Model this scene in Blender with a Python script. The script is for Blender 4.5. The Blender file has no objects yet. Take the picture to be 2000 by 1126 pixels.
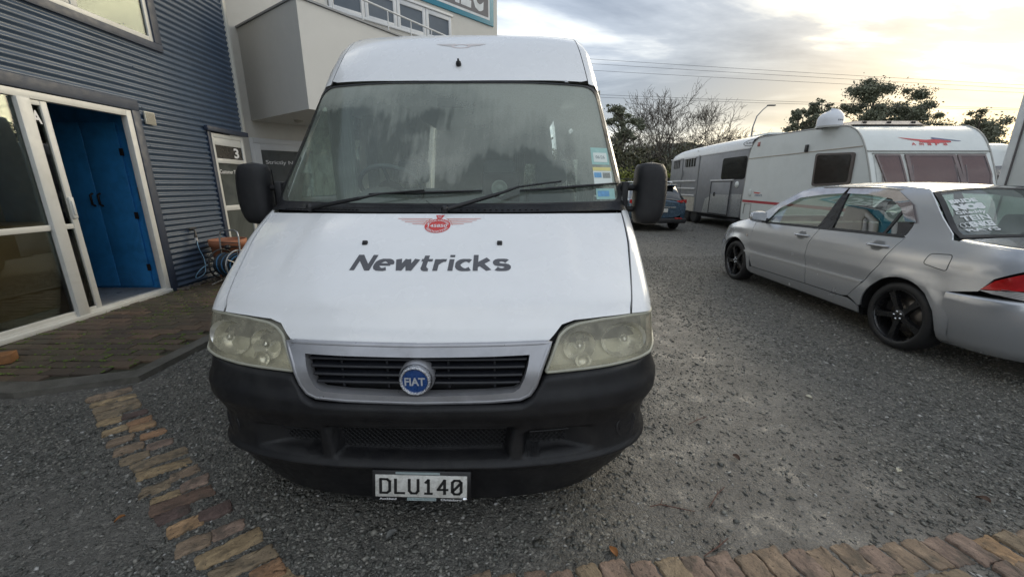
import bpy, bmesh, math, random
import numpy as np
from mathutils import Vector, Matrix, noise as mnoise
from mathutils.geometry import delaunay_2d_cdt
C = bpy.context
SC = C.scene
COL = SC.collection
PI = math.pi
rnd = random.Random(7)

# ------------------------------------------------------------------ camera
CAM_H, PITCH, FPX = 1.42, math.radians(14.715), 767.0
cam_d = bpy.data.cameras.new('camera')
cam_d.sensor_width = 36.0
cam_d.lens = FPX / 2000.0 * 36.0
cam_d.clip_start = 0.05
cam_d.clip_end = 2000
cam = bpy.data.objects.new('camera', cam_d)
cam.location = (0, 0, CAM_H)
cam.rotation_euler = (PI / 2 - PITCH, 0, 0)
COL.objects.link(cam)
SC.camera = cam

# ------------------------------------------------------------------ world
SUN_AZ, SUN_EL = math.radians(47), math.radians(13)      # azimuth measured from +Y towards +X
sun_dir = Vector((math.sin(SUN_AZ) * math.cos(SUN_EL), math.cos(SUN_AZ) * math.cos(SUN_EL), math.sin(SUN_EL)))
W = bpy.data.worlds.new('World')
SC.world = W
W.use_nodes = True
wn, wl = W.node_tree.nodes, W.node_tree.links
wn.clear()


def N(nodes, typ, **kw):
    n = nodes.new(typ)
    for k, v in kw.items():
        if k.startswith('i_'):
            key = k[2:]
            key = int(key) if key.isdigit() else key.replace('_', ' ')
            n.inputs[key].default_value = v
        else:
            setattr(n, k, v)
    return n


def ramp(nodes, pts, interp='LINEAR'):
    r = nodes.new('ShaderNodeValToRGB')
    r.color_ramp.interpolation = interp
    els = r.color_ramp.elements
    while len(els) < len(pts):
        els.new(0.5)
    for e, (p, c) in zip(els, pts):
        e.position = p
        if not hasattr(c, '__len__'):
            c = (c, c, c)
        e.color = tuple(c)[:3] + (1,)
    return r


def mth(nodes, links, op, a, b=None, c=None, clamp=False):
    n = nodes.new('ShaderNodeMath')
    n.operation = op
    n.use_clamp = clamp
    for i, v in enumerate((a, b, c)):
        if v is None:
            continue
        if isinstance(v, (int, float)):
            n.inputs[i].default_value = v
        else:
            links.new(v, n.inputs[i])
    return n.outputs[0]


def mixc(nodes, links, f, a, b, blend='MIX'):
    n = nodes.new('ShaderNodeMix')
    n.data_type = 'RGBA'
    n.blend_type = blend
    n.clamp_factor = True
    for key, v in (('Factor', f), ('A', a), ('B', b)):
        s = [q for q in n.inputs if q.name == key and (q.type == ('VALUE' if key == 'Factor' else 'RGBA'))][0]
        if hasattr(v, 'is_linked'):
            links.new(v, s)
        elif key == 'Factor':
            s.default_value = v
        else:
            s.default_value = tuple(v)[:3] + (1,)
    return [q for q in n.outputs if q.type == 'RGBA'][0]


def build_world():
    tc = wn.new('ShaderNodeTexCoord')
    sep = wn.new('ShaderNodeSeparateXYZ')
    wl.new(tc.outputs['Generated'], sep.inputs[0])
    z = mth(wn, wl, 'MAXIMUM', sep.outputs[2], 0.0)
    zz = mth(wn, wl, 'ADD', z, 0.16)
    cx = mth(wn, wl, 'DIVIDE', sep.outputs[0], zz)
    cy = mth(wn, wl, 'DIVIDE', sep.outputs[1], zz)
    cmb = wn.new('ShaderNodeCombineXYZ')
    wl.new(cx, cmb.inputs[0]); wl.new(cy, cmb.inputs[1])
    mp = N(wn, 'ShaderNodeMapping')
    mp.inputs['Rotation'].default_value = (0, 0, math.radians(28))
    mp.inputs['Scale'].default_value = (0.5, 1.1, 1)
    mp.inputs['Location'].default_value = (3.4, 1.2, 0)
    wl.new(cmb.outputs[0], mp.inputs[0])
    n1 = N(wn, 'ShaderNodeTexNoise', i_Scale=0.9, i_Detail=7.0, i_Roughness=0.55, i_Distortion=0.5)
    wl.new(mp.outputs[0], n1.inputs['Vector'])
    n2 = N(wn, 'ShaderNodeTexNoise', i_Scale=2.6, i_Detail=6.0, i_Roughness=0.6, i_Distortion=0.3)
    wl.new(mp.outputs[0], n2.inputs['Vector'])
    v = mth(wn, wl, 'ADD', mth(wn, wl, 'MULTIPLY', n1.outputs[0], 0.72), mth(wn, wl, 'MULTIPLY', n2.outputs[0], 0.28))
    r = ramp(wn, [(0.40, (0.095, 0.113, 0.145)), (0.485, (0.165, 0.188, 0.225)), (0.555, (0.32, 0.34, 0.36)), (0.625, (0.74, 0.72, 0.67))])
    wl.new(v, r.inputs[0])
    # angle from the hidden sun
    dot = wn.new('ShaderNodeVectorMath'); dot.operation = 'DOT_PRODUCT'
    wl.new(tc.outputs['Generated'], dot.inputs[0]); dot.inputs[1].default_value = sun_dir
    d = mth(wn, wl, 'MAXIMUM', dot.outputs['Value'], 0.0)
    g1 = mth(wn, wl, 'POWER', d, 7.0)
    g2 = mth(wn, wl, 'POWER', d, 40.0)
    low = mth(wn, wl, 'POWER', mth(wn, wl, 'SUBTRACT', 1.0, z), 3.5)
    warm = mth(wn, wl, 'MULTIPLY', g1, mth(wn, wl, 'ADD', mth(wn, wl, 'MULTIPLY', low, 0.9), 0.15), clamp=True)
    tint = mixc(wn, wl, warm, (1, 1, 1), (0.98, 0.77, 0.42))
    col = mixc(wn, wl, 1.0, r.outputs[0], tint, 'MULTIPLY')
    # cloud texture modulates the glow
    vb = mth(wn, wl, 'MULTIPLY', mth(wn, wl, 'SUBTRACT', v, 0.47, clamp=True), 8.0, clamp=True)
    gl = mth(wn, wl, 'MULTIPLY', g2, vb)
    add = mixc(wn, wl, gl, (0, 0, 0), (0.9, 0.72, 0.36))
    col2 = wn.new('ShaderNodeVectorMath'); col2.operation = 'ADD'
    wl.new(col, col2.inputs[0]); wl.new(add, col2.inputs[1])
    # pale haze near the horizon
    hz = mth(wn, wl, 'POWER', mth(wn, wl, 'SUBTRACT', 1.0, z), 14.0)
    hcol = mixc(wn, wl, mth(wn, wl, 'MULTIPLY', g1, 1.1, clamp=True), (0.38, 0.39, 0.40), (0.50, 0.40, 0.24))
    fin = mixc(wn, wl, mth(wn, wl, 'MULTIPLY', hz, 0.6), col2.outputs[0], hcol)
    sky = N(wn, 'ShaderNodeTexSky')
    sky.sky_type = 'NISHITA'
    sky.sun_disc = False
    sky.sun_elevation = SUN_EL
    sky.sun_rotation = SUN_AZ
    b1 = N(wn, 'ShaderNodeBackground'); b1.inputs[1].default_value = 0.06
    wl.new(sky.outputs[0], b1.inputs[0])
    b2 = N(wn, 'ShaderNodeBackground'); b2.inputs[1].default_value = 0.98
    wl.new(fin, b2.inputs[0])
    mx = wn.new('ShaderNodeMixShader')
    mx.inputs[0].default_value = 0.88
    wl.new(b1.outputs[0], mx.inputs[1]); wl.new(b2.outputs[0], mx.inputs[2])
    out = wn.new('ShaderNodeOutputWorld')
    wl.new(mx.outputs[0], out.inputs[0])


build_world()
sun_l = bpy.data.lights.new('sun', 'SUN')
sun_l.energy = 0.8
sun_l.angle = math.radians(50)
sun_l.color = (1.0, 0.86, 0.62)
sun_o = bpy.data.objects.new('sun', sun_l)
sun_o.rotation_euler = (-sun_dir).to_track_quat('-Z', 'Y').to_euler()
COL.objects.link(sun_o)
SC.view_settings.view_transform = 'Standard'
SC.view_settings.look = 'None'
SC.view_settings.exposure = 1.8
SC.view_settings.gamma = 1.0
SC.view_settings.use_curve_mapping = False
SC.cycles.max_bounces = 8
SC.cycles.transparent_max_bounces = 16

# ------------------------------------------------------------------ helpers: picture point -> place
CT, ST = math.cos(PITCH), math.sin(PITCH)


def ray(px, py):
    u, w = (px - 1000.0) / FPX, (563.0 - py) / FPX
    return Vector((u, CT + w * ST, -ST + w * CT))


def on_ground(px, py, z=0.0):
    r = ray(px, py)
    return r * ((z - CAM_H) / r.z) + Vector((0, 0, CAM_H))


def on_plane(px, py, p, n):
    r = ray(px, py); n = Vector(n)
    return r * ((Vector(p) - Vector((0, 0, CAM_H))).dot(n) / r.dot(n)) + Vector((0, 0, CAM_H))


# ------------------------------------------------------------------ object helpers
def tag(o, label=None, cat=None, group=None, kind=None):
    if label: o['label'] = label
    if cat: o['category'] = cat
    if group: o['group'] = group
    if kind: o['kind'] = kind
    return o


def empty(name, loc, rz=0, label=None, cat=None, group=None, kind=None):
    o = bpy.data.objects.new(name, None)
    o.empty_display_size = 0.2
    o.location = loc; o.rotation_euler = (0, 0, rz)
    COL.objects.link(o)
    return tag(o, label, cat, group, kind)


def link(name, me, mat, parent=None, loc=None, rot=None):
    o = bpy.data.objects.new(name, me)
    if mat is not None and not me.materials:
        me.materials.append(mat)
    if parent is not None: o.parent = parent
    if loc is not None: o.location = loc
    if rot is not None: o.rotation_euler = rot
    COL.objects.link(o)
    return o


class MB:
    """collects shapes and links them as one mesh object"""
    def __init__(s):
        s.v, s.f, s.sm = [], [], []

    def add(s, vs, fs, smooth=False, M=None):
        k = len(s.v)
        if M is not None:
            vs = [M @ Vector(v) for v in vs]
        s.v += [tuple(v) for v in vs]
        s.f += [tuple(i + k for i in f) for f in fs]
        s.sm += [smooth] * len(fs)
        return s

    def box(s, x0, x1, y0, y1, z0, z1, M=None, bev=0.0):
        if bev <= 0:
            vs = [(x, y, z) for x in (x0, x1) for y in (y0, y1) for z in (z0, z1)]
            fs = [(0, 1, 3, 2), (4, 6, 7, 5), (0, 4, 5, 1), (2, 3, 7, 6), (0, 2, 6, 4), (1, 5, 7, 3)]
            return s.add(vs, fs, False, M)
        bm = bmesh.new()
        bmesh.ops.create_cube(bm, size=1)
        for v in bm.verts:
            v.co = Vector(((x0 + x1) / 2 + v.co.x * (x1 - x0), (y0 + y1) / 2 + v.co.y * (y1 - y0), (z0 + z1) / 2 + v.co.z * (z1 - z0)))
        bmesh.ops.bevel(bm, geom=bm.edges[:], offset=bev, segments=2, affect='EDGES', profile=0.5)
        bm.verts.index_update()
        s.add([v.co.copy() for v in bm.verts], [[v.index for v in f.verts] for f in bm.faces], True, M)
        bm.free()
        return s

    def grid(s, rows, closed_u=False, closed_v=False, smooth=True, M=None, skip=None):
        nr, nc = len(rows), len(rows[0])
        vs = [p for r in rows for p in r]
        fs = []
        for i in range(nr if closed_u else nr - 1):
            for j in range(nc if closed_v else nc - 1):
                if skip and skip(i, j): continue
                a, b = i * nc + j, i * nc + (j + 1) % nc
                c, d = ((i + 1) % nr) * nc + (j + 1) % nc, ((i + 1) % nr) * nc + j
                fs.append((a, b, c, d))
        return s.add(vs, fs, smooth, M)

    def tube(s, pts, r, n=8, caps=True, M=None, smooth=True):
        pts = [Vector(p) for p in pts]
        rs = r if hasattr(r, '__len__') else [r] * len(pts)
        rows = []
        up = Vector((0, 0, 1))
        t0 = (pts[1] - pts[0]).normalized()
        a = t0.cross(up)
        if a.length < 1e-3: a = t0.cross(Vector((0, 1, 0)))
        a.normalize()
        for i, p in enumerate(pts):
            t = (pts[min(i + 1, len(pts) - 1)] - pts[max(i - 1, 0)]).normalized()
            a = (a - t * a.dot(t))
            if a.length < 1e-6: a = t.orthogonal()
            a.normalize()
            b = t.cross(a)
            rows.append([p + (a * math.cos(k * 2 * PI / n) + b * math.sin(k * 2 * PI / n)) * rs[i] for k in range(n)])
        s.grid(rows, closed_v=True, smooth=smooth, M=M)
        if caps:
            for row, rev in ((rows[0], True), (rows[-1], False)):
                s.add(row, [tuple(range(n))[::-1] if rev else tuple(range(n))], False, M)
        return s

    def lathe(s, prof, n=32, M=None, smooth=True):
        """prof = [(radius, height)], turned round local Z"""
        rows = [[(r * math.cos(k * 2 * PI / n), r * math.sin(k * 2 * PI / n), h) for k in range(n)] for r, h in prof]
        return s.grid(rows, closed_v=True, smooth=smooth, M=M)

    def prism(s, poly, h0, h1, M=None, smooth=False):
        """polygon in local xy raised from h0 to h1"""
        n = len(poly)
        vs = [(x, y, h0) for x, y in poly] + [(x, y, h1) for x, y in poly]
        s.add(vs, [tuple(range(n))[::-1], tuple(range(n, 2 * n))], False, M)
        s.add(vs, [(i, (i + 1) % n, n + (i + 1) % n, n + i) for i in range(n)], smooth, M)
        return s

    def mesh(s, name):
        me = bpy.data.meshes.new(name)
        me.from_pydata(s.v, [], s.f)
        me.polygons.foreach_set('use_smooth', s.sm)
        me.update()
        return me

    def build(s, name, mat, parent=None, loc=None, rot=None):
        return link(name, s.mesh(name), mat, parent, loc, rot)


def TR(x=0, y=0, z=0, rx=0, ry=0, rz=0, s=1):
    return Matrix.Translation((x, y, z)) @ Matrix.Rotation(rz, 4, 'Z') @ Matrix.Rotation(ry, 4, 'Y') @ Matrix.Rotation(rx, 4, 'X') @ Matrix.Scale(s, 4)


def pchip(xs, ys):
    xs, ys = [float(x) for x in xs], [float(y) for y in ys]
    n = len(xs)
    h = [xs[i + 1] - xs[i] for i in range(n - 1)]
    d = [(ys[i + 1] - ys[i]) / h[i] for i in range(n - 1)]
    m = [0.0] * n
    for i in range(1, n - 1):
        if d[i - 1] * d[i] > 0:
            w1, w2 = 2 * h[i] + h[i - 1], h[i] + 2 * h[i - 1]
            m[i] = (w1 + w2) / (w1 / d[i - 1] + w2 / d[i])
    m[0], m[-1] = d[0], d[-1]

    def fn(x):
        x = min(max(x, xs[0]), xs[-1])
        i = 0
        while i < n - 2 and x > xs[i + 1]: i += 1
        t = (x - xs[i]) / h[i]
        return (2 * t**3 - 3 * t**2 + 1) * ys[i] + (t**3 - 2 * t**2 + t) * h[i] * m[i] + (-2 * t**3 + 3 * t**2) * ys[i + 1] + (t**3 - t**2) * h[i] * m[i + 1]
    return fn


def rounded(poly, rad, n=5):
    """round the corners of a polygon; rad = number or per-corner list"""
    out = []
    m = len(poly)
    for i in range(m):
        p, a, b = Vector(poly[i]), Vector(poly[i - 1]), Vector(poly[(i + 1) % m])
        r = rad[i] if hasattr(rad, '__len__') else rad
        if r <= 0:
            out.append(tuple(p)); continue
        da, db = (a - p), (b - p)
        ra, rb = min(r, da.length * 0.45), min(r, db.length * 0.45)
        q0, q1 = p + da.normalized() * ra, p + db.normalized() * rb
        for k in range(n + 1):
            t = k / n
            out.append(tuple(q0 * (1 - t)**2 + p * 2 * t * (1 - t) + q1 * t * t))
    return out


def inside(poly, x, y):
    c = False
    j = len(poly) - 1
    for i in range(len(poly)):
        xi, yi = poly[i]; xj, yj = poly[j]
        if (yi > y) != (yj > y) and x < (xj - xi) * (y - yi) / (yj - yi) + xi: c = not c
        j = i
    return c


def resample(poly, step):
    out = []
    for i in range(len(poly)):
        a, b = Vector(poly[i]), Vector(poly[(i + 1) % len(poly)])
        k = max(1, int(math.ceil((b - a).length / step)))
        for j in range(k): out.append(tuple(a.lerp(b, j / k)))
    return out


MAPS = {'front': lambda u, v, d: (u, d, v), 'side': lambda u, v, d: (d, u, v), 'top': lambda u, v, d: (u, v, -d)}


def panel(name, outline, S, mat, parent, how='front', step=0.05, thick=0.012, off=0.0, holes=(), build=True):
    """a sheet of outline `outline` laid on the surface d = S(u, v), with a turned-in rim of depth `thick`"""
    f = MAPS[how]
    loops = [resample([tuple(p) for p in outline], step)] + [resample([tuple(p) for p in h], step) for h in holes]
    pts, edges = [], []
    for L in loops:
        k = len(pts)
        pts += L
        edges += [(k + i, k + (i + 1) % len(L)) for i in range(len(L))]
    nb = len(pts)
    us, vs = [p[0] for p in loops[0]], [p[1] for p in loops[0]]
    arr = np.array(pts)
    u = min(us) + step * 0.5
    while u < max(us):
        v = min(vs) + step * 0.5
        while v < max(vs):
            if inside(loops[0], u, v) and not any(inside(h, u, v) for h in loops[1:]):
                if ((arr[:, 0] - u)**2 + (arr[:, 1] - v)**2).min() > (step * 0.45)**2:
                    pts.append((u, v))
            v += step
        u += step
    vo, eo, fo, *_ = delaunay_2d_cdt([Vector(p) for p in pts], edges, [], 0, 1e-6)
    mb = MB()
    tri = []
    for t in fo:
        cx = sum(vo[i][0] for i in t) / len(t); cy = sum(vo[i][1] for i in t) / len(t)
        if inside(loops[0], cx, cy) and not any(inside(h, cx, cy) for h in loops[1:]): tri.append(tuple(t))
    mb.add([f(p[0], p[1], S(p[0], p[1]) + off) for p in vo], tri, True)
    if thick:
        for L in loops:
            a = [f(p[0], p[1], S(p[0], p[1]) + off) for p in L]
            b = [f(p[0], p[1], S(p[0], p[1]) + off + thick) for p in L]
            mb.grid([a, b], closed_v=True, smooth=True)
    if not build: return mb
    return mb.build(name, mat, parent)


_tc = {}


def text_geo(body, bold=0.0, shear=0.0, spacing=1.0):
    """letters as flat 2D triangles: verts, faces, bounds"""
    key = (body, bold, shear, spacing)
    if key in _tc: return _tc[key]
    cu = bpy.data.curves.new('t', 'FONT')
    cu.body = body; cu.offset = bold; cu.shear = shear; cu.space_character = spacing
    cu.resolution_u = 3; cu.size = 1
    o = bpy.data.objects.new('t', cu)
    COL.objects.link(o)
    dg = C.evaluated_depsgraph_get(); dg.update()
    me = bpy.data.meshes.new_from_object(o.evaluated_get(dg))
    vs = [(v.co.x, v.co.y) for v in me.vertices]
    fs = [tuple(p.vertices) for p in me.polygons]
    bpy.data.objects.remove(o); bpy.data.curves.remove(cu); bpy.data.meshes.remove(me)
    xs, ys = [v[0] for v in vs], [v[1] for v in vs]
    _tc[key] = (vs, fs, (min(xs), max(xs), min(ys), max(ys)))
    return _tc[key]


def text_map(name, body, fn, mat, parent, bold=0.0, shear=0.0, spacing=1.0):
    """fn(s, t) -> point, with s, t in 0..1 over the lettering's bounding box"""
    vs, fs, (x0, x1, y0, y1) = text_geo(body, bold, shear, spacing)
    mb = MB()
    mb.add([fn((x - x0) / (x1 - x0), (y - y0) / (y1 - y0)) for x, y in vs], fs)
    return mb.build(name, mat, parent)


def quadmap(a, b, c, d):
    """bilinear: a=(0,0) b=(1,0) c=(1,1) d=(0,1)"""
    a, b, c, d = Vector(a), Vector(b), Vector(c), Vector(d)
    return lambda s, t: tuple((a * (1 - s) + b * s) * (1 - t) + (d * (1 - s) + c * s) * t)


# ------------------------------------------------------------------ materials
_mats = {}


def pm(name, col, rough=0.5, metal=0.0, var=0.12, vs=6.0, bump=0.0, bs=60.0, spec=0.5, coat=0.0, dirt=None, dirt_amt=0.0, ds=3.0, emit=None, rvar=0.1):
    """principled material with noise in colour, roughness and relief"""
    if name in _mats: return _mats[name]
    m = bpy.data.materials.new(name); m.use_nodes = True
    n, l = m.node_tree.nodes, m.node_tree.links
    p = n['Principled BSDF']
    tc = n.new('ShaderNodeTexCoord')
    nz = N(n, 'ShaderNodeTexNoise', i_Scale=vs, i_Detail=5.0, i_Roughness=0.6)
    l.new(tc.outputs['Object'], nz.inputs['Vector'])
    lo = tuple(c * (1 - var) for c in col); hi = tuple(min(1, c * (1 + var)) for c in col)
    r = ramp(n, [(0.3, lo), (0.7, hi)])
    l.new(nz.outputs[0], r.inputs[0])
    out = r.outputs[0]
    if dirt:
        dz = N(n, 'ShaderNodeTexNoise', i_Scale=ds, i_Detail=8.0, i_Roughness=0.7, i_Distortion=0.4)
        l.new(tc.outputs['Object'], dz.inputs['Vector'])
        dr = ramp(n, [(0.45, 0.0), (0.72, 1.0)])
        l.new(dz.outputs[0], dr.inputs[0])
        out = mixc(n, l, mth(n, l, 'MULTIPLY', dr.outputs[0], dirt_amt), out, dirt)
    l.new(out, p.inputs['Base Color'])
    rr = ramp(n, [(0.3, max(0.02, rough - rvar)), (0.7, min(1, rough + rvar))])
    nz2 = N(n, 'ShaderNodeTexNoise', i_Scale=vs * 2.3, i_Detail=4.0)
    l.new(tc.outputs['Object'], nz2.inputs['Vector']); l.new(nz2.outputs[0], rr.inputs[0])
    l.new(rr.outputs[0], p.inputs['Roughness'])
    p.inputs['Metallic'].default_value = metal
    p.inputs['Specular IOR Level'].default_value = spec
    p.inputs['Coat Weight'].default_value = coat
    p.inputs['Coat Roughness'].default_value = 0.06
    if bump:
        bz = N(n, 'ShaderNodeTexNoise', i_Scale=bs, i_Detail=6.0, i_Roughness=0.6)
        l.new(tc.outputs['Object'], bz.inputs['Vector'])
        bp = N(n, 'ShaderNodeBump', i_Strength=bump, i_Distance=0.02)
        l.new(bz.outputs[0], bp.inputs['Height']); l.new(bp.outputs[0], p.inputs['Normal'])
    if emit:
        p.inputs['Emission Color'].default_value = tuple(emit[:3]) + (1,)
        p.inputs['Emission Strength'].default_value = emit[3]
    _mats[name] = m
    return m


def glass(name, tint=(0.8, 0.9, 0.85), refl=1.0, fog=None, fog_lo=0.0, fog_hi=0.0, fs=6.0, rough=0.02):
    """thin pane: see-through with mirror reflection, optional film of condensation, dust or painted sky reflection"""
    if name in _mats: return _mats[name]
    m = bpy.data.materials.new(name); m.use_nodes = True
    n, l = m.node_tree.nodes, m.node_tree.links
    n.clear()
    tr = N(n, 'ShaderNodeBsdfTransparent'); tr.inputs[0].default_value = tuple(tint) + (1,)
    gl = N(n, 'ShaderNodeBsdfGlossy', i_Roughness=rough)
    fr = N(n, 'ShaderNodeFresnel', i_IOR=1.52)
    mx = n.new('ShaderNodeMixShader')
    l.new(mth(n, l, 'MULTIPLY', fr.outputs[0], 1.7 * refl, clamp=True), mx.inputs[0])
    l.new(tr.outputs[0], mx.inputs[1]); l.new(gl.outputs[0], mx.inputs[2])
    last = mx.outputs[0]
    if fog:
        tc = n.new('ShaderNodeTexCoord')
        nz = N(n, 'ShaderNodeTexNoise', i_Scale=fs, i_Detail=7.0, i_Roughness=0.62, i_Distortion=0.6)
        l.new(tc.outputs['Object'], nz.inputs['Vector'])
        r = ramp(n, [(0.42, fog_lo), (0.58, fog_hi)])
        l.new(nz.outputs[0], r.inputs[0])
        df = N(n, 'ShaderNodeBsdfDiffuse'); df.inputs[0].default_value = tuple(fog) + (1,)
        m2 = n.new('ShaderNodeMixShader')
        l.new(r.outputs[0], m2.inputs[0]); l.new(last, m2.inputs[1]); l.new(df.outputs[0], m2.inputs[2])
        last = m2.outputs[0]
    o = n.new('ShaderNodeOutputMaterial')
    l.new(last, o.inputs[0])
    _mats[name] = m
    return m


WHITE = pm('van_white_paint', (0.87, 0.87, 0.865), 0.26, var=0.015, vs=3, coat=0.7, dirt=(0.66, 0.655, 0.63), dirt_amt=0.12, ds=14, rvar=0.05)
BLACKP = pm('textured_black_plastic', (0.010, 0.010, 0.0115), 0.42, var=0.25, vs=14, bump=0.25, bs=420, dirt=(0.035, 0.034, 0.032), dirt_amt=0.45, ds=7, spec=.4)
DARK = pm('dark_void', (0.006, 0.006, 0.007), 0.8, var=0.1)
RUBBER = pm('rubber', (0.018, 0.018, 0.019), 0.55, var=0.2, bump=0.1, bs=90)
CHROME = pm('chrome', (0.75, 0.76, 0.78), 0.12, metal=1.0, var=0.05)
# ------------------------------------------------------------------ ground
def ground_h(x, y):
    v = Vector((x, y, 0))
    h = mnoise.noise(v * 0.9) * 0.010 + mnoise.noise(v * 3.1 + Vector((7, 3, 0))) * 0.006 + mnoise.noise(v * 11) * 0.0035
    return h


def graded(lo, hi, step, far):
    a = list(np.arange(lo, hi + 1e-6, step))
    s, v = step, hi
    while v < far:
        s *= 1.22; v += s; a.append(v)
    s, v = step, lo
    pre = []
    while v > -far:
        s *= 1.22; v -= s; pre.append(v)
    return pre[::-1] + a


def wet_nodes(n, l, tc):
    """1 on the wet trodden strip beside the van, 0 on loose gravel"""
    sep = n.new('ShaderNodeSeparateXYZ'); l.new(tc.outputs['Object'], sep.inputs[0])
    nz = N(n, 'ShaderNodeTexNoise', i_Scale=0.9, i_Detail=6.0, i_Roughness=0.6)
    l.new(tc.outputs['Object'], nz.inputs['Vector'])
    # strip x from 0.7 to 2.3, running away from the camera beside the van
    wob = mth(n, l, 'MULTIPLY', mth(n, l, 'SUBTRACT', nz.outputs[0], 0.5), 2.2)
    dx = mth(n, l, 'ABSOLUTE', mth(n, l, 'SUBTRACT', sep.outputs[0], 1.25))
    a = mth(n, l, 'SUBTRACT', 1.25, mth(n, l, 'ADD', dx, wob))
    a = mth(n, l, 'MULTIPLY', a, 1.2, clamp=True)
    dy = mth(n, l, 'MULTIPLY', mth(n, l, 'SUBTRACT', 7.5, sep.outputs[1]), 0.35, clamp=True)
    a = mth(n, l, 'MULTIPLY', a, dy)
    lx = mth(n, l, 'MULTIPLY', mth(n, l, 'ADD', sep.outputs[0], 2.3), 1.0)
    ly = mth(n, l, 'MULTIPLY', mth(n, l, 'SUBTRACT', sep.outputs[1], 1.35), 1.8)
    dd = mth(n, l, 'SQRT', mth(n, l, 'ADD', mth(n, l, 'MULTIPLY', lx, lx), mth(n, l, 'MULTIPLY', ly, ly)))
    b = mth(n, l, 'MULTIPLY', mth(n, l, 'SUBTRACT', 1.0, mth(n, l, 'ADD', dd, wob)), .8, clamp=True)
    return a, b


def ground_material():
    m = bpy.data.materials.new('wet_gravel'); m.use_nodes = True
    n, l = m.node_tree.nodes, m.node_tree.links
    p = n['Principled BSDF']
    tc = n.new('ShaderNodeTexCoord')
    vo = N(n, 'ShaderNodeTexVoronoi', i_Scale=75.0, i_Randomness=1.0)
    wp = N(n, 'ShaderNodeTexNoise', i_Scale=30.0, i_Detail=2.0)
    l.new(tc.outputs['Object'], wp.inputs['Vector'])
    ad = n.new('ShaderNodeVectorMath'); ad.operation = 'MULTIPLY_ADD'
    l.new(wp.outputs['Color'], ad.inputs[0]); ad.inputs[1].default_value = (0.03, 0.03, 0.03); l.new(tc.outputs['Object'], ad.inputs[2])
    l.new(ad.outputs[0], vo.inputs['Vector'])
    sc = n.new('ShaderNodeSeparateColor'); l.new(vo.outputs['Color'], sc.inputs[0])
    r1 = ramp(n, [(0.0, (0.040, 0.040, 0.036)), (0.4, (0.115, 0.112, 0.10)), (0.8, (0.23, 0.22, 0.19)), (0.97, (0.38, 0.36, 0.31)), (1.0, (0.5, 0.48, 0.43))])
    l.new(sc.outputs[0], r1.inputs[0])
    vo2 = N(n, 'ShaderNodeTexVoronoi', i_Scale=190.0, i_Randomness=1.0)
    l.new(ad.outputs[0], vo2.inputs['Vector'])
    sc2 = n.new('ShaderNodeSeparateColor'); l.new(vo2.outputs['Color'], sc2.inputs[0])
    r2 = ramp(n, [(0.0, (0.05, 0.049, 0.044)), (0.8, (0.14, 0.136, 0.118)), (1.0, (0.30, 0.28, 0.245))])
    l.new(sc2.outputs[1], r2.inputs[0])
    nz = N(n, 'ShaderNodeTexNoise', i_Scale=1.3, i_Detail=9.0, i_Roughness=0.7)
    l.new(tc.outputs['Object'], nz.inputs['Vector'])
    mud_sheen = mixc(n, l, nz.outputs[0], (0.135, 0.124, 0.108), (0.25, 0.23, 0.20))  # mud colour, lightened to stand for sky sheen on the wet strip
    stone = mixc(n, l, sc.outputs[1], r1.outputs[0], r2.outputs[0])
    wet, mudl = wet_nodes(n, l, tc)
    k = ramp(n, [(0.35, 0.25), (0.62, 0.75)]); l.new(nz.outputs[0], k.inputs[0])
    kk = mth(n, l, 'MAXIMUM', mth(n, l, 'MULTIPLY', mth(n, l, 'MAXIMUM', wet, mudl), 0.9), mth(n, l, 'MULTIPLY', k.outputs[0], 0.55))
    l.new(mixc(n, l, kk, stone, mud_sheen), p.inputs['Base Color'])
    # wetness: film of water in the strip
    n3 = N(n, 'ShaderNodeTexNoise', i_Scale=4.0, i_Detail=7.0, i_Roughness=0.65)
    l.new(tc.outputs['Object'], n3.inputs['Vector'])
    wr = ramp(n, [(0.44, 0.0), (0.62, 1.0)]); l.new(n3.outputs[0], wr.inputs[0])
    film = mth(n, l, 'MULTIPLY', wet, wr.outputs[0])
    rough = mth(n, l, 'SUBTRACT', 0.72, mth(n, l, 'ADD', mth(n, l, 'MULTIPLY', wet, 0.22), mth(n, l, 'MULTIPLY', film, 0.30)))
    l.new(rough, p.inputs['Roughness'])
    h = mth(n, l, 'ADD', mth(n, l, 'MULTIPLY', vo.outputs['Distance'], -0.9), mth(n, l, 'MULTIPLY', vo2.outputs['Distance'], -0.5))
    n4 = N(n, 'ShaderNodeTexNoise', i_Scale=38.0, i_Detail=6.0, i_Roughness=0.7)
    l.new(tc.outputs['Object'], n4.inputs['Vector'])
    h = mth(n, l, 'ADD', h, n4.outputs[0])
    bs = mth(n, l, 'SUBTRACT', 0.85, mth(n, l, 'MULTIPLY', film, 0.55))
    bp = N(n, 'ShaderNodeBump', i_Distance=0.014); l.new(bs, bp.inputs['Strength'])
    l.new(h, bp.inputs['Height']); l.new(bp.outputs[0], p.inputs['Normal'])
    p.inputs['Specular IOR Level'].default_value = 0.5
    return m


def build_ground():
    xs, ys = graded(-5.0, 8.0, 0.06, 420), graded(0.6, 9.0, 0.06, 420)
    xs = [x for x in xs]; ys = [y for y in ys if y > -60]
    rows = []
    for y in ys:
        row = []
        for x in xs:
            near = -6 < x < 12 and 0 < y < 14
            row.append((x, y, ground_h(x, y) if near else 0.0))
        rows.append(row)
    mb = MB().grid(rows)
    tag(mb.build('ground', ground_material()), kind='structure')


build_ground()


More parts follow.
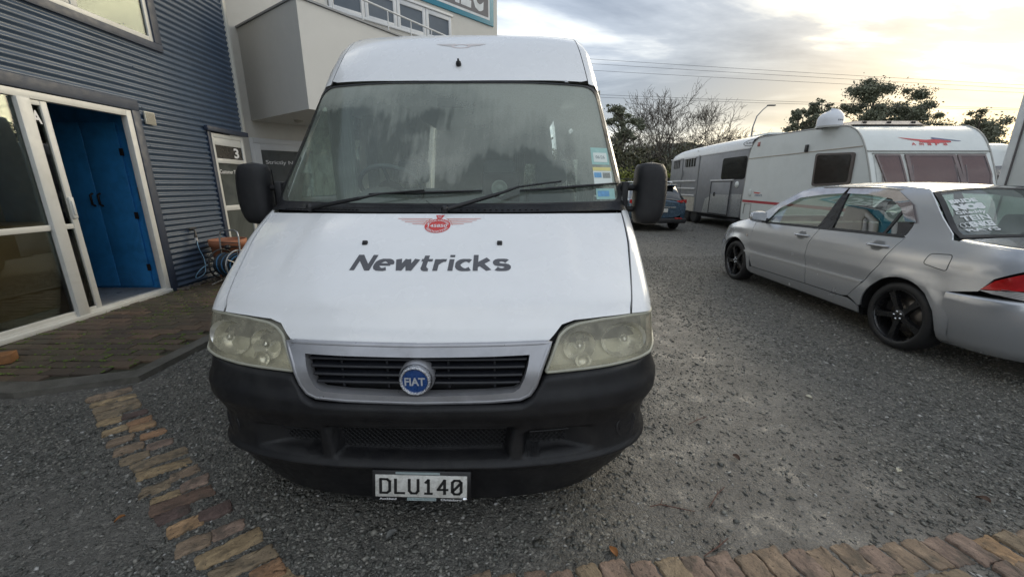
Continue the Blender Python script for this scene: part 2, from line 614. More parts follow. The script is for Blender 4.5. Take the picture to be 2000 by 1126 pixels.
def stone_material():
    m = bpy.data.materials.new('crushed_stone'); m.use_nodes = True
    n, l = m.node_tree.nodes, m.node_tree.links
    p = n['Principled BSDF']
    g = n.new('ShaderNodeNewGeometry')
    r = ramp(n, [(0.0, (0.045, 0.047, 0.043)), (0.35, (0.11, 0.115, 0.105)), (0.7, (0.20, 0.20, 0.175)), (0.90, (0.30, 0.285, 0.245)), (0.97, (0.38, 0.37, 0.34)), (1.0, (0.6, 0.59, 0.56))])
    l.new(g.outputs['Random Per Island'], r.inputs[0])
    tc = n.new('ShaderNodeTexCoord')
    nz = N(n, 'ShaderNodeTexNoise', i_Scale=90.0, i_Detail=3.0); l.new(tc.outputs['Object'], nz.inputs['Vector'])
    c = mixc(n, l, mth(n, l, 'MULTIPLY', nz.outputs[0], 0.45), r.outputs[0], (0.10, 0.085, 0.065))
    l.new(c, p.inputs['Base Color'])
    wn_ = mth(n, l, 'MULTIPLY', mth(n, l, 'FRACT', mth(n, l, 'MULTIPLY', g.outputs['Random Per Island'], 57.0)), 0.4)
    l.new(mth(n, l, 'ADD', wn_, 0.32), p.inputs['Roughness'])
    return m


SETT_ZONES = []      # filled below: (cx, cy, radius) where no loose stones lie


def scatter_stones():
    rg = np.random.RandomState(3)
    base = np.array([(1, 0, 0), (-1, 0, 0), (0, 1, 0), (0, -1, 0), (0, 0, 1), (0, 0, -1)], float)
    tris = np.array([(0, 2, 4), (2, 1, 4), (1, 3, 4), (3, 0, 4), (2, 0, 5), (1, 2, 5), (3, 1, 5), (0, 3, 5)])
    P = []
    # density falls with distance; more on the loose parts, few on the trodden strip
    def add(n, x0, x1, y0, y1, s0, s1):
        x = rg.uniform(x0, x1, n); y = rg.uniform(y0, y1, n)
        s = s0 * (s1 / s0) ** (rg.uniform(0, 1, n) ** 1.8)
        P.append(np.stack([x, y, s], 1))
    add(105000, -3.9, 3.9, 0.75, 3.2, 0.0045, 0.0145)
    add(70000, -4.2, 5.5, 3.0, 8.0, 0.008, 0.018)
    add(9000, 0.5, 9.0, 8.0, 15.0, 0.010, 0.02)
    add(1500, -3.5, 3.9, 0.8, 4.0, 0.013, 0.024)
    P = np.concatenate(P)
    x, y, s = P[:, 0], P[:, 1], P[:, 2]
    keep = np.ones(len(P), bool)
    # under the van nothing is seen
    keep &= ~((x > -1.25) & (x < 0.55) & (y > 2.0))
    # brick path area
    keep &= ~((x < -2.80) & (y > 2.62))
    keep &= ~((x < -2.6) & (y > 2.42 + (x + 2.6) * 0.10) & (y < 2.7))
    wet = np.clip((1.25 - np.abs(x - 1.25 + 0.35 * np.sin(y * 1.7))) * 1.2, 0, 1) * np.clip((7.5 - y) * .35, 0, 1)
    left_mud = np.clip(1.0 - np.hypot((x + 2.2) / 0.9, (y - 1.35) / 0.45), 0, 1) + np.clip(1.0 - np.hypot((x + 1.7) / 0.35, (y - 1.3) / 0.25), 0, 1)
    keep &= rg.uniform(0, 1, len(P)) > 0.80 * wet + 0.9 * np.clip(left_mud, 0, 1)
    for cx, cy, r in SETT_ZONES:
        keep &= ((x - cx)**2 + (y - cy)**2) > r * r
    P = P[keep]; n = len(P); x, y, s = P[:, 0], P[:, 1], P[:, 2]
    sc = np.stack([s * rg.uniform(.75, 1.4, n), s * rg.uniform(.6, 1.1, n), s * rg.uniform(.25, .6, n)], 1)
    a = rg.uniform(0, 2 * np.pi, n)
    V = base[None] * sc[:, None, :] * rg.uniform(0.6, 1.25, (n, 6, 1)) + rg.uniform(-.3, .3, (n, 6, 3)) * sc[:, None, :]
    tilt = rg.uniform(-.5, .5, n)
    vy = V[:, :, 1] * np.cos(tilt)[:, None] - V[:, :, 2] * np.sin(tilt)[:, None]
    vz = V[:, :, 1] * np.sin(tilt)[:, None] + V[:, :, 2] * np.cos(tilt)[:, None]
    vx = V[:, :, 0]
    X = vx * np.cos(a)[:, None] - vy * np.sin(a)[:, None] + x[:, None]
    Y = vx * np.sin(a)[:, None] + vy * np.cos(a)[:, None] + y[:, None]
    hz = np.array([ground_h(px, py) for px, py in zip(x, y)])
    Z = vz + (hz + sc[:, 2] * 0.35)[:, None]
    co = np.stack([X, Y, Z], 2).reshape(-1, 3)
    F = (tris[None] + (np.arange(n) * 6)[:, None, None]).reshape(-1, 3)
    me = bpy.data.meshes.new('gravel')
    me.vertices.add(len(co)); me.vertices.foreach_set('co', co.ravel().astype(np.float32))
    me.loops.add(F.size); me.loops.foreach_set('vertex_index', F.ravel().astype(np.int32))
    me.polygons.add(len(F)); me.polygons.foreach_set('loop_start', np.arange(0, F.size, 3, dtype=np.int32))
    me.update(calc_edges=True); me.validate()
    o = link('gravel', me, stone_material())
    tag(o, 'loose grey crushed stone lying over the yard around the vehicles', 'gravel', kind='stuff')


# ------------------------------------------------------------------ sandstone setts
def sett_mats():
    out = []
    cols = [(0.42, 0.24, 0.13), (0.43, 0.31, 0.175), (0.33, 0.25, 0.16), (0.22, 0.14, 0.10), (0.46, 0.29, 0.155), (0.32, 0.225, 0.17), (0.15, 0.10, 0.085), (0.34, 0.245, 0.165)]
    for i, c in enumerate(cols):
        m = bpy.data.materials.new('sandstone'); m.use_nodes = True
        n, l = m.node_tree.nodes, m.node_tree.links
        p = n['Principled BSDF']
        tc = n.new('ShaderNodeTexCoord')
        inf = n.new('ShaderNodeObjectInfo')
        ofs = n.new('ShaderNodeVectorMath'); ofs.operation = 'MULTIPLY_ADD'
        cv = n.new('ShaderNodeCombineXYZ')
        for k in range(3): l.new(inf.outputs['Random'], cv.inputs[k])
        l.new(cv.outputs[0], ofs.inputs[0]); ofs.inputs[1].default_value = (31, 17, 9); l.new(tc.outputs['Object'], ofs.inputs[2])
        st = N(n, 'ShaderNodeMapping'); st.inputs['Scale'].default_value = (1.0, 2.2, 2.0); l.new(ofs.outputs[0], st.inputs[0])
        nz = N(n, 'ShaderNodeTexNoise', i_Scale=11.0, i_Detail=9.0, i_Roughness=0.72, i_Distortion=0.6)
        l.new(st.outputs[0], nz.inputs['Vector'])
        r = ramp(n, [(0.30, tuple(q * 0.38 for q in c)), (0.44, tuple(q * 0.8 for q in c)), (0.55, c), (0.68, tuple(min(1, q * 1.5) for q in c)), (0.8, (c[0] * 1.7, c[1] * 1.75, c[2] * 1.9))])
        l.new(nz.outputs[0], r.inputs[0])
        n2 = N(n, 'ShaderNodeTexNoise', i_Scale=70.0, i_Detail=6.0, i_Roughness=0.7)
        l.new(ofs.outputs[0], n2.inputs['Vector'])
        pit = ramp(n, [(0.34, 1.0), (0.42, 0.0)]); l.new(n2.outputs[0], pit.inputs[0])
        col = mixc(n, l, mth(n, l, 'MULTIPLY', pit.outputs[0], 0.8), r.outputs[0], (0.03, 0.027, 0.022))
        # dirt and moss lapping up from the joints
        n3 = N(n, 'ShaderNodeTexNoise', i_Scale=16.0, i_Detail=6.0); l.new(ofs.outputs[0], n3.inputs['Vector'])
        dr = ramp(n, [(0.52, 0.0), (0.66, 1.0)]); l.new(n3.outputs[0], dr.inputs[0])
        col = mixc(n, l, mth(n, l, 'MULTIPLY', dr.outputs[0], 0.6), col, (0.07, 0.065, 0.05))
        l.new(col, p.inputs['Base Color'])
        p.inputs['Roughness'].default_value = 0.62
        bp = N(n, 'ShaderNodeBump', i_Strength=1.0, i_Distance=0.014)
        l.new(mth(n, l, 'ADD', nz.outputs[0], mth(n, l, 'MULTIPLY', n2.outputs[0], 0.7)), bp.inputs['Height'])
        l.new(bp.outputs[0], p.inputs['Normal'])
        out.append(m)
    return out


def sett_mesh(seed, L, Wd, H):
    """a rough hewn flat-topped stone: irregular outline, chipped edges"""
    r = random.Random(seed)
    q = [(sx * L / 2 * r.uniform(.86, 1.04), sy * Wd / 2 * r.uniform(.84, 1.06)) for sx, sy in ((-1, -1), (1, -1), (1, 1), (-1, 1))]
    ol = resample(rounded(q, [r.uniform(.004, .014) for _ in q], 3), .013)
    ph = r.uniform(0, 99)
    ol = [(x * (1 + .10 * mnoise.noise(Vector((x * 28, y * 28, ph)))) + .0034 * r.uniform(-1, 1), y * (1 + .16 * mnoise.noise(Vector((x * 24, y * 24, ph + 5)))) + .0034 * r.uniform(-1, 1)) for x, y in ol]
    rows = []
    for k, (f, dz) in enumerate(((1.05, -.06), (1.01, -.012), (.99, -.0025), (.95, 0), (.75, .001), (.5, .0015), (.25, .001), (.001, 0))):
        rows.append([(x * f, y * f, (H + dz + (mnoise.noise(Vector((x * f * 22, y * f * 22, ph))) * .004 + mnoise.noise(Vector((x * f * 70, y * f * 70, ph))) * .002 if k > 0 else 0)) if k else -.05) for x, y in ol])
    return MB().grid(rows, closed_v=True).mesh('stone_sett')


def build_setts():
    mats = sett_mats()
    pool = {}
    SZ = {'n': (.122, .086), 'l': (.235, .086), 'w': (.130, .100), 'v': (.10, .088)}

    def put(parent, x, y, a, kind, m, s=1.0, dz=0.0):
        k = rnd.randrange(6)
        key = (k, m, kind)
        if key not in pool:
            L, Wd = SZ[kind]
            me = sett_mesh(k * 13 + ord(kind), L, Wd, 0.009)
            me.materials.append(mats[m]); pool[key] = me
        o = bpy.data.objects.new('stone_sett', pool[key])
        o.location = (x, y, ground_h(x, y) + rnd.uniform(-0.004, 0.004) + dz)
        o.rotation_euler = (rnd.uniform(-.03, .03), rnd.uniform(-.03, .03), a + rnd.uniform(-.07, .07) + (PI if rnd.random() < .5 else 0))
        o.scale = (s * rnd.uniform(.95, 1.05), s * rnd.uniform(.94, 1.06), 1)
        o.parent = parent; COL.objects.link(o)
        L, Wd = SZ[kind]
        nk = max(1, round(L / Wd * 1.4))
        for j in range(nk):
            t = (j + .5) / nk - .5
            SETT_ZONES.append((x + math.cos(a) * t * L, y + math.sin(a) * t * L, Wd * .47))
    e = empty('stone_edging', (0, 0, 0), kind='structure')
    # the double row on the left, stone by stone: (position in the picture, kind, colour)
    L1 = [(600, 128, 'l', 7), (612, 158, 'l', 1), (625, 186, 'l', 2), (642, 213, 'l', 2), (592, 243, 'n', 2), (728, 237, 'n', 6), (592, 275, 'n', 1), (753, 275, 'n', 0), (620, 325, 'n', 1), (772, 305, 'n', 4),
          (648, 382, 'n', 7), (828, 345, 'n', 0), (700, 425, 'n', 7), (862, 400, 'n', 5), (725, 475, 'n', 2), (868, 478, 'l', 2), (890, 528, 'l', 1), (1000, 552, 'n', 7), (843, 632, 'n', 2), (1048, 608, 'n', 5),
          (897, 688, 'n', 1), (985, 700, 'l', 3), (935, 770, 'n', 6), (1165, 762, 'n', 6), (1000, 840, 'n', 4), (1228, 858, 'n', 5), (1045, 935, 'n', 7), (1245, 955, 'l', 1), (1300, 1050, 'l', 2), (1445, 1095, 'n', 0), (1390, 1190, 'l', 1), (1560, 1180, 'n', 7), (1600, 1260, 'n', 4)]
    for i, (zx, zy, kind, m) in enumerate(L1):
        q = on_ground(zx / 2.773, 720 + zy / 2.773, .014)
        put(e, q.x, q.y, math.radians(47 - 11 * i / 30), kind, m)
    # the edging across the foreground on the right
    e2 = empty('stone_edging', (0, 0, 0), kind='structure')
    x = -0.55
    while x < 2.9:
        top = 1.163 + 0.085 * x
        for k, off in enumerate((.058, .183, .305)):
            if rnd.random() < .04 and k: continue
            a = math.radians(-76)
            put(e2, x + off * .28 + rnd.uniform(-.006, .006), top - off + rnd.uniform(-.012, .010), a, 'w', rnd.choice([7, 5, 5, 7, 5, 4, 7, 2, 2]))
        x += 0.104


build_setts()
scatter_stones()


# ------------------------------------------------------------------ brick path with a concrete kerb along the building
def brick_material():
    m = bpy.data.materials.new('mossy_brick'); m.use_nodes = True
    n, l = m.node_tree.nodes, m.node_tree.links
    p = n['Principled BSDF']
    tc = n.new('ShaderNodeTexCoord'); inf = n.new('ShaderNodeObjectInfo'); ge = n.new('ShaderNodeNewGeometry')
    nz = N(n, 'ShaderNodeTexNoise', i_Scale=26.0, i_Detail=7.0, i_Roughness=0.7); l.new(ge.outputs['Position'], nz.inputs['Vector'])
    big = N(n, 'ShaderNodeTexNoise', i_Scale=1.5, i_Detail=5.0); l.new(ge.outputs['Position'], big.inputs['Vector'])
    r = ramp(n, [(0.0, (0.070, 0.052, 0.042)), (0.5, (0.105, 0.073, 0.053)), (1.0, (0.155, 0.098, 0.064))]); l.new(inf.outputs['Random'], r.inputs[0])
    br = ramp(n, [(0.45, 0.0), (0.65, 0.75)]); l.new(big.outputs[0], br.inputs[0])
    c = mixc(n, l, br.outputs[0], r.outputs[0], (0.085, 0.078, 0.048))
    nr = ramp(n, [(0.35, 0.0), (0.7, 1.0)]); l.new(nz.outputs[0], nr.inputs[0])
    c = mixc(n, l, mth(n, l, 'MULTIPLY', nr.outputs[0], 0.5), c, (0.055, 0.045, 0.032))
    l.new(c, p.inputs['Base Color']); p.inputs['Roughness'].default_value = 0.68
    bp = N(n, 'ShaderNodeBump', i_Strength=0.6, i_Distance=0.01); l.new(nz.outputs[0], bp.inputs['Height']); l.new(bp.outputs[0], p.inputs['Normal'])
    return m


WALL_X = -4.62
CONC = pm('worn_concrete', (0.12, 0.112, 0.095), 0.75, var=0.3, vs=5, bump=0.5, bs=45, dirt=(0.045, 0.045, 0.03), dirt_amt=0.8, ds=4)
MOSS = pm('moss', (0.10, 0.14, 0.03), 0.9, var=0.4, vs=30, bump=0.5, bs=120)


def build_path():
    bm_ = brick_material()
    root = empty('brick_path', (0, 0, 0), kind='structure')
    poly = [(-5.0, 2.60), (-3.45, 2.60), (-2.92, 2.78), (-2.92, 7.4), (-5.0, 7.4)]
    k = [(-5.2, 2.42), (-3.42, 2.42), (-2.78, 2.66), (-2.78, 7.4), (-2.90, 7.4), (-2.90, 2.77), (-3.45, 2.585), (-5.2, 2.585)]
    mb = MB(); mb.prism(k, -0.05, 0.045)
    bmk = mb.build('kerb', CONC, root)
    bev = bmk.modifiers.new('b', 'BEVEL'); bev.width = 0.012; bev.segments = 2
    MB().prism([(-5.15, 2.59), (-3.45, 2.59), (-2.9, 2.78), (-2.9, 7.39), (-5.15, 7.39)], -0.05, 0.012).build('sand_bed', pm('sandy_joint', (0.045, 0.042, 0.025), 0.9, var=0.4, vs=20, bump=0.5), root)
    vars_ = []
    for i in range(8):
        r = random.Random(i + 40)
        mb = MB()
        L, Wd = 0.226, 0.108
        mb.box(-L / 2, L / 2, -Wd / 2, Wd / 2, -0.05, 0.0, bev=0.008)
        mb.v = [(x + r.uniform(-.002, .002), y + r.uniform(-.002, .002), z + (r.uniform(-.0025, .0015) if z > -0.02 else 0)) for x, y, z in mb.v]
        me = mb.mesh('brick'); me.materials.append(bm_); vars_.append(me)
    cand = []
    j = 0
    y = 2.66
    while y < 7.35:
        x = -4.56 + (0.118 if j % 2 else 0.0)
        while x < -2.95:
            if inside(poly, x + 0.05, y - 0.05) and inside(poly, x + 0.06, y + 0.05) and x < -2.96: cand.append((x, y))
            x += 0.236
        y += 0.118; j += 1
    cand.sort(key=lambda c: c[0]**2 + c[1]**2)
    far = MB()
    for i, (x, y) in enumerate(cand):
        z = 0.036 + mnoise.noise(Vector((x, y, 2)) * 1.3) * 0.012 + rnd.uniform(-.003, .003)
        if i < 300:
            o = bpy.data.objects.new('brick', rnd.choice(vars_))
            o.location = (x, y, z); o.rotation_euler = (rnd.uniform(-.025, .025), rnd.uniform(-.02, .02), rnd.uniform(-.03, .03))
            o.parent = root; COL.objects.link(o)
        else:
            far.box(x - .113, x + .113, y - .054, y + .054, -0.02, z, bev=0.006)
    if far.v: tag(far.build('brick', bm_, root), kind='stuff')
    # moss and small weeds in the joints
    mb = MB()
    for i in range(2600):
        c = rnd.choice(cand[:330]); hor = rnd.random() < .7
        x = c[0] + (rnd.uniform(-.118, .118) if hor else 0.118) + rnd.uniform(-.004, .004)
        y = c[1] + (0.059 if hor else rnd.uniform(-.05, .05)) + rnd.uniform(-.004, .004)
        if mnoise.noise(Vector((x, y, 0)) * 1.4) < 0.02 and not (abs(c[0] + 3.85) < .12 or abs(x + 4.5) < .1): continue
        s = rnd.uniform(.004, .013)
        mb.lathe([(0.0001, s * .9), (s * .7, s * .6), (s, 0)], 5, M=TR(x, y, 0.034, rz=rnd.uniform(0, 3)))
    for i in range(240):
        x = rnd.choice([-3.86, -4.1, -4.53, -3.6]) + rnd.gauss(0, .04); y = rnd.uniform(2.7, 5.6)
        a = rnd.uniform(0, 6.28); h = rnd.uniform(.01, .035)
        mb.add([(x - .003, y, .035), (x + .003, y, .035), (x + math.cos(a) * h * .6, y + math.sin(a) * h * .6, .035 + h)], [(0, 1, 2)])
    tag(mb.build('moss', MOSS), 'green moss and tiny weeds in the brick joints by the building', 'moss', kind='stuff')


build_path()
# ------------------------------------------------------------------ the white van
# local axes: x across (+ to the right in the picture), y backwards from the badge, z up
VLO = pchip([0, .5, .7, .8, .92, 1.0, 1.088, 1.167, 1.278, 1.316], [0, 0, 0, .03, .10, .185, .295, .405, .61, .70])
VHI = pchip([1.3, 1.316, 1.7, 2.045, 2.18, 2.35, 2.44, 2.48, 2.50], [.69, .70, 1.035, 1.33, 1.445, 1.62, 1.76, 1.88, 2.0])
VWE = pchip([0, 1.2, 1.335, 2.05, 2.3, 2.49], [1.01, 1.02, 1.025, .95, .92, .86])


def VS(w, z):
    a = abs(w)
    b = VLO(z) if z < 1.316 else VHI(z)
    b += .05 * a * a + .15 * a**4
    t = (a - (VWE(z) - .07)) / .07
    if t > 0: b += .14 * min(t, 1.3)**2.5
    return b


def mir(poly): return [(-x, y) for x, y in poly][::-1]


def van():
    van = empty('white_van', (-.368, 1.386, 0), -math.radians(.786), 'white high-roofed camper van facing the camera in the middle of the yard', 'van')
    GREY = pm('van_inner_grey', (0.36, 0.365, 0.35), 0.8, var=0.1)
    # ---- shell
    mb = MB()
    zs = [.30, .45, .6, .8, 1.0, 1.2, 1.35, 1.5, 1.65, 1.8, 1.95, 2.05, 2.15, 2.25, 2.35, 2.42, 2.46]
    for sg in (-1, 1):
        rows = []
        for z in zs:
            we = VWE(z); b0 = VS(we, z) if z > .82 else .72
            row = []
            for k in range(15):
                t = (k / 14)**1.5
                b = b0 + (5.35 - b0) * t
                row.append((sg * (we + .02 * (1 - math.exp(-(b - b0) / .25))), b, z))
            rows.append(row)
        def skip(i, j, rows=rows):
            z = (rows[i][j][2] + rows[i + 1][j][2]) / 2; b = (rows[i][j][1] + rows[i][j + 1][1]) / 2
            if 1.35 < z < 1.95 and (1.35 < b < 2.15): return True
            if sg == 1 and 1.35 < z < 1.95 and 3.0 < b < 3.9: return True
            if z < .8 and (.75 < b < 1.4 or 4.0 < b < 4.8): return True
            return False
        mb.grid(rows, skip=skip)
    # roof
    nw = 24
    rows = []
    for i in range(nw + 1):
        w = (-1 + 2 * i / nw) * .8755
        b0 = VS(w, 2.46)
        row = []
        for k in range(15):
            b = b0 + (5.35 - b0) * (k / 14)**1.6
            row.append((w, b, 2.46 + .075 * max(0, 1 - abs(w / .8755)**3.2) * (1 - math.exp(-(b - b0) / .28))))
        rows.append(row)
    mb.grid(rows)
    body = mb.build('body', WHITE, van)
    sol = body.modifiers.new('s', 'SOLIDIFY'); sol.thickness = .004; sol.offset = 0
    # rear wall with two windows
    wins = [rounded([(-.06, 1.23), (.30, 1.23), (.30, 1.76), (-.06, 1.76)], .06), rounded([(.48, 1.23), (.84, 1.23), (.84, 1.76), (.48, 1.76)], .06)]
    panel('rear_wall', [(-1.02, .35), (1.02, .35), (1.0, 1.35), (.94, 2.05), (.87, 2.46), (.5, 2.52), (-.5, 2.52), (-.87, 2.46), (-.94, 2.05), (-1.0, 1.35)], lambda u, v: 5.34, GREY, van, holes=wins, step=.2)
    gr = glass('van_rear_glass', (.75, .85, .8), fog=(.7, .75, .7), fog_lo=.1, fog_hi=.5, fs=14)
    for wp in wins:
        panel('rear_window', wp, lambda u, v: 5.345, gr, van, step=.3, thick=0)
    MB().box(-1.0, 1.0, .35, 5.3, .52, .56).build('cabin_floor', DARK, van)
    # side glazing
    sg_ = glass('van_side_glass', (.55, .68, .62), fog=(.42, .45, .42), fog_lo=.05, fog_hi=.35, fs=9)
    for sg in (-1, 1):
        rows = [[(sg * (VWE(z) + .008), b, z) for b in (VS(VWE(z), z) + .02, 1.75, 2.25)] for z in (1.34, 1.6, 1.97)]
        MB().grid(rows).build('side_window', sg_, van)
    MB().grid([[(VWE(z) + .012, b, z) for b in (2.95, 3.5, 3.95)] for z in (1.3, 1.6, 1.97)]).build('side_window', sg_, van)
    # ---- roof front above the windscreen
    hd = [(-.80, 2.072), (-.4, 2.06), (0, 2.056), (.4, 2.06), (.80, 2.072), (.875, 2.085)]
    top = [(.87, 2.46), (-.87, 2.46)]
    ol = [(-.875, 2.085)] + hd + [(.90, 2.06), (.955, 2.06), (.925, 2.28), (.872, 2.46), (-.872, 2.46), (-.925, 2.28), (-.955, 2.06), (-.90, 2.06)]
    # centre cap and the two corner strips, parted by a thin seam
    seam = lambda z: .845 - (z - 2.06) * .13
    cap = [(-.80, 2.072), (-.4, 2.06), (0, 2.056), (.4, 2.06), (.80, 2.072), (seam(2.08), 2.085), (seam(2.3), 2.3), (seam(2.462), 2.462), (-seam(2.462), 2.462), (-seam(2.3), 2.3), (-seam(2.08), 2.085)]
    panel('roof_front', cap, VS, WHITE, van, step=.045)
    for sg in (1, -1):
        g_ = .006
        st = [(seam(2.06) + g_, 2.06), (.952, 2.04), (.928, 2.25), (.873, 2.462), (seam(2.462) + g_, 2.462), (seam(2.3) + g_, 2.3), (seam(2.08) + g_, 2.085)]
        panel('roof_corner', st if sg == 1 else mir(st), VS, WHITE, van, step=.035)
    # A pillars
    for sg in (1, -1):
        ap = [(.985, 1.30), (1.024, 1.30), (.952, 2.045), (.885, 2.075), (.91, 2.02)]
        panel('windscreen_pillar', ap if sg == 1 else mir(ap), VS, WHITE, van, step=.035)
    # ---- windscreen
    ws = rounded([(-.985, 1.325), (-.5, 1.318), (0, 1.316), (.5, 1.318), (.985, 1.325), (.912, 2.045), (.45, 2.05), (0, 2.048), (-.45, 2.05), (-.912, 2.045)], [.05, 0, 0, 0, .05, .09, 0, 0, 0, .09], 6)
    inner = [(x * .975, 1.332 + (y - 1.32) * .972) for x, y in ws]
    panel('windscreen_seal', ws, lambda u, v: VS(u, v) - .004, RUBBER, van, step=.05, thick=.02, holes=[inner])
    m = bpy.data.materials.new('wet_windscreen'); m.use_nodes = True
    n, l = m.node_tree.nodes, m.node_tree.links; n.clear()
    tc = n.new('ShaderNodeTexCoord')
    tr = N(n, 'ShaderNodeBsdfTransparent'); tr.inputs[0].default_value = (.78, .9, .84, 1)
    bz = N(n, 'ShaderNodeTexVoronoi', i_Scale=95.0); l.new(tc.outputs['Object'], bz.inputs['Vector'])
    dr = ramp(n, [(0.0, 1.0), (0.22, 0.0)]); l.new(bz.outputs['Distance'], dr.inputs[0])
    bp = N(n, 'ShaderNodeBump', i_Strength=.12, i_Distance=.004); l.new(dr.outputs[0], bp.inputs['Height'])
    gl = N(n, 'ShaderNodeBsdfGlossy', i_Roughness=.09); gl.inputs[0].default_value = (.85, .95, .9, 1); l.new(bp.outputs[0], gl.inputs['Normal'])
    fr = N(n, 'ShaderNodeFresnel', i_IOR=1.5)
    m1 = n.new('ShaderNodeMixShader'); l.new(mth(n, l, 'MULTIPLY', fr.outputs[0], 1.3, clamp=True), m1.inputs[0]); l.new(tr.outputs[0], m1.inputs[1]); l.new(gl.outputs[0], m1.inputs[2])
    # condensation with run-down edges
    mp = N(n, 'ShaderNodeMapping'); mp.inputs['Scale'].default_value = (9, .8, .8); l.new(tc.outputs['Object'], mp.inputs[0])
    dn = N(n, 'ShaderNodeTexNoise', i_Scale=3.2, i_Detail=6.0, i_Roughness=.65); l.new(mp.outputs[0], dn.inputs['Vector'])
    big = N(n, 'ShaderNodeTexNoise', i_Scale=1.9, i_Detail=3.0); l.new(tc.outputs['Object'], big.inputs['Vector'])
    sep = n.new('ShaderNodeSeparateXYZ'); l.new(tc.outputs['Object'], sep.inputs[0])
    up = mth(n, l, 'MULTIPLY', mth(n, l, 'SUBTRACT', sep.outputs[2], 1.62), .75)
    rt = mth(n, l, 'MULTIPLY', sep.outputs[0], .16)
    s = mth(n, l, 'ADD', mth(n, l, 'ADD', mth(n, l, 'MULTIPLY', dn.outputs[0], .28), mth(n, l, 'MULTIPLY', big.outputs[0], 1.04)), mth(n, l, 'ADD', up, rt))
    fg = ramp(n, [(.60, .12), (.66, .27), (.72, .30), (.95, .46)]); l.new(s, fg.inputs[0])
    spk = N(n, 'ShaderNodeTexNoise', i_Scale=160.0, i_Detail=2.0); l.new(tc.outputs['Object'], spk.inputs['Vector'])
    fgs = mth(n, l, 'MULTIPLY', fg.outputs[0], mth(n, l, 'ADD', .72, mth(n, l, 'MULTIPLY', spk.outputs[0], .55)), clamp=True)
    df = N(n, 'ShaderNodeBsdfDiffuse'); cc = mixc(n, l, big.outputs[0], (.58, .64, .56), (.70, .71, .62)); l.new(cc, df.inputs[0])
    m2 = n.new('ShaderNodeMixShader'); l.new(fgs, m2.inputs[0]); l.new(m1.outputs[0], m2.inputs[1]); l.new(df.outputs[0], m2.inputs[2])
    o = n.new('ShaderNodeOutputMaterial'); l.new(m2.outputs[0], o.inputs[0])
    panel('windscreen', inner, lambda u, v: VS(u, v) + .004, m, van, step=.06, thick=0)
    # ---- cowl
    cw = [(-1.0, 1.285), (-.9, 1.292), (-.5, 1.289), (0, 1.287), (.5, 1.289), (.9, 1.292), (1.0, 1.285), (1.015, 1.36), (.985, 1.335), (.5, 1.325), (0, 1.323), (-.5, 1.325), (-.985, 1.335), (-1.015, 1.36)]
    panel('cowl', cw, lambda u, v: VS(u, v) - .002, BLACKP, van, step=.03)
    mb = MB()
    for k in range(36):
        x = -.86 + k * .02 if k < 22 else .1 + (k - 22) * .03
        z = 1.297; b = VS(x, z) - .006
        mb.box(x - .006, x + .006, b - .002, b + .01, z - .003, z + .004)
    for zz in (1.306, 1.314):
        mb.tube([(x, VS(x, zz) - .004, zz) for x in np.linspace(-.95, .95, 24)], .0022, 5)
    mb.build('cowl_vents', DARK, van)
    # ---- bonnet
    bn = [(0, .823), (.36, .827), (.514, .830), (.531, .846), (.566, .882), (.618, .894), (.74, .897), (.866, .896), (.925, 1.15), (.945, 1.275), (.6, 1.28), (0, 1.281)]
    bon = bn + [(-x, y) for x, y in bn[1:-1]][::-1]

    def bonS(u, v):
        d = VS(u, v)
        # raised centre: a soft step in the sheet on each side, and a dip above the grille
        a = abs(u)
        t = min(1, max(0, (a - .60 - (1.28 - v) * .10) / .05)); t = t * t * (3 - 2 * t)
        k = min(1, max(0, (v - .98) / .12))
        return d + .012 * t * k + .010 * math.exp(-((v - .915) / .022)**2)
    panel('bonnet', bon, bonS, WHITE, van, step=.025, thick=.025)
    for sg in (1, -1):
        fe = [(.874, .897), (.962, .892), (1.015, .885), (1.02, 1.05), (1.022, 1.25), (1.01, 1.31), (.952, 1.283), (.933, 1.15)]
        panel('front_wing', fe if sg == 1 else mir(fe), VS, WHITE, van, step=.025, thick=.02)
        lw = [(1.008, .79), (1.02, .79), (1.02, .885), (1.008, .888)]
        panel('front_wing', lw if sg == 1 else mir(lw), VS, WHITE, van, step=.03, thick=.01)
    # dark structure behind all gaps
    for z0, z1, dd, nm in ((.5, .80, .14, 'front_frame'), (.80, 1.29, .05, 'front_frame')):
        panel(nm, [(-.93, z0), (.93, z0), (.93, z1), (-.93, z1)], lambda u, v, dd=dd: VS(u, v) + dd, DARK, van, step=.08, thick=0)
    # blue stripe sticker end on the right flank
    MB().grid([[(1.0 + .025, b, z + (b - .9) * .3) for b in (.45, .7, .95)] for z in (.93, .97, 1.0)]).build('side_stripe', pm('stripe_blue', (.02, .03, .12), .4), van)
    # ---- headlights
    LENS = bpy.data.materials.new('yellowed_lens'); LENS.use_nodes = True
    n, l = LENS.node_tree.nodes, LENS.node_tree.links; n.clear()
    tc = n.new('ShaderNodeTexCoord')
    tr = N(n, 'ShaderNodeBsdfTransparent'); tr.inputs[0].default_value = (.96, .94, .84, 1)
    gl = N(n, 'ShaderNodeBsdfGlossy', i_Roughness=.14)
    fr = N(n, 'ShaderNodeFresnel', i_IOR=1.5)
    nz = N(n, 'ShaderNodeTexNoise', i_Scale=9.0, i_Detail=7.0, i_Roughness=.7); l.new(tc.outputs['Object'], nz.inputs['Vector'])
    rr = ramp(n, [(.35, .14), (.7, .38)]); l.new(nz.outputs[0], rr.inputs[0])
    sep = n.new('ShaderNodeSeparateXYZ'); l.new(tc.outputs['Object'], sep.inputs[0])
    lowp = mth(n, l, 'MULTIPLY', mth(n, l, 'SUBTRACT', .735, sep.outputs[2]), 14, clamp=True)
    df = N(n, 'ShaderNodeBsdfDiffuse'); df.inputs[0].default_value = (.76, .71, .54, 1)
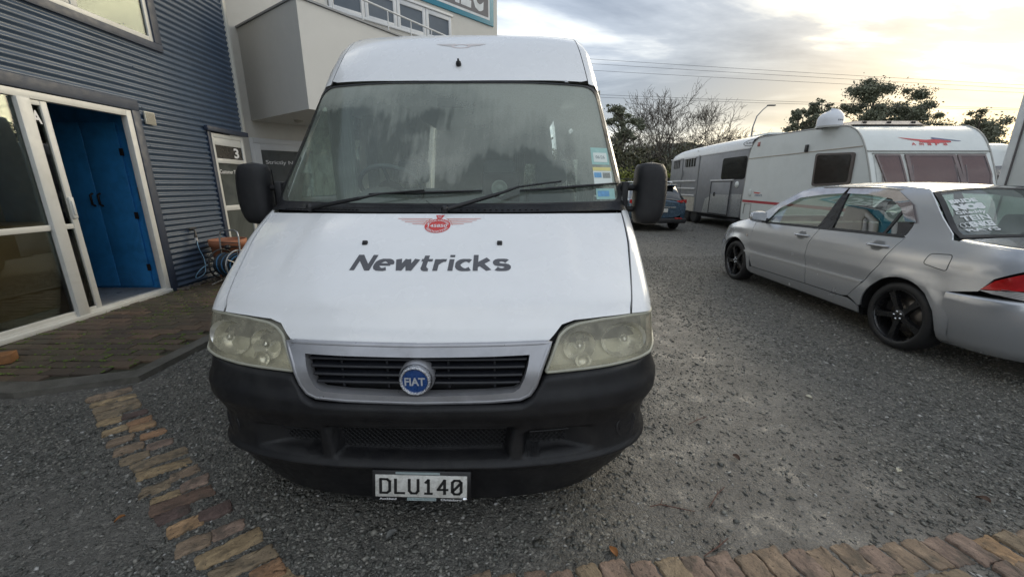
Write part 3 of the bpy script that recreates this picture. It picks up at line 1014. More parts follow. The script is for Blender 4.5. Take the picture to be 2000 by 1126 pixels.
    m1 = n.new('ShaderNodeMixShader'); l.new(fr.outputs[0], m1.inputs[0]); l.new(tr.outputs[0], m1.inputs[1]); l.new(gl.outputs[0], m1.inputs[2])
    m2 = n.new('ShaderNodeMixShader'); l.new(mth(n, l, 'ADD', rr.outputs[0], mth(n, l, 'MULTIPLY', lowp, .5), clamp=True), m2.inputs[0]); l.new(m1.outputs[0], m2.inputs[1]); l.new(df.outputs[0], m2.inputs[2])
    o = n.new('ShaderNodeOutputMaterial'); l.new(m2.outputs[0], o.inputs[0])
    REFL = pm('lamp_reflector', (.90, .89, .84), .25, metal=.7, var=.1, vs=5)
    HOUS = pm('lamp_housing', (.74, .72, .62), .4, var=.15)
    lp0 = [(.500, .706), (.60, .709), (.764, .712), (.90, .718), (.953, .730), (.985, .752), (1.008, .775), (1.01, .875), (.966, .882), (.865, .886), (.735, .884), (.635, .876), (.588, .862), (.556, .836)]
    lp = rounded(lp0, [.012, 0, 0, .02, .01, .01, .01, .012, 0, 0, 0, .015, .015, .01], 4)
    for sg in (1, -1):
        hl = panel('headlight', lp if sg == 1 else mir(lp), lambda u, v: VS(u, v) + .0 + .012, LENS, van, step=.02, thick=0)
        # rolled rim of the lens
        mb = MB(); pts = [(sg * x, VS(x, z) + .016, z) for x, z in resample(lp, .03)]; pts.append(pts[0])
        mb.tube(pts, .0075, 6, caps=False)
        mb.build('lens_rim', pm('lens_edge', (.42, .41, .33), .35, var=.1), hl)
        panel('lamp_housing', [(sg * x, z) for x, z in lp], lambda u, v: VS(u, v) + .075, HOUS, hl, step=.04, thick=-.06)
        for (cx, cz, rx, rz) in ((.835, .795, .098, .078), (.640, .790, .066, .066)):
            prof = []
            mb = MB()
            rows = []
            for k in range(9):
                q = k / 8
                rows.append([(sg * (cx + rx * q * math.cos(a * PI / 14)), VS(cx, cz) + .030 + .060 * (1 - q * q) + (.20 * (rx * q * math.cos(a * PI / 14)) * cx), cz + rz * q * math.sin(a * PI / 14)) for a in range(28)])
            mb.grid(rows, closed_v=True)
            mb.build('reflector', REFL, hl)
            mb = MB()
            mb.lathe([(.0001, -.035), (.014, -.03), (.02, -.012), (.02, .03)], 16, M=TR(sg * cx, VS(cx, cz) + .055, cz, rx=-PI / 2) @ TR(0, 0, 0))
            mb.build('bulb_shield', CHROME, hl)
        # second small bowl low down and the side indicator
        mb = MB()
        mb.lathe([(.033, 0), (.026, .014), (.012, .02), (.0001, .021)], 20, M=TR(sg * .655, VS(.655, .73) + .03, .738, rx=-PI / 2, rz=0))
        mb.build('side_light', REFL, hl)
        ind = [(.945, .745), (1.0, .785), (1.0, .865), (.95, .865)]
        panel('indicator', [(sg * x, z) for x, z in ind], lambda u, v: VS(u, v) + .03 + .004 * math.sin(v * 500), pm('indicator_clear', (.36, .30, .26), .3, var=.3, vs=60), hl, step=.012, thick=0)
    # ---- grille
    SIL = pm('silver_plastic', (.43, .43, .45), .36, metal=.55, var=.06, coat=.1, dirt=(.2, .2, .2), dirt_amt=.35, ds=9)
    go = [(0, .819), (.36, .823), (.515, .825), (.481, .745), (.457, .668), (.436, .632), (.40, .614), (.281, .606), (0, .600)]
    gi = [(0, .782), (.28, .785), (.436, .789), (.430, .752), (.416, .700), (.398, .662), (.375, .645), (.28, .637), (0, .629)]
    gof = go + [(-x, y) for x, y in go[1:-1]][::-1]; gif = gi + [(-x, y) for x, y in gi[1:-1]][::-1]
    gif = [tuple(p) for p in gif]
    def grS(u, v):
        # rounded moulding: bulges between the outer and inner edges
        return VS(u, v) - .022
    gs = panel('grille_surround', gof, grS, SIL, van, step=.025, thick=.05, holes=[gif])
    bv = MB()
    ring_o = resample(gof, .03)
    bv.tube([(x, grS(x, z) + .010, z) for x, z in ring_o] + [(ring_o[0][0], grS(*ring_o[0]) + .010, ring_o[0][1])], .012, 8, caps=False)
    bv.build('surround_edge', SIL, gs)
    panel('grille_back', gof, lambda u, v: VS(u, v) + .055, DARK, van, step=.08, thick=0)
    SL = pm('grille_black', (.012, .013, .017), .38, var=.2)
    for k, z in enumerate((.765, .737, .706, .675)):
        hw = .43 - (.782 - z) * .30
        mb = MB(); rows = []
        for x in np.linspace(-hw, hw, 30):
            b = VS(x, z) - .004
            rows.append([(x, b + .045, z + .012), (x, b + .008, z + .006), (x, b, z), (x, b + .006, z - .006), (x, b + .045, z - .001)])
        mb.grid(rows)
        mb.build('grille_slat', SL, van)
    for x in (-.30, -.12, .12, .30):
        MB().box(x - .004, x + .004, VS(x, .7) + .02, VS(x, .7) + .05, .645, .782).build('grille_rib', SL, van)
    # ---- badge
    bd = empty('badge', (0, -.034, .701)); bd.parent = van; bd.scale = (.93, .93, .93)
    M0 = TR(0, 0, 0, rx=PI / 2)
    mb = MB(); mb.lathe([(.066, -.05), (.066, -.004), (.063, .004), (.058, .007), (.053, .004), (.051, -.002)], 48, M=M0)
    rg = mb.build('badge_ring', pm('badge_chrome', (.62, .63, .66), .16, metal=1, var=.15, vs=60, bump=.5, bs=160), bd)
    mb = MB(); mb.lathe([(.052, -.002), (.03, .0005), (.0001, .001)], 40, M=M0)
    mb.build('badge_disc', pm('badge_blue', (.012, .055, .20), .3, var=.2, vs=30, coat=.4), bd)
    text_map('badge_lettering', 'FIAT', quadmap((-.042, -.004, -.018), (.042, -.004, -.018), (.042, -.004, .018), (-.042, -.004, .018)), pm('badge_letter', (.50, .52, .56), .3, metal=.2), bd, bold=.03)
    mb = MB(); mb.lathe([(.074, -.07), (.074, -.03), (.068, -.018)], 40, M=M0); mb.build('badge_mount', SIL, bd)
    # ---- bumper
    plan = [(0, 0), (.30, .008), (.5, .028), (.70, .072), (.82, .118), (.91, .180), (.965, .265), (.992, .37), (1.0, .50), (1.0, .76)]
    cum = [0]
    for a, b in zip(plan, plan[1:]): cum.append(cum[-1] + math.hypot(b[0] - a[0], b[1] - a[1]))
    pw, pb = pchip(cum, [p[0] for p in plan]), pchip(cum, [p[1] for p in plan])
    BWd = pchip([.07, .16, .22, .30, .345, .375, .43, .49, .53, .60, .8], [.84, .90, .945, .972, .978, .975, .974, .985, .997, 1.0, 1.0])
    BB = pchip([.07, .16, .22, .29, .318, .338, .40, .47, .515, .56, .60, .66, .8], [.040, .020, .002, -.022, -.044, -.028, -.024, -.027, -.036, -.050, -.050, -.030, -.005])
    ztop = pchip([0, .40, .44, .475, .50, .60, .764, .90, .953, .985, 1.0, 1.15, 1.6], [.592, .597, .620, .668, .697, .701, .704, .710, .722, .742, .765, .80, .80])

    def sm(x, a, b):
        t = min(1, max(0, (x - a) / (b - a))); return t * t * (3 - 2 * t)

    def rec(w, z):
        a = abs(w)
        # centre intake
        k1 = (1 - sm(a, .335 + (z - .34) * .15, .365 + (z - .34) * .15)) * sm(z, .338, .356) * (1 - sm(z, .478, .496))
        # outer intakes fade outwards
        k2 = sm(a, .415, .45) * (1 - sm(a, .56, .74)) * sm(z, .345, .362) * (1 - sm(z, .452, .470))
        # long shallow groove round the corners
        k3 = 0
        return max(k1, k2, k3)
    mb = MB(); rows = []
    NS, NZ = 300, 74
    for i in range(NS + 1):
        s = (-1 + 2 * i / NS) * cum[-1]; sg = 1 if s >= 0 else -1
        w0, b0 = pw(abs(s)), pb(abs(s))
        e = .004
        tw, tb = pw(min(abs(s) + e, cum[-1])) - pw(max(abs(s) - e, 0)), pb(min(abs(s) + e, cum[-1])) - pb(max(abs(s) - e, 0))
        L = math.hypot(tw, tb) or 1; nx, nb = tb / L, -tw / L     # outward normal (w, b)
        zt = ztop(abs(s)) if abs(s) < 1.6 else .8
        zb = .105 + .03 * sm(abs(s), .7, 1.0) + .07 * sm(abs(s), 1.0, 1.35)
        row = []
        for j in range(NZ + 1):
            z = zb + (zt - zb) * j / NZ
            off = -BB(z) - .078 * rec(w0, z) 
            W_ = w0 * (BWd(z) if w0 > 0 else 1)
            # chin tucks under, top edge rolls in
            roll = max(0, (z - (zt - .014)) / .014); off -= .010 * roll**2
            row.append((sg * (W_ + nx * off), b0 + nb * off, z))
        row.append((sg * (W_ + nx * (off - .03)), b0 + nb * (off - .03) , zt - .002))
        row.insert(0, (sg * (w0 * BWd(zb) + nx * (-BB(zb) - .05)), b0 + nb * (-BB(zb) - .05), zb + .002))
        rows.append(row)
    mb.grid(rows)
    bumper = mb.build('bumper', BLACKP, van)
    # mesh and bars in the intakes
    MESHM = pm('intake_mesh', (.008, .008, .009), .45, var=.2)
    mb = MB()
    for (x0, x1, z0, z1) in ((-.345, .345, .36, .470), (.44, .60, .37, .445), (-.60, -.44, .37, .445)):
        dep = .040
        for k in range(int((x1 - x0 + (z1 - z0)) / .022)):
            for q in (1, -1):
                a0 = x0 + k * .022 if q == 1 else x0 + k * .022 - (z1 - z0)
                p0, p1 = (a0 - (z1 - z0) * (1 if q == 1 else 0), z0), (a0, z1)
                if q == -1: p0, p1 = (a0 + (z1 - z0), z0), (a0, z1)
                # clip to the box
                pts = []
                for t in (0, 1):
                    pts.append((p0[0] + (p1[0] - p0[0]) * t, p0[1] + (p1[1] - p0[1]) * t))
                (ax, az), (bx, bz) = pts
                if abs(bx - ax) < 1e-6: continue
                def atx_(x): return az + (bz - az) * (x - ax) / (bx - ax)
                lo_, hi_ = sorted((ax, bx)); lo_, hi_ = max(lo_, x0), min(hi_, x1)
                if hi_ - lo_ < .004: continue
                mb.tube([(lo_, pb(abs(lo_)) + dep, atx_(lo_)), (hi_, pb(abs(hi_)) + dep, atx_(hi_))], .0022, 4, caps=False)
        mb.tube([(x, pb(abs(x)) + .006, z1 + .002) for x in np.linspace(x0, x1, 9)], .006, 6)
    mb.build('intake_mesh', MESHM, bumper)
    for sg in (1, -1):
        s0 = .895; w0, b0 = pw(s0), pb(s0)
        ang = math.atan2(pb(s0 + .01) - pb(s0 - .01), pw(s0 + .01) - pw(s0 - .01))
        Mf = TR(sg * (w0 * .984 + .0), b0 - .016, .420, rz=sg * ang) @ TR(0, 0, 0, rx=PI / 2)
        mb = MB()
        mb.lathe([(.062, -.02), (.061, .004), (.055, .008), (.050, .003), (.0001, .001)], 32, M=Mf)
        for k in range(4):
            zz = .020 - k * .012
            hw = math.sqrt(max(0, .042**2 - zz**2))
            mb.box(-hw, hw * .8, zz - .0028, zz + .0028, 0, .006, M=Mf)
        mb.build('fog_lamp_cover', pm('fog_cover', (.02, .02, .022), .42, var=.2), bumper)
    # ---- number plate on its holder
    npz, npx = .254, .003
    PW, PH = .36, .125
    pl_ = empty('number_plate', (npx, -.062, npz), label='white number plate with black characters in a black dealer frame'); pl_.parent = van
    del pl_['label']
    pl_.rotation_euler = (math.radians(-10), math.radians(.9), 0); pl_.scale = (1.02, 1, .76)
    MB().box(-.195, .197, .004, .016, -.086, .078, bev=.004).build('plate_frame', pm('plate_frame_black', (.012, .012, .013), .35), pl_)
    MB().box(-.180, .182, -.002, .004, -.0625, .0575, bev=.002).build('plate', pm('plate_white', (.62, .61, .57), .5, var=.12, vs=25, dirt=(.22, .2, .16), dirt_amt=.7, ds=22), pl_)
    PB = pm('plate_black', (.01, .01, .01), .5)
    # condensed plate characters built from strokes
    G = {'D': [[(0, 0), (0, 1)], [(0, 1), (.6, 1), (.85, .85), (.85, .15), (.6, 0), (0, 0)]], 'L': [[(.05, 1), (.05, 0), (.85, 0)]], 'U': [[(0, 1), (0, .18), (.2, 0), (.62, 0), (.82, .18), (.82, 1)]],
         '1': [[(.2, .8), (.45, 1), (.45, 0)], [(.15, 0), (.75, 0)]], '4': [[(.62, 0), (.62, 1), (.0, .3), (.88, .3)]], '0': [[(.0, .15), (.2, 0), (.62, 0), (.82, .15), (.82, .85), (.62, 1), (.2, 1), (.0, .85), (.0, .15)], [(.04, .2), (.78, .8)]]}
    cw_, ch_ = .042, .075
    xx = -.158
    for c in 'DLU140':
        mb = MB()
        for st in G[c]:
            for (a, b) in zip(st, st[1:]):
                A, B = Vector((xx + a[0] * cw_, -ch_ / 2 + a[1] * ch_)), Vector((xx + b[0] * cw_, -ch_ / 2 + b[1] * ch_))
                d = (B - A).normalized(); nn = Vector((-d.y, d.x)) * .0056; A2, B2 = A - d * .004, B + d * .004
                mb.add([(p.x, -.0036, p.y) for p in (A2 - nn, B2 - nn, B2 + nn, A2 + nn)] + [(p.x, -.002, p.y) for p in (A2 - nn, B2 - nn, B2 + nn, A2 + nn)],
                       [(0, 1, 2, 3), (0, 4, 5, 1), (1, 5, 6, 2), (2, 6, 7, 3), (3, 7, 4, 0)])
        mb.v = [(x, y, z - .002) for x, y, z in mb.v]
        mb.build('plate_character', PB, pl_)
        xx += .0565
    LG = pm('sticker_grey', (.30, .36, .36), .5, var=.1); WH = pm('print_white', (.75, .75, .75), .5, var=.02)
    MB().box(-.10, .075, .001, .0035, .061, .072).build('frame_label', LG, pl_)
    MB().box(-.055, .06, .001, .0035, -.083, -.067).build('frame_label', LG, pl_)
    y_ = .0022
    text_map('frame_lettering', 'Auckland', quadmap((-.165, y_, -.082), (-.098, y_, -.082), (-.098, y_, -.070), (-.165, y_, -.070)), WH, pl_, bold=.02)
    text_map('frame_lettering', 'Christchurch', quadmap((.078, y_, -.082), (.166, y_, -.082), (.166, y_, -.070), (.078, y_, -.070)), WH, pl_, bold=.02)
    text_map('frame_lettering', 'RV Super Centre', quadmap((-.052, .0006, -.0815), (.057, .0006, -.0815), (.057, .0006, -.0695), (-.052, .0006, -.0695)), pm('print_teal', (.08, .13, .14), .5), pl_)
    MB().lathe([(.0001, .006), (.010, .005), (.012, 0)], 16, M=TR(.172, -.003, -.066, rx=PI / 2)).build('plate_screw', CHROME, pl_)
    # ---- lettering on the bonnet
    INK = pm('vinyl_grey', (.10, .10, .11), .45, var=.06)
    def onhood(x0, x1, z0, z1, tilt=0.0, off=.0022, keep=0.0):
        return lambda s, t: (lambda x, z: (x, bonS(x, z) - off, z))(x0 + (x1 - x0) * s, z0 + (z1 - z0) * t)
    # bold sans letters drawn stroke by stroke; they slant at the start of the word and stand upright at its end
    def arcp(cx, cy, rx, ry, a0, a1, n=14): return [(cx + rx * math.cos(math.radians(a0 + (a1 - a0) * k / n)), cy + ry * math.sin(math.radians(a0 + (a1 - a0) * k / n))) for k in range(n + 1)]
    GL = {'N': ([[(.11, 0), (.11, 1.36)], [(.11, 1.30), (.99, .06)], [(.99, 0), (.99, 1.36)]], 1.10),
          'e': ([[(.12, .52), (.92, .52)], arcp(.53, .5, .42, .41, 3, 305)], 1.02),
          'w': ([[(.10, 1.0), (.36, .0)], [(.36, .0), (.64, .98)], [(.64, .98), (.92, .0)], [(.92, .0), (1.18, 1.0)]], 1.28),
          't': ([[(.26, 1.32), (.26, .34)] + arcp(.50, .33, .24, .24, 180, 285, 8), [(.02, .91), (.66, .91)]], .68),
          'r': ([[(.11, 0), (.11, 1.0)], arcp(.55, .50, .43, .40, 165, 78, 8)], .68),
          'i': ([[(.12, 0), (.12, 1.0)], [(.12, 1.19), (.12, 1.38)]], .24),
          'c': ([arcp(.55, .5, .44, .41, 52, 308)], .86),
          'k': ([[(.11, 0), (.11, 1.38)], [(.16, .46), (.84, 1.02)], [(.38, .62), (.88, -.02)]], .98),
          's': ([arcp(.46, .71, .34, .205, 25, 262, 10) + arcp(.46, .295, .36, .205, 82, -150, 10)], .88)}
    word = 'Newtricks'
    sh = [.40, .32, .26, .20, .13, .08, .03, -.02, -.05]
    gap = .17
    tot = sum(GL[c][1] for c in word) + gap * 8
    kx = .690 / tot; kz = .0405
    x = -.338; mb = MB()
    for ci, (c, s_) in enumerate(zip(word, sh)):
        for si, st in enumerate(GL[c][0]):
            P_ = [Vector(p) for p in st]
            L_, R2 = [], []
            for i, p in enumerate(P_):
                d0 = (p - P_[i - 1]).normalized() if i else (P_[1] - p).normalized()
                d1 = (P_[i + 1] - p).normalized() if i < len(P_) - 1 else d0
                n0, n1 = Vector((-d0.y, d0.x)), Vector((-d1.y, d1.x))
                nn = (n0 + n1); nn.normalize(); k_ = 1 / max(.5, nn.dot(n0))
                wv = .142 * abs(nn.x) + .108 * abs(nn.y)
                L_.append(p + nn * wv * k_); R2.append(p - nn * wv * k_)
            def place(q):
                q = Vector((q.x, min(1.38, max(0.0, q.y)) if c in 'Nwik' else q.y))
                zz = 1.0655 + q.y * kz; xx_ = x + q.x * kx + q.y * kz * s_
                return (xx_, bonS(xx_, zz) - .0022 - .0003 * si, zz)
            mb.grid([[place(q) for q in L_], [place(q) for q in R2]], smooth=False)
        x += (GL[c][1] + gap) * kx
    mb.build('bonnet_lettering', INK, van)
    # ---- winged club emblem
    RED = pm('vinyl_red', (.62, .05, .045), .45, var=.06); PK = pm('vinyl_pale_red', (.72, .33, .28), .5, var=.1); FADE = pm('vinyl_faded', (.74, .66, .64), .5, var=.05)

    def emblem(cx, cz, rx, rz, S, red, wing, lettered):
        e = empty('club_emblem', (0, 0, 0)); e.parent = van
        P = lambda x, z, o_=.0025: (x, S(x, z) - o_, z)
        if lettered:
            mb = MB(); nseg = 40
            rows = [[P(cx + rx * q * math.cos(a * 2 * PI / nseg), cz + rz * q * math.sin(a * 2 * PI / nseg)) for a in range(nseg)] for q in (.001, .5, 1)]
            mb.grid(rows, closed_v=True)
            mb.add([P(cx - .022, cz + rz * 1.55), P(cx + .022, cz + rz * 1.55), P(cx + .008, cz + rz * .9), P(cx - .008, cz + rz * .9)], [(0, 1, 2, 3)])
            mb.build('emblem_disc', red, e)
            WHT = pm('print_white', (.75, .75, .75), .5)
            text_map('emblem_lettering', '145850', lambda s, t: P(cx - rx * .74 + rx * 1.48 * s, cz - .006 + .012 * t, .004), WHT, e, bold=.02)
            text_map('emblem_lettering', 'NZ', lambda s, t: P(cx - .009 + .018 * s, cz + rz * 1.15 + .008 * t, .004), WHT, e)
            for word_, a0, a1, up in (('MOTOR-CARAVAN', 168, 12, 1), ('ASSOCIATION', 200, 340, -1)):
                def arc(s, t, a0=a0, a1=a1, up=up):
                    a = math.radians(a0 + (a1 - a0) * s); q = (.68 + .24 * t) if up == 1 else (.92 - .24 * t)
                    return P(cx + rx * q * math.cos(a), cz + rz * q * math.sin(a), .004)
                text_map('emblem_lettering', word_, arc, WHT, e, bold=.02)
        else:
            mb = MB(); nseg = 36
            rows = [[P(cx + rx * q * math.cos(a * 2 * PI / nseg), cz + rz * q * math.sin(a * 2 * PI / nseg)) for a in range(nseg)] for q in (.72, 1)]
            mb.grid(rows, closed_v=True); mb.build('emblem_ring', red, e)
        mb = MB()
        for sg in (1, -1):
            for k, (L, dz) in enumerate(((.205, .74), (.185, .50), (.165, .24), (.125, -.02))):
                z = cz + rz * (dz + .25); x0, x1 = cx + sg * (rx * (.55 + .15 * k)), cx + sg * (L if lettered else L * .8)
                th = .0016 if lettered else .004
                mb.add([P(x0, z - th), P(x1, z - th + .002), P(x1, z + th * .3 + .002), P(x0, z + th)], [(0, 1, 2, 3)])
            if lettered:
                mb.tube([P(cx + sg * rx * .62, cz + rz * .99), P(cx + sg * rx * .98, cz + rz * .62), P(cx + sg * rx * 1.15, cz + rz * .1)], .0014, 4)
        mb.build('emblem_wings', wing, e)
    emblem(.003, 1.232, .062, .028, bonS, RED, PK, True)
    emblem(.003, 2.325, .065, .018, VS, FADE, pm('vinyl_faded_dark', (.66, .62, .60), .5), False)
    # ---- washer nozzles, roof lamp, aerial
    for x in (-.311, .306):
        MB().box(-.012, .012, -.008, .006, -.011, .011, bev=.004).build('washer_nozzle', BLACKP, van, (x, bonS(x, 1.164) - .003, 1.164), (math.radians(-40), 0, 0))
    mb = MB(); mb.lathe([(.0001, .040), (.006, .038), (.007, .026), (.0145, .022), (.018, .008), (.017, 0), (.010, -.006)], 18)
    mb.build('roof_lamp', BLACKP, van, (.004, VS(0, 2.18) - .014, 2.168), (math.radians(30), 0, 0))
    mb = MB(); mb.tube([(-.005, VS(0, 1.29) - .002, 1.288), (-.035, VS(0, 1.31) - .03, 1.312), (-.075, VS(0, 1.33) - .07, 1.345)], .0012, 5)
    mb.build('aerial', DARK, van)
    # ---- wipers
    WB = pm('wiper_black', (.010, .010, .011), .35, var=.1)
    def wsp(x, z, o_): return Vector((x, VS(x, z) - o_, z))
    for (px_, pz_), (ex, ez), (bx0, bz0), (bx1, bz1) in (((-.70, 1.305), (-.10, 1.395), (-.40, 1.375), (.20, 1.392)), ((.02, 1.300), (.62, 1.440), (.40, 1.392), (.96, 1.432))):
        wp = empty('wiper', (0, 0, 0)); wp.parent = van
        mb = MB()
        A = wsp(px_, pz_, .03); B = wsp(px_ + (ex - px_) * .45, pz_ + (ez - pz_) * .55, .05); Cc = wsp(px_ + (ex - px_) * .62, pz_ + (ez - pz_) * .80, .045); D = wsp(ex, ez, .032)
        mb.tube([A, A.lerp(B, .5), B], [.013, .0115, .0105], 6)
        mb.tube([B, Cc, D], [.0085, .006, .005], 6)
        mb.lathe([(.018, -.012), (.018, .012), (.012, .02), (.0001, .022)], 14, M=TR(A.x, A.y, A.z, rx=math.radians(50)))
        mb.build('wiper_arm', WB, wp)
        mb = MB()
        n_ = 12
        mb.tube([wsp(bx0 + (bx1 - bx0) * k / n_, bz0 + (bz1 - bz0) * k / n_, .006) for k in range(n_ + 1)], .005, 5)
        mb.tube([wsp(bx0 + (bx1 - bx0) * k / n_, bz0 + (bz1 - bz0) * k / n_, .010 + .012 * math.sin(PI * k / n_)) for k in range(n_ + 1)], [.003 + .004 * math.sin(PI * k / n_) for k in range(n_ + 1)], 5)
        mb.build('wiper_blade', WB, wp)
    # ---- mirrors
    for sg in (1, -1):
        mr = empty('wing_mirror', (sg * 1.155, .99, 1.37)); mr.parent = van
        rows = []
        for i in range(17):
            t = -1 + 2 * i / 16
            hz = math.sin(t * PI / 2)
            k = (1 - abs(hz)**4.5)**(1 / 2.3) if abs(hz) < 1 else 0
            row = []
            for j in range(28):
                a = j * 2 * PI / 28; c_, s_ = math.cos(a), math.sin(a)
                X = (abs(c_)**.62) * (1 if c_ >= 0 else -1) * .092 * (.35 + .65 * k)
                Y = (abs(s_)**.75) * (1 if s_ >= 0 else -1) * (.085 if s_ < 0 else .05) * (.5 + .5 * k) * (1 if k > 0 else 0)
                # outer side is more rounded towards the bottom
                X *= 1 - .10 * max(0, -hz)**2
                row.append((sg * (X + .012 * hz * hz * -1) * (k if k < .4 else 1) * (1 if k > 0 else 0), Y * (k if k < .4 else 1), hz * .178))
            rows.append(row)
        MB().grid(rows, closed_v=True).build('mirror_shell', BLACKP, mr)
        mb = MB(); mb.add([(-.078, .052, -.14), (.078, .052, -.14), (.078, .052, .14), (-.078, .052, .14)], [(0, 1, 2, 3)])
        mb.build('mirror_glass', CHROME, mr)
        mb = MB()
        for z in (.035, -.085):
            mb.tube([(-sg * .05, .0, z), (-sg * .11, -.005, z), (-sg * .19, -.01, z + .004)], .017, 10)
        mb.box(-sg * .15 - .02, -sg * .15 + .02, -.04, .03, -.12, .07, bev=.008)
        mb.build('mirror_arm', BLACKP, mr)
    # ---- stickers in the windscreen corner
    TL = pm('sticker_teal', (.30, .50, .46), .5, var=.1, vs=40); PA = pm('sticker_pale', (.62, .68, .64), .5, var=.05); YE = pm('sticker_yellow', (.62, .56, .22), .5, var=.1); BL = pm('sticker_blue', (.13, .33, .55), .5, var=.2, vs=50)
    def sticker(x0, x1, z0, z1, mat, o_=.001, name='sticker', par=van):
        return MB().grid([[(x, VS(x, z) - o_ + .004, z) for x in (x0, (x0 + x1) / 2, x1)] for z in (z0, (z0 + z1) / 2, z1)]).build(name, mat, par)
    a = sticker(.815, .925, 1.535, 1.635, TL); sticker(.828, .915, 1.55, 1.605, PA, .002, 'sticker_field', a)
    text_map('sticker_lettering', '06/26', lambda s, t: (lambda x, z: (x, VS(x, z) + .0013, z))(.842 + .058 * s, 1.57 + .018 * t), pm('print_teal', (.08, .13, .14), .5), a)
    b_ = sticker(.815, .930, 1.425, 1.52, PA); sticker(.815, .930, 1.50, 1.52, YE, .002, 'sticker_band', b_); sticker(.82, .865, 1.462, 1.49, BL, .002, 'sticker_field', b_)
    mb = MB()
    for k in range(9):
        x = .874 + k * .0055; mb.grid([[(q, VS(q, z) + .001, z) for q in (x, x + .0025)] for z in (1.46, 1.49)])
    mb.build('barcode', pm('print_black', (.02, .02, .02), .5), b_)
    c_ = sticker(.82, .935, 1.345, 1.402, TL); sticker(.83, .90, 1.36, 1.39, BL, .002, 'sticker_field', c_)
    # ---- interior
    SEAT = pm('seat_fabric', (.16, .165, .17), .9, var=.15, bump=.2, bs=200)
    DASH = pm('dash_grey', (.15, .16, .165), .7, var=.15)
    def seat(x, y, w):
        s_ = empty('seat', (x, y, .75)); s_.parent = van
        MB().box(-w / 2, w / 2, -.25, .25, 0, .15, bev=.05).build('seat_cushion', SEAT, s_)
        MB().box(-w / 2, w / 2, -.05, .07, .1, .66, M=TR(0, .26, 0, rx=math.radians(-12)), bev=.05).build('backrest', SEAT, s_)
        MB().box(-.14, .14, -.05, .05, .70, .90, M=TR(0, .26, 0, rx=math.radians(-12)), bev=.045).build('headrest', SEAT, s_)
    seat(-.52, 1.75, .52); seat(.22, 1.78, .5); seat(.68, 1.78, .42)
    rows = []
    for x in np.linspace(-.93, .93, 30):
        hump = .09 * math.exp(-((x + .46) / .16)**4) + .05 * math.exp(-((x - .05) / .22)**4)
        rows.append([(x, VS(x, 1.316) + .03, 1.26), (x, VS(x, 1.316) + .22, 1.31 + hump * .5), (x, VS(x, 1.316) + .40, 1.32 + hump), (x, VS(x, 1.316) + .48, 1.24), (x, VS(x, 1.316) + .48, .8)])
    MB().grid(rows).build('dashboard', DASH, van)
    mb = MB()
    Ms = TR(-.46, 1.34, 1.40, rx=math.radians(-42))
    mb.tube([Ms @ Vector((.205 * math.cos(a * 2 * PI / 32), .205 * math.sin(a * 2 * PI / 32), 0)) for a in range(33)], .016, 8, caps=False)
    mb.lathe([(.0001, .02), (.06, .018), (.085, -.01)], 20, M=Ms)
    for a in (20, 160, 270):
        mb.tube([Ms @ Vector((.07 * math.cos(math.radians(a)), .07 * math.sin(math.radians(a)), 0)), Ms @ Vector((.2 * math.cos(math.radians(a)), .2 * math.sin(math.radians(a)), 0))], .014, 6)
    mb.build('steering_wheel', pm('wheel_grey', (.13, .14, .15), .5), van)
    CUR = pm('curtain', (.34, .35, .33), .9, var=.15)
    for (x0, x1, y, z0, z1) in ((-.97, -.80, 1.62, 1.25, 2.0), (.82, .96, 1.60, 1.25, 2.05), (.30, .50, 5.2, 1.1, 1.9), (-.95, -.85, 2.25, 1.2, 2.0)):
        rows = [[(x0 + (x1 - x0) * k / 24 * (1.0 if z > z0 + .1 else .92), y + .018 * math.sin(k * 1.9), z) for k in range(25)] for z in np.linspace(z0, z1, 6)]
        MB().grid(rows).build('curtain', CUR, van)
    MB().box(-.16, .10, 1.50, 1.53, 1.93, 2.0, bev=.012).build('rear_view_mirror', DARK, van)
    rows = [[(x, y, 2.10 + .18 * ((y - 1.5) / 1.0 if y < 2.5 else 1) - .05 * abs(x)**3) for y in (1.48, 1.8, 2.5, 5.3)] for x in np.linspace(-.86, .86, 9)]
    MB().grid(rows).build('headlining', pm('headlining', (.42, .41, .37), .95, var=.06), van)
    # round speaker on a stand between the seats
    MB().box(.16, .40, 1.24, 1.30, 1.30, 1.50, bev=.01).build('speaker_box', DARK, van)
    MB().lathe([(.052, .0), (.052, .012), (.042, .014), (.036, .004), (.018, .002), (.014, .01), (.0001, .012)], 28, M=TR(.27, 1.235, 1.40, rx=PI / 2)).build('speaker_cone', pm('cone_grey', (.28, .29, .26), .5), van)
    # ---- wheels
    for (x, y) in ((-.86, 1.08), (.86, 1.08), (-.86, 4.4), (.86, 4.4)):
        w_ = empty('wheel', (x, y, .33)); w_.parent = van
        MB().lathe([(.20, -.1), (.31, -.1), (.33, -.07), (.33, .07), (.31, .1), (.20, .1)], 32, M=TR(ry=PI / 2)).build('tyre', RUBBER, w_)
        MB().lathe([(.20, -.09), (.20, .09), (.05, .06), (.0001, .06)], 24, M=TR(ry=PI / 2 if x > 0 else -PI / 2)).build('rim', pm('steel_rim', (.3, .3, .31), .4, metal=.8), w_)
    MB().box(-.8, .8, .35, 5.2, .25, .50).build('chassis', DARK, van)


van()
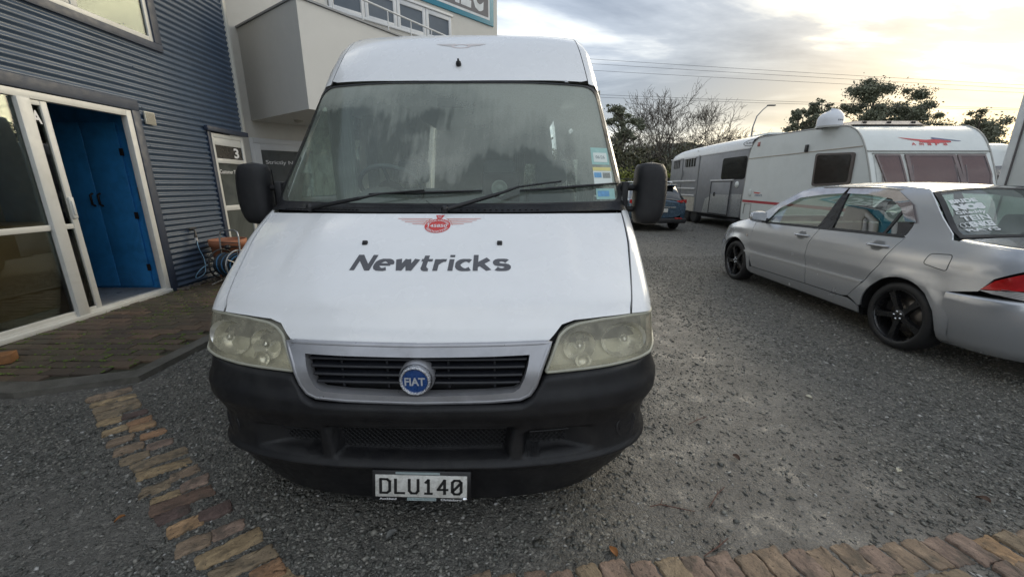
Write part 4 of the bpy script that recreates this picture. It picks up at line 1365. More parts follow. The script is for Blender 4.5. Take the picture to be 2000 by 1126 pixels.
# ------------------------------------------------------------------ navy corrugated workshop on the left
NAVY = pm('navy_corrugated_steel', (0.045, 0.072, 0.115), 0.42, metal=0.0, var=0.12, vs=1.6, bump=0.05, bs=200, coat=0.15, dirt=(0.075, 0.10, 0.135), dirt_amt=0.35, ds=2.5)
NAVYT = pm('navy_flashing', (0.030, 0.042, 0.070), 0.5, var=0.12, dirt=(0.05, 0.06, 0.08), dirt_amt=0.3)
ALU = pm('white_aluminium', (0.62, 0.62, 0.585), 0.4, var=0.04, dirt=(0.36, 0.34, 0.28), dirt_amt=0.35, ds=3)
GLS = glass('door_glass', (0.60, 0.66, 0.62), refl=0.8, rough=0.01)
WX = WALL_X


def frame_rect(mb, y0, y1, z0, z1, w, x0, x1, bev=.004):
    """four bars of a frame standing in the wall plane"""
    mb.box(x0, x1, y0, y0 + w, z0, z1, bev=bev); mb.box(x0, x1, y1 - w, y1, z0, z1, bev=bev)
    mb.box(x0, x1, y0 + w, y1 - w, z0, z0 + w, bev=bev); mb.box(x0, x1, y0 + w, y1 - w, z1 - w, z1, bev=bev)
    return mb


def workshop():
    b = empty('corrugated_workshop', (WX, 4, 0), 0, 'navy corrugated steel workshop with white framed glass doors, left of the van', 'building')
    K = lambda o: o
    inv = (-WX, -4, 0)
    def B(mb, name, mat, par=b):
        return mb.build(name, mat, par, inv if par is b else None)
    # cladding: real corrugations, cut round the openings
    mb = MB()
    def sheet(y0, y1, z0, z1):
        n = max(1, int(round((z1 - z0) / .076 * 10)))
        ys = [y0 + (y1 - y0) * k / max(1, int((y1 - y0) / .5)) for k in range(max(1, int((y1 - y0) / .5)) + 1)]
        rows = []
        for i in range(n + 1):
            z = z0 + (z1 - z0) * i / n
            x = WX + .0105 * math.cos(z / .076 * 2 * PI)
            rows.append([(x + .0012 * mnoise.noise(Vector((y * 1.3, z * .6, 1))), y, z) for y in ys])
        mb.grid(rows)
    sheet(-4, 7.17, 2.42, 3.16)
    sheet(5.72, 7.17, 3.16, 6.6); sheet(-4, 5.72, 4.5, 6.6); sheet(-4, 2.2, 3.16, 4.5)
    sheet(5.24, 6.33, .03, 2.42); sheet(-4, .6, .03, 2.42); sheet(6.33, 7.17, 2.28, 2.42)
    B(mb, 'corrugated_cladding', NAVY)
    # screws along the wall
    mb = MB()
    for y in (5.3, 6.25, 6.7):
        z = .10
        while z < 6.4:
            if not (6.33 < y < 7.17 and z < 2.3):
                mb.lathe([(.0001, .014), (.006, .013), (.007, .009)], 6, M=TR(WX + .002, y, round(z / .076) * .076, ry=PI / 2))
            z += .456
    B(mb, 'screws', NAVYT)
    # flashings
    mb = MB()
    mb.box(WX - .02, WX + .028, -4, 5.24, 2.30, 2.42, bev=.004)          # over the glass doors
    mb.box(WX - .02, WX + .026, 5.135, 5.24, .02, 2.30, bev=.004)        # beside the door
    mb.box(WX - .02, WX + .060, 6.30, 7.24, 2.22, 2.29, bev=.004)        # over door three
    mb.box(WX - .02, WX + .026, 6.33, 6.40, .02, 2.22, bev=.004)
    mb.box(WX - .02, WX + .030, 2.1, 5.80, 3.10, 3.19, bev=.004); mb.box(WX - .02, WX + .030, 5.69, 5.80, 3.19, 4.6, bev=.004)
    B(mb, 'flashing', NAVYT)
    B(MB().box(-8.1, WX - .03, -4.1, 7.15, 6.45, 6.7), 'roof', NAVYT)
    # walls that close the volume (interior dark)
    DIM = pm('workshop_inner', (.16, .16, .155), .85, var=.2)
    mb = MB(); mb.box(-8.0, -7.9, -4, 7.1, 0, 6.5); mb.box(-8, WX - .2, 7.0, 7.15, 0, 6.5); mb.box(-8, WX - .2, -4.1, -4, 0, 6.5); mb.box(-7.9, WX - .05, -4, 7, 2.55, 2.65)
    B(mb, 'inner_wall', DIM)
    B(MB().box(-7.9, WX - .02, -4, 7, -.05, .035), 'inner_floor', pm('painted_floor', (.33, .34, .34), .35, var=.25, vs=4, dirt=(.2, .2, .19), dirt_amt=.7, ds=6))
    # upper window
    w = frame_rect(MB(), 2.2, 5.69, 3.19, 4.5, .055, WX - .03, WX + .012)
    w.box(WX - .03, WX + .014, 4.72, 4.79, 3.245, 4.445, bev=.004)
    wf = B(w, 'upper_window', ALU)
    g = frame_rect(MB(), 3.0, 4.715, 3.25, 4.44, .04, WX - .022, WX + .004)
    g.build('sash', ALU, wf)
    MB().box(WX - .012, WX - .006, 2.25, 5.64, 3.245, 4.445).build('pane', glass('upper_glass', (.5, .55, .52), refl=.35, rough=.01), wf)
    # sliding glass doors
    d = frame_rect(MB(), .6, 5.125, .03, 2.29, .07, WX - .05, WX + .022)
    d.box(WX - .05, WX + .045, .6, 5.125, .028, .075, bev=.003)
    d.box(WX - .045, WX + .04, 3.955, 4.065, .075, 2.22, bev=.004)
    df = B(d, 'door_frame', ALU)
    fx = MB(); fx.box(WX - .03, WX + .018, .67, 3.955, .98, 1.035, bev=.004); fx.box(WX - .03, WX + .018, .67, 3.955, .075, .135, bev=.004); fx.box(WX - .03, WX + .018, 2.2, 2.26, .135, 2.22, bev=.004)
    fx.build('fixed_panel_rail', ALU, df)
    MB().box(WX - .012, WX - .006, .67, 3.955, .135, .98).build('lower_pane', GLS, df)
    MB().box(WX - .012, WX - .006, .67, 3.955, 1.035, 2.22).build('upper_pane', GLS, df)
    sl = B(MB().box(WX - .03, WX + .012, 4.165, 4.225, .085, 2.215, bev=.004).box(WX - .03, WX + .010, 4.065, 4.165, .98, 1.03, bev=.003).box(WX - .03, WX + .010, 4.065, 4.165, .085, .13, bev=.003).box(WX - .03, WX + .010, 4.065, 4.165, 2.17, 2.215, bev=.003), 'sliding_door', ALU)
    MB().box(WX - .012, WX - .006, 4.065, 4.165, .13, .98).box(WX - .012, WX - .006, 4.065, 4.165, 1.03, 2.17).build('pane', GLS, sl)
    mb = MB(); mb.box(WX + .012, WX + .035, 4.165, 4.215, 1.08, 1.30, bev=.01); mb.box(WX + .03, WX + .045, 4.175, 4.20, 1.12, 1.26, bev=.005)
    mb.build('handle', ALU, sl)
    text_map('pane_lettering', 'A', quadmap((WX + .002, 4.075, 2.00), (WX + .002, 4.15, 2.00), (WX + .002, 4.15, 2.12), (WX + .002, 4.075, 2.12)), pm('print_white', (.75, .75, .75), .5), sl, bold=.03)
    mb = MB(); mb.box(WX + .004, WX + .02, 5.06, 5.10, 1.12, 1.24, bev=.004); B(mb, 'latch', CHROME)
    # louvred vent
    vb = B(MB().box(WX + .008, WX + .030, 5.30, 5.445, 2.165, 2.315, bev=.004), 'wall_vent', pm('vent_cream', (.52, .50, .42), .5, var=.05))
    mb = MB()
    for k in range(9): mb.box(WX + .030, WX + .035, 5.312, 5.433, 2.175 + k * .0148, 2.183 + k * .0148)
    mb.build('louvre_shade', pm('vent_shadow', (.22, .21, .18), .6), vb)  # darker copy of the cream paints the shade between the slats
    # door three at the far end of the wall
    d3 = B(frame_rect(MB(), 6.40, 7.15, .03, 2.20, .06, WX - .04, WX + .012).box(WX - .03, WX + .008, 6.46, 7.09, 1.76, 1.83, bev=.003).box(WX - .03, WX + .008, 6.46, 7.09, 1.02, 1.10, bev=.003).box(WX - .03, WX + .002, 6.46, 7.09, 2.03, 2.14, bev=.003), 'side_door', ALU)
    MB().box(WX - .02, WX - .004, 6.46, 7.09, 1.83, 2.03).build('number_panel', pm('panel_black', (.015, .015, .016), .3), d3)
    text_map('door_number', '3', quadmap((WX + .001, 6.88, 1.85), (WX + .001, 7.0, 1.85), (WX + .001, 7.0, 2.01), (WX + .001, 6.88, 2.01)), pm('print_white', (.75, .75, .75), .5), d3, bold=.03)
    FROST = glass('grey_pane', (.35, .38, .36), fog=(.13, .14, .13), fog_lo=.55, fog_hi=.8, fs=2)
    MB().box(WX - .018, WX - .010, 6.46, 7.09, 1.10, 1.76).build('pane', FROST, d3)
    MB().box(WX - .018, WX - .010, 6.46, 7.09, .09, 1.02).build('pane', FROST, d3)
    text_map('door_lettering', 'Customer Toilet', quadmap((WX - .002, 6.42 + .06, 1.60), (WX - .002, 6.98, 1.60), (WX - .002, 6.98, 1.66), (WX - .002, 6.48, 1.66)), pm('print_white', (.75, .75, .75), .5), d3, bold=.01)
    # corner board
    B(MB().box(WX - .05, WX + .03, 7.17, 7.235, 2.29, 6.6, bev=.004), 'corner_trim', pm('cream_trim', (.50, .49, .44), .6, var=.06))
    # hose tap
    mb = MB(); mb.tube([(WX, 5.66, .80), (WX + .06, 5.66, .80), (WX + .075, 5.655, .76), (WX + .08, 5.64, .72)], .012, 8); mb.box(WX + .03, WX + .05, 5.60, 5.72, .815, .83, bev=.004)
    mb.tube([(WX + .08, 5.64, .73), (WX + .085, 5.635, .68)], .018, 8)
    B(mb, 'tap', pm('tap_dark', (.06, .055, .05), .4, metal=.5))


workshop()


def cupboard():
    BLUE = pm('blue_paint', (0.045, 0.31, 0.72), 0.42, var=.08, vs=3, coat=.1, dirt=(.01, .08, .2), dirt_amt=.4, ds=5)
    c = empty('blue_cupboard', (-5.6, 5.33, .035), 0, 'bright blue double-door cupboard inside the open workshop doorway', 'cupboard')
    MB().box(-1.2, .92, .0, .5, 0, 2.46).build('carcass', BLUE, c)
    hx = (-.55, .145, .60)
    for k in range(2):
        MB().box(hx[k] + .004, hx[k + 1] - .004, -.028, -.002, .03, 2.15, bev=.004).build('door', BLUE, c)
    MB().box(.66, .90, -.012, -.002, .03, 2.2, bev=.003).build('side_board', BLUE, c)
    BR = pm('handle_brown', (.025, .017, .014), .45)
    for x in (.095, .195):
        mb = MB(); mb.tube([(x, -.03, 1.12), (x, -.065, 1.14), (x, -.065, 1.26), (x, -.03, 1.28)], .013, 6)
        mb.build('handle', BR, c)
    for z in (.25, .95, 1.75): MB().box(.585, .63, -.04, -.026, z, z + .09, bev=.003).build('hinge', BR, c)
    MB().box(.70, .74, -.04, -.012, 1.18, 1.36, bev=.006).build('latch', BR, c)
    # brown cardboard boxes and counter behind the glass
    o = MB().box(-6.2, -5.3, 3.2, 4.75, .035, 1.0, bev=.01).build('counter', pm('brown_board', (.20, .13, .075), .7, var=.15, vs=2))
    tag(o, 'brown timber counter standing behind the glass door on the left', 'counter')
    o = MB().box(-5.6, -5.25, 2.55, 2.95, .035, 1.3, bev=.01).build('upright_panel', pm('panel_grey_blue', (.22, .28, .31), .5, var=.08))  # upright blue-grey block added behind the pane
    tag(o, 'pale blue-grey upright panel behind the left glass pane', 'locker')


cupboard()


# ------------------------------------------------------------------ hose reel, hose and planter by the wall
def hose_things():
    p = empty('plant_pot', (-4.30, 5.93, .036), 0, 'terracotta plastic pot against the wall behind the hose reel', 'pot')
    TC_ = pm('terracotta', (.34, .135, .07), .65, var=.15, vs=9, dirt=(.16, .09, .06), dirt_amt=.5)
    MB().lathe([(.0001, .02), (.165, .0), (.17, .02), (.225, .50), (.24, .505), (.245, .60), (.225, .60), (.22, .5), (.15, .05)], 32).build('pot', TC_, p)
    MB().lathe([(.0001, .55), (.12, .555), (.218, .54)], 20).build('soil', pm('potting_soil', (.03, .022, .016), .95, bump=.6), p)
    r = empty('hose_reel', (-4.05, 5.62, .036), math.radians(-14), 'wheeled hose reel with silver tube handle and dark hose, by the navy wall', 'hose reel')
    ST_ = pm('grey_tube', (.42, .43, .44), .3, metal=.7, var=.1)
    DK = pm('reel_black', (.02, .02, .022), .45, var=.2)
    mb = MB()
    hp = [(-.17, .0, .04), (-.17, -.02, .40), (-.17, .0, .68), (-.15, .01, .74), (-.10, .01, .765), (.10, .01, .765), (.15, .01, .74), (.17, .0, .68), (.17, -.02, .40), (.17, .0, .04)]
    mb.tube(hp, .0115, 8); mb.tube([(-.17, -.04, .06), (-.17, -.22, .02), (-.17, -.24, .015)], .010, 6); mb.tube([(.17, -.04, .06), (.17, -.22, .02)], .010, 6)
    mb.build('frame', ST_, r)
    mb = MB(); mb.box(-.18, .18, -.01, .01, .52, .535); mb.box(-.18, .18, -.01, .012, .58, .59); mb.lathe([(.0001, .05), (.03, .045), (.035, 0), (.0001, -.01)], 12, M=TR(0, -.03, .53, rx=PI / 2))
    mb.build('cross_bar', DK, r)
    for x in (-.15, .15):
        mb = MB(); M = TR(x, -.04, .28, ry=PI / 2)
        mb.tube([M @ Vector((.21 * math.cos(a * PI / 14), .21 * math.sin(a * PI / 14), 0)) for a in range(29)], .012, 6, caps=False)
        for a in range(6): mb.tube([M @ Vector((.04 * math.cos(a * PI / 3), .04 * math.sin(a * PI / 3), 0)), M @ Vector((.2 * math.cos(a * PI / 3), .2 * math.sin(a * PI / 3), 0))], .009, 5)
        mb.build('reel_flange', ST_ if x > 0 else DK, r)
    HS = pm('hose_black', (.012, .02, .028), .35, var=.3, vs=60)
    HB = pm('hose_blue', (.05, .16, .32), .35)
    mb, mb2 = MB(), MB()
    M = TR(0, -.04, .28, ry=PI / 2)
    k = 0
    for lay, rad in enumerate((.11, .135, .158)):
        for q in range(15):
            h = -.13 + q * .0186 + (.009 if lay % 2 else 0)
            (mb2 if (q + lay) % 5 == 0 else mb).tube([M @ Vector(((rad + .003 * math.sin(a + q)) * math.cos(a * PI / 9), (rad + .003 * math.sin(a + q)) * math.sin(a * PI / 9), h + .004 * math.sin(a * .7 + q))) for a in range(19)], .0095, 5, caps=False)
    mb.build('hose_coil', HS, r); mb2.build('hose_coil', HB, r)
    for x in (-.20, .20):
        w = MB(); w.lathe([(.0001, -.018), (.05, -.02), (.085, -.022), (.098, -.015), (.098, .015), (.085, .022), (.0001, .02)], 22, M=TR(x, .06, .10, ry=PI / 2))
        w.build('wheel', DK, r)
    # feed hose from the tap down to the reel
    def cr(pts, n=8):
        out = []
        P = [Vector(p) for p in pts]; P = [P[0]] + P + [P[-1]]
        for i in range(1, len(P) - 2):
            for k in range(n):
                t = k / n
                out.append(.5 * ((2 * P[i]) + (-P[i - 1] + P[i + 1]) * t + (2 * P[i - 1] - 5 * P[i] + 4 * P[i + 1] - P[i + 2]) * t * t + (-P[i - 1] + 3 * P[i] - 3 * P[i + 1] + P[i + 2]) * t**3))
        out.append(P[-1]); return out
    path = cr([(-4.53, 5.63, .67), (-4.50, 5.60, .55), (-4.47, 5.62, .38), (-4.45, 5.56, .20), (-4.50, 5.45, .14), (-4.46, 5.44, .22), (-4.38, 5.52, .31), (-4.24, 5.56, .32)])
    mb = MB(); mb.tube(path, .0105, 7); mb.tube([(p.x + .010, p.y - .004, p.z) for p in path[2:-6]], .0035, 5)
    h = empty('feed_hose', (0, 0, 0), 0, 'short looped hose hanging from the wall tap down to the reel', 'hose')
    mb.build('tube', HS, h)
    mb = MB(); mb.tube([(p.x + .0095, p.y - .006, p.z) for p in path[3:-6]], .0045, 5); mb.build('blue_stripe', pm('hose_pale_blue', (.22, .42, .6), .4), h)
    mb = MB(); mb.tube([(-4.534, 5.632, .69), (-4.53, 5.63, .64)], .019, 8); mb.tube([(-4.30, 5.555, .318), (-4.24, 5.56, .32)], .02, 8)
    mb.build('connector', pm('connector_white', (.5, .5, .5), .4), h)
    # offcut of timber at the left edge and rubble at the wall foot
    o = MB().box(-.17, .17, -.06, .06, 0, .075, bev=.005).build('timber_block', pm('weathered_orange_timber', (.26, .12, .045), .7, var=.25, vs=20, bump=.3), None, (-4.19, 2.86, .038), (0, 0, math.radians(32)))
    tag(o, 'orange-brown timber offcut lying on the brick path at the left edge', 'timber')
    mb = MB()
    for i in range(260):
        y = rnd.uniform(5.2, 6.9); x = WX + .03 + abs(rnd.gauss(0, .07)); s = rnd.uniform(.008, .03)
        bm_ = [(s * math.cos(a) * rnd.uniform(.6, 1.2), s * math.sin(a) * rnd.uniform(.6, 1.2)) for a in np.linspace(0, 5.5, 6)]
        mb.prism(bm_, 0, s * .5, M=TR(x, y, .036, rx=rnd.uniform(-.4, .4), ry=rnd.uniform(-.4, .4)))
    tag(mb.build('rubble', pm('wall_rubble', (.10, .085, .07), .85, var=.5, vs=40)), 'loose stones and dead leaves along the foot of the navy wall', 'rubble', kind='stuff')


hose_things()

# ------------------------------------------------------------------ cream rendered building behind, at an angle
FA = math.radians(44.9)
FP = Vector((-5.36, 8.5, 0))


def rendered_building():
    REN = pm('cream_render', (0.64, 0.62, 0.565), 0.85, var=0.05, vs=1.2, bump=0.25, bs=160, dirt=(.48, .47, .42), dirt_amt=.35, ds=1.2)
    REN2 = pm('pale_grey_render', (0.60, 0.595, 0.565), 0.8, var=0.03, vs=1.0, bump=0.15, bs=160, dirt=(.47, .47, .45), dirt_amt=.3, ds=1.0)
    # local frame: x along the facade (to the right, away), y into the building
    b = empty('rendered_building', FP, PI / 2 - FA, 'cream rendered two-storey building with a strip of upper windows, behind the van', 'building')
    WT = pm('white_joinery', (.66, .67, .67), .4, var=.03)
    mb = MB()
    # wall round the recessed door and the window band
    def wall(x0, x1, z0, z1): mb.box(x0, x1, 0, .25, z0, z1)
    wall(-4, .0, 0, 9); wall(0, 1.15, 2.36, 9); wall(1.15, 6.96, 0, 5.17); wall(1.15, 1.9, 5.17, 5.85); wall(5.25, 6.96, 5.17, 5.85); wall(1.15, 6.96, 5.85, 9)
    mb.box(6.71, 6.96, .25, 7, 0, 9)
    mb.build('facade', REN, b)
    MB().box(6.70, 7.0, -.03, .28, 8.98, 9.06).box(-4, 6.70, -.03, .28, 8.98, 9.06).build('parapet_cap', WT, b)
    MB().box(-3.9, 6.7, 2.5, 2.6, 0, 8.9).build('inner_wall', DARK, b)
    # jutting upper box, its left face turned towards the yard
    u = Vector((math.sin(math.radians(125.5)), math.cos(math.radians(125.5))))      # outwards direction in the world
    ex = Vector((math.sin(FA), math.cos(FA))); ey = Vector((-math.cos(FA), math.sin(FA)))
    ox, oy = u.dot(ex), u.dot(ey)
    A = Vector((.10, 0)); Bp = A + Vector((ox, oy)) * 2.235
    dr = Vector((math.sin(math.radians(34)), math.cos(math.radians(34)))); dx = Vector((dr.dot(ex), dr.dot(ey)))
    Cp = Bp + dx * 4.6
    poly = [tuple(A), tuple(Bp), tuple(Cp), (Cp.x + .2, .0)]
    mb = MB(); mb.prism(poly, 2.68, 4.33)
    mb.build('jutting_box', REN2, b)
    mb = MB()
    cap = [tuple(A + Vector((-.03, 0))), tuple(Bp + (Bp - A).normalized() * .035 - dx * .02), tuple(Cp + (Bp - A).normalized() * .035), (Cp.x + .25, 0)]
    mb.prism(cap, 4.335, 4.365)
    mb.build('cap_flashing', pm('grey_cap', (.25, .26, .27), .4, var=.1), b)
    mb = MB()
    for k in range(8):
        q = Bp.lerp(Cp, .02 + k * .13); mb.tube([(q.x, q.y + .06, 4.36), (q.x, q.y + .06, 4.75)], .012, 6)
    mb.tube([(Bp.x, Bp.y + .06, 4.75), (Cp.x, Cp.y + .06, 4.75)], .018, 6); mb.build('hand_rail', WT, b)
    MB().lathe([(.0001, -.05), (.07, -.045), (.085, 0)], 18, M=TR(.75, -.75, 2.68)).build('soffit_light', pm('soffit_lamp', (.4, .38, .33), .4), b)
    # recessed door under the box
    fr = MB(); fr.box(0, .07, -.01, .06, 0, 2.36, bev=.004); fr.box(1.08, 1.15, -.01, .06, 0, 2.36, bev=.004); fr.box(.07, 1.08, -.01, .06, 2.26, 2.36, bev=.004)
    fr.box(.07, .19, .0, .05, 0, 2.26, bev=.004); fr.box(.96, 1.08, .0, .05, 0, 2.26, bev=.004); fr.box(.19, .96, .0, .05, 2.13, 2.26, bev=.004); fr.box(.19, .96, .0, .05, 0, .25, bev=.004)
    d = fr.build('glazed_door', WT, b)
    MB().box(.19, .96, .02, .03, .25, 2.13).build('pane', glass('door_grey_pane', (.3, .33, .32), fog=(.14, .15, .15), fog_lo=.5, fog_hi=.75, fs=1.5), d)
    text_map('door_lettering', 'Strictly No', quadmap((.25, .012, 1.83), (.86, .012, 1.83), (.86, .012, 1.93), (.25, .012, 1.93)), pm('print_white', (.75, .75, .75), .5), d, bold=.01)
    # upper strip of windows
    wf = MB()
    wf.box(1.86, 5.27, -.05, .03, 5.13, 5.185, bev=.004); wf.box(1.86, 5.27, -.06, .03, 5.83, 5.88, bev=.004)
    strip = wf.build('window_trim', WT, b)
    n = 4
    x0, x1 = 1.92, 5.24
    for k in range(n):
        a, c = x0 + (x1 - x0) * k / n, x0 + (x1 - x0) * (k + 1) / n - .015
        m = MB(); m.box(a, a + .085, -.03, .03, 5.19, 5.825, bev=.004); m.box(c - .085, c, -.03, .03, 5.19, 5.825, bev=.004); m.box(a + .085, c - .085, -.03, .03, 5.19, 5.25, bev=.004); m.box(a + .085, c - .085, -.03, .03, 5.72, 5.825, bev=.004)
        w = m.build('window', WT, b)
        MB().box(a + .085, c - .085, .0, .01, 5.25, 5.72).build('pane', glass('upper_pane', (.3, .36, .42), refl=2.0, fog=(.16, .19, .22), fog_lo=.5, fog_hi=.6, fs=1), w)
    # tops of two dark wall letters, the rest hidden by the van
    for x in (3.06, 3.38):
        o = MB().box(x - .05, x + .05, -.03, -.003, 4.55, 5.015 - (x - 3.06) * .05).build('wall_letter_stroke', pm('letter_plum', (.16, .13, .15), .5), b)
    # sign
    s = empty('shop_sign', FP, PI / 2 - FA, 'blue framed sign with big white letters high on the cream wall', 'sign')
    TEAL = pm('sign_teal', (.03, .23, .33), .4, var=.04); GR = pm('sign_grey', (.15, .145, .15), .5, var=.05); WH = pm('sign_white', (.66, .68, .68), .45)
    MB().box(2.6, 6.78, -.045, -.003, 5.97, 7.3, bev=.004).build('sign_border', TEAL, s)
    MB().box(2.7, 6.62, -.050, -.046, 6.09, 7.2).build('sign_inner_border', WH, s)
    MB().box(2.75, 6.56, -.054, -.051, 6.15, 7.15).build('sign_field', GR, s)
    x = 6.36
    for ch in 'CEMA':
        wd = {'C': .40, 'E': .36, 'M': .56, 'A': .48}[ch]
        text_map('sign_letter', ch, quadmap((x - wd, -.058, 6.22), (x, -.058, 6.22), (x + .06, -.058, 6.98), (x - wd + .06, -.058, 6.98)), WH, s, bold=.045)
        x -= wd + .05


rendered_building()
# ------------------------------------------------------------------ silver sedan
SILVER = pm('silver_paint', (.47, .485, .505), .26, metal=.6, var=.01, vs=2, coat=.9, dirt=(.40, .41, .41), dirt_amt=.04, ds=9, rvar=.015)
CARGLASS = glass('car_glass', (.72, .86, .79), refl=.2, rough=.01)
VISOR = glass('visor_smoke', (.34, .22, .20), refl=1.2, rough=.05, fog=(.22, .14, .13), fog_lo=.3, fog_hi=.45, fs=3)


def make_wheel(parent, x, y, r, side, name='wheel', spokes=5):
    """side = -1: the outer face looks towards -x"""
    w = empty(name, (x, y, r)); w.parent = parent
    w.rotation_euler = (0, 0, 0 if side < 0 else PI)
    M = TR(ry=-PI / 2)
    mb = MB()
    tr_ = r - .005
    mb.lathe([(tr_ * .74, -.19), (tr_ * .93, -.185), (tr_, -.16), (tr_ + .004, -.10), (tr_ + .004, -.07), (tr_, -.02), (tr_ * .96, .006), (tr_ * .86, .016), (tr_ * .77, .010), (tr_ * .745, -.004)], 40, M=M)
    mb.build('tyre', RUBBER, w)
    BK = pm('rim_black', (.012, .012, .013), .28, var=.2, coat=.3)
    mb = MB()
    mb.lathe([(tr_ * .75, -.19), (tr_ * .72, -.15), (tr_ * .71, -.04), (tr_ * .745, .0), (tr_ * .765, .006), (tr_ * .75, .008)], 40, M=M)
    mb.lathe([(.05, -.05), (.055, -.018), (.045, -.006), (.0001, -.006)], 20, M=M)
    rr = tr_ * .73
    for k in range(spokes):
        a = k * 2 * PI / spokes + PI / 2 + .2
        for j, (h0, h1) in enumerate(((-.030, -.008),)):
            poly = [(.035, -.026), (rr * .55, -.020), (rr, -.030), (rr, .030), (rr * .55, .020), (.035, .026)]
            Q = M @ TR(rz=a)
            vs = [(px, py, h1 - .018 * (1 - px / rr) * .3) for px, py in poly] + [(px * .99, py * 1.25, h0 - .012) for px, py in poly]
            n = len(poly)
            mb.add(vs, [tuple(range(n))] + [(i, (i + 1) % n, n + (i + 1) % n, n + i) for i in range(n)], False, Q)
    mb.build('rim', BK, w)
    MB().lathe([(rr * .7, -.10), (rr * .68, -.085), (.03, -.085)], 28, M=M).build('brake_disc', pm('disc_steel', (.22, .2, .18), .35, metal=.8), w)
    mb = MB()
    for k in range(5):
        a = k * 2 * PI / 5 + PI / 2
        mb.lathe([(.0001, .004), (.008, .003), (.009, -.01)], 8, M=M @ TR(.034 * math.cos(a), .034 * math.sin(a), 0))
    mb.build('wheel_nuts', CHROME, w)
    return w


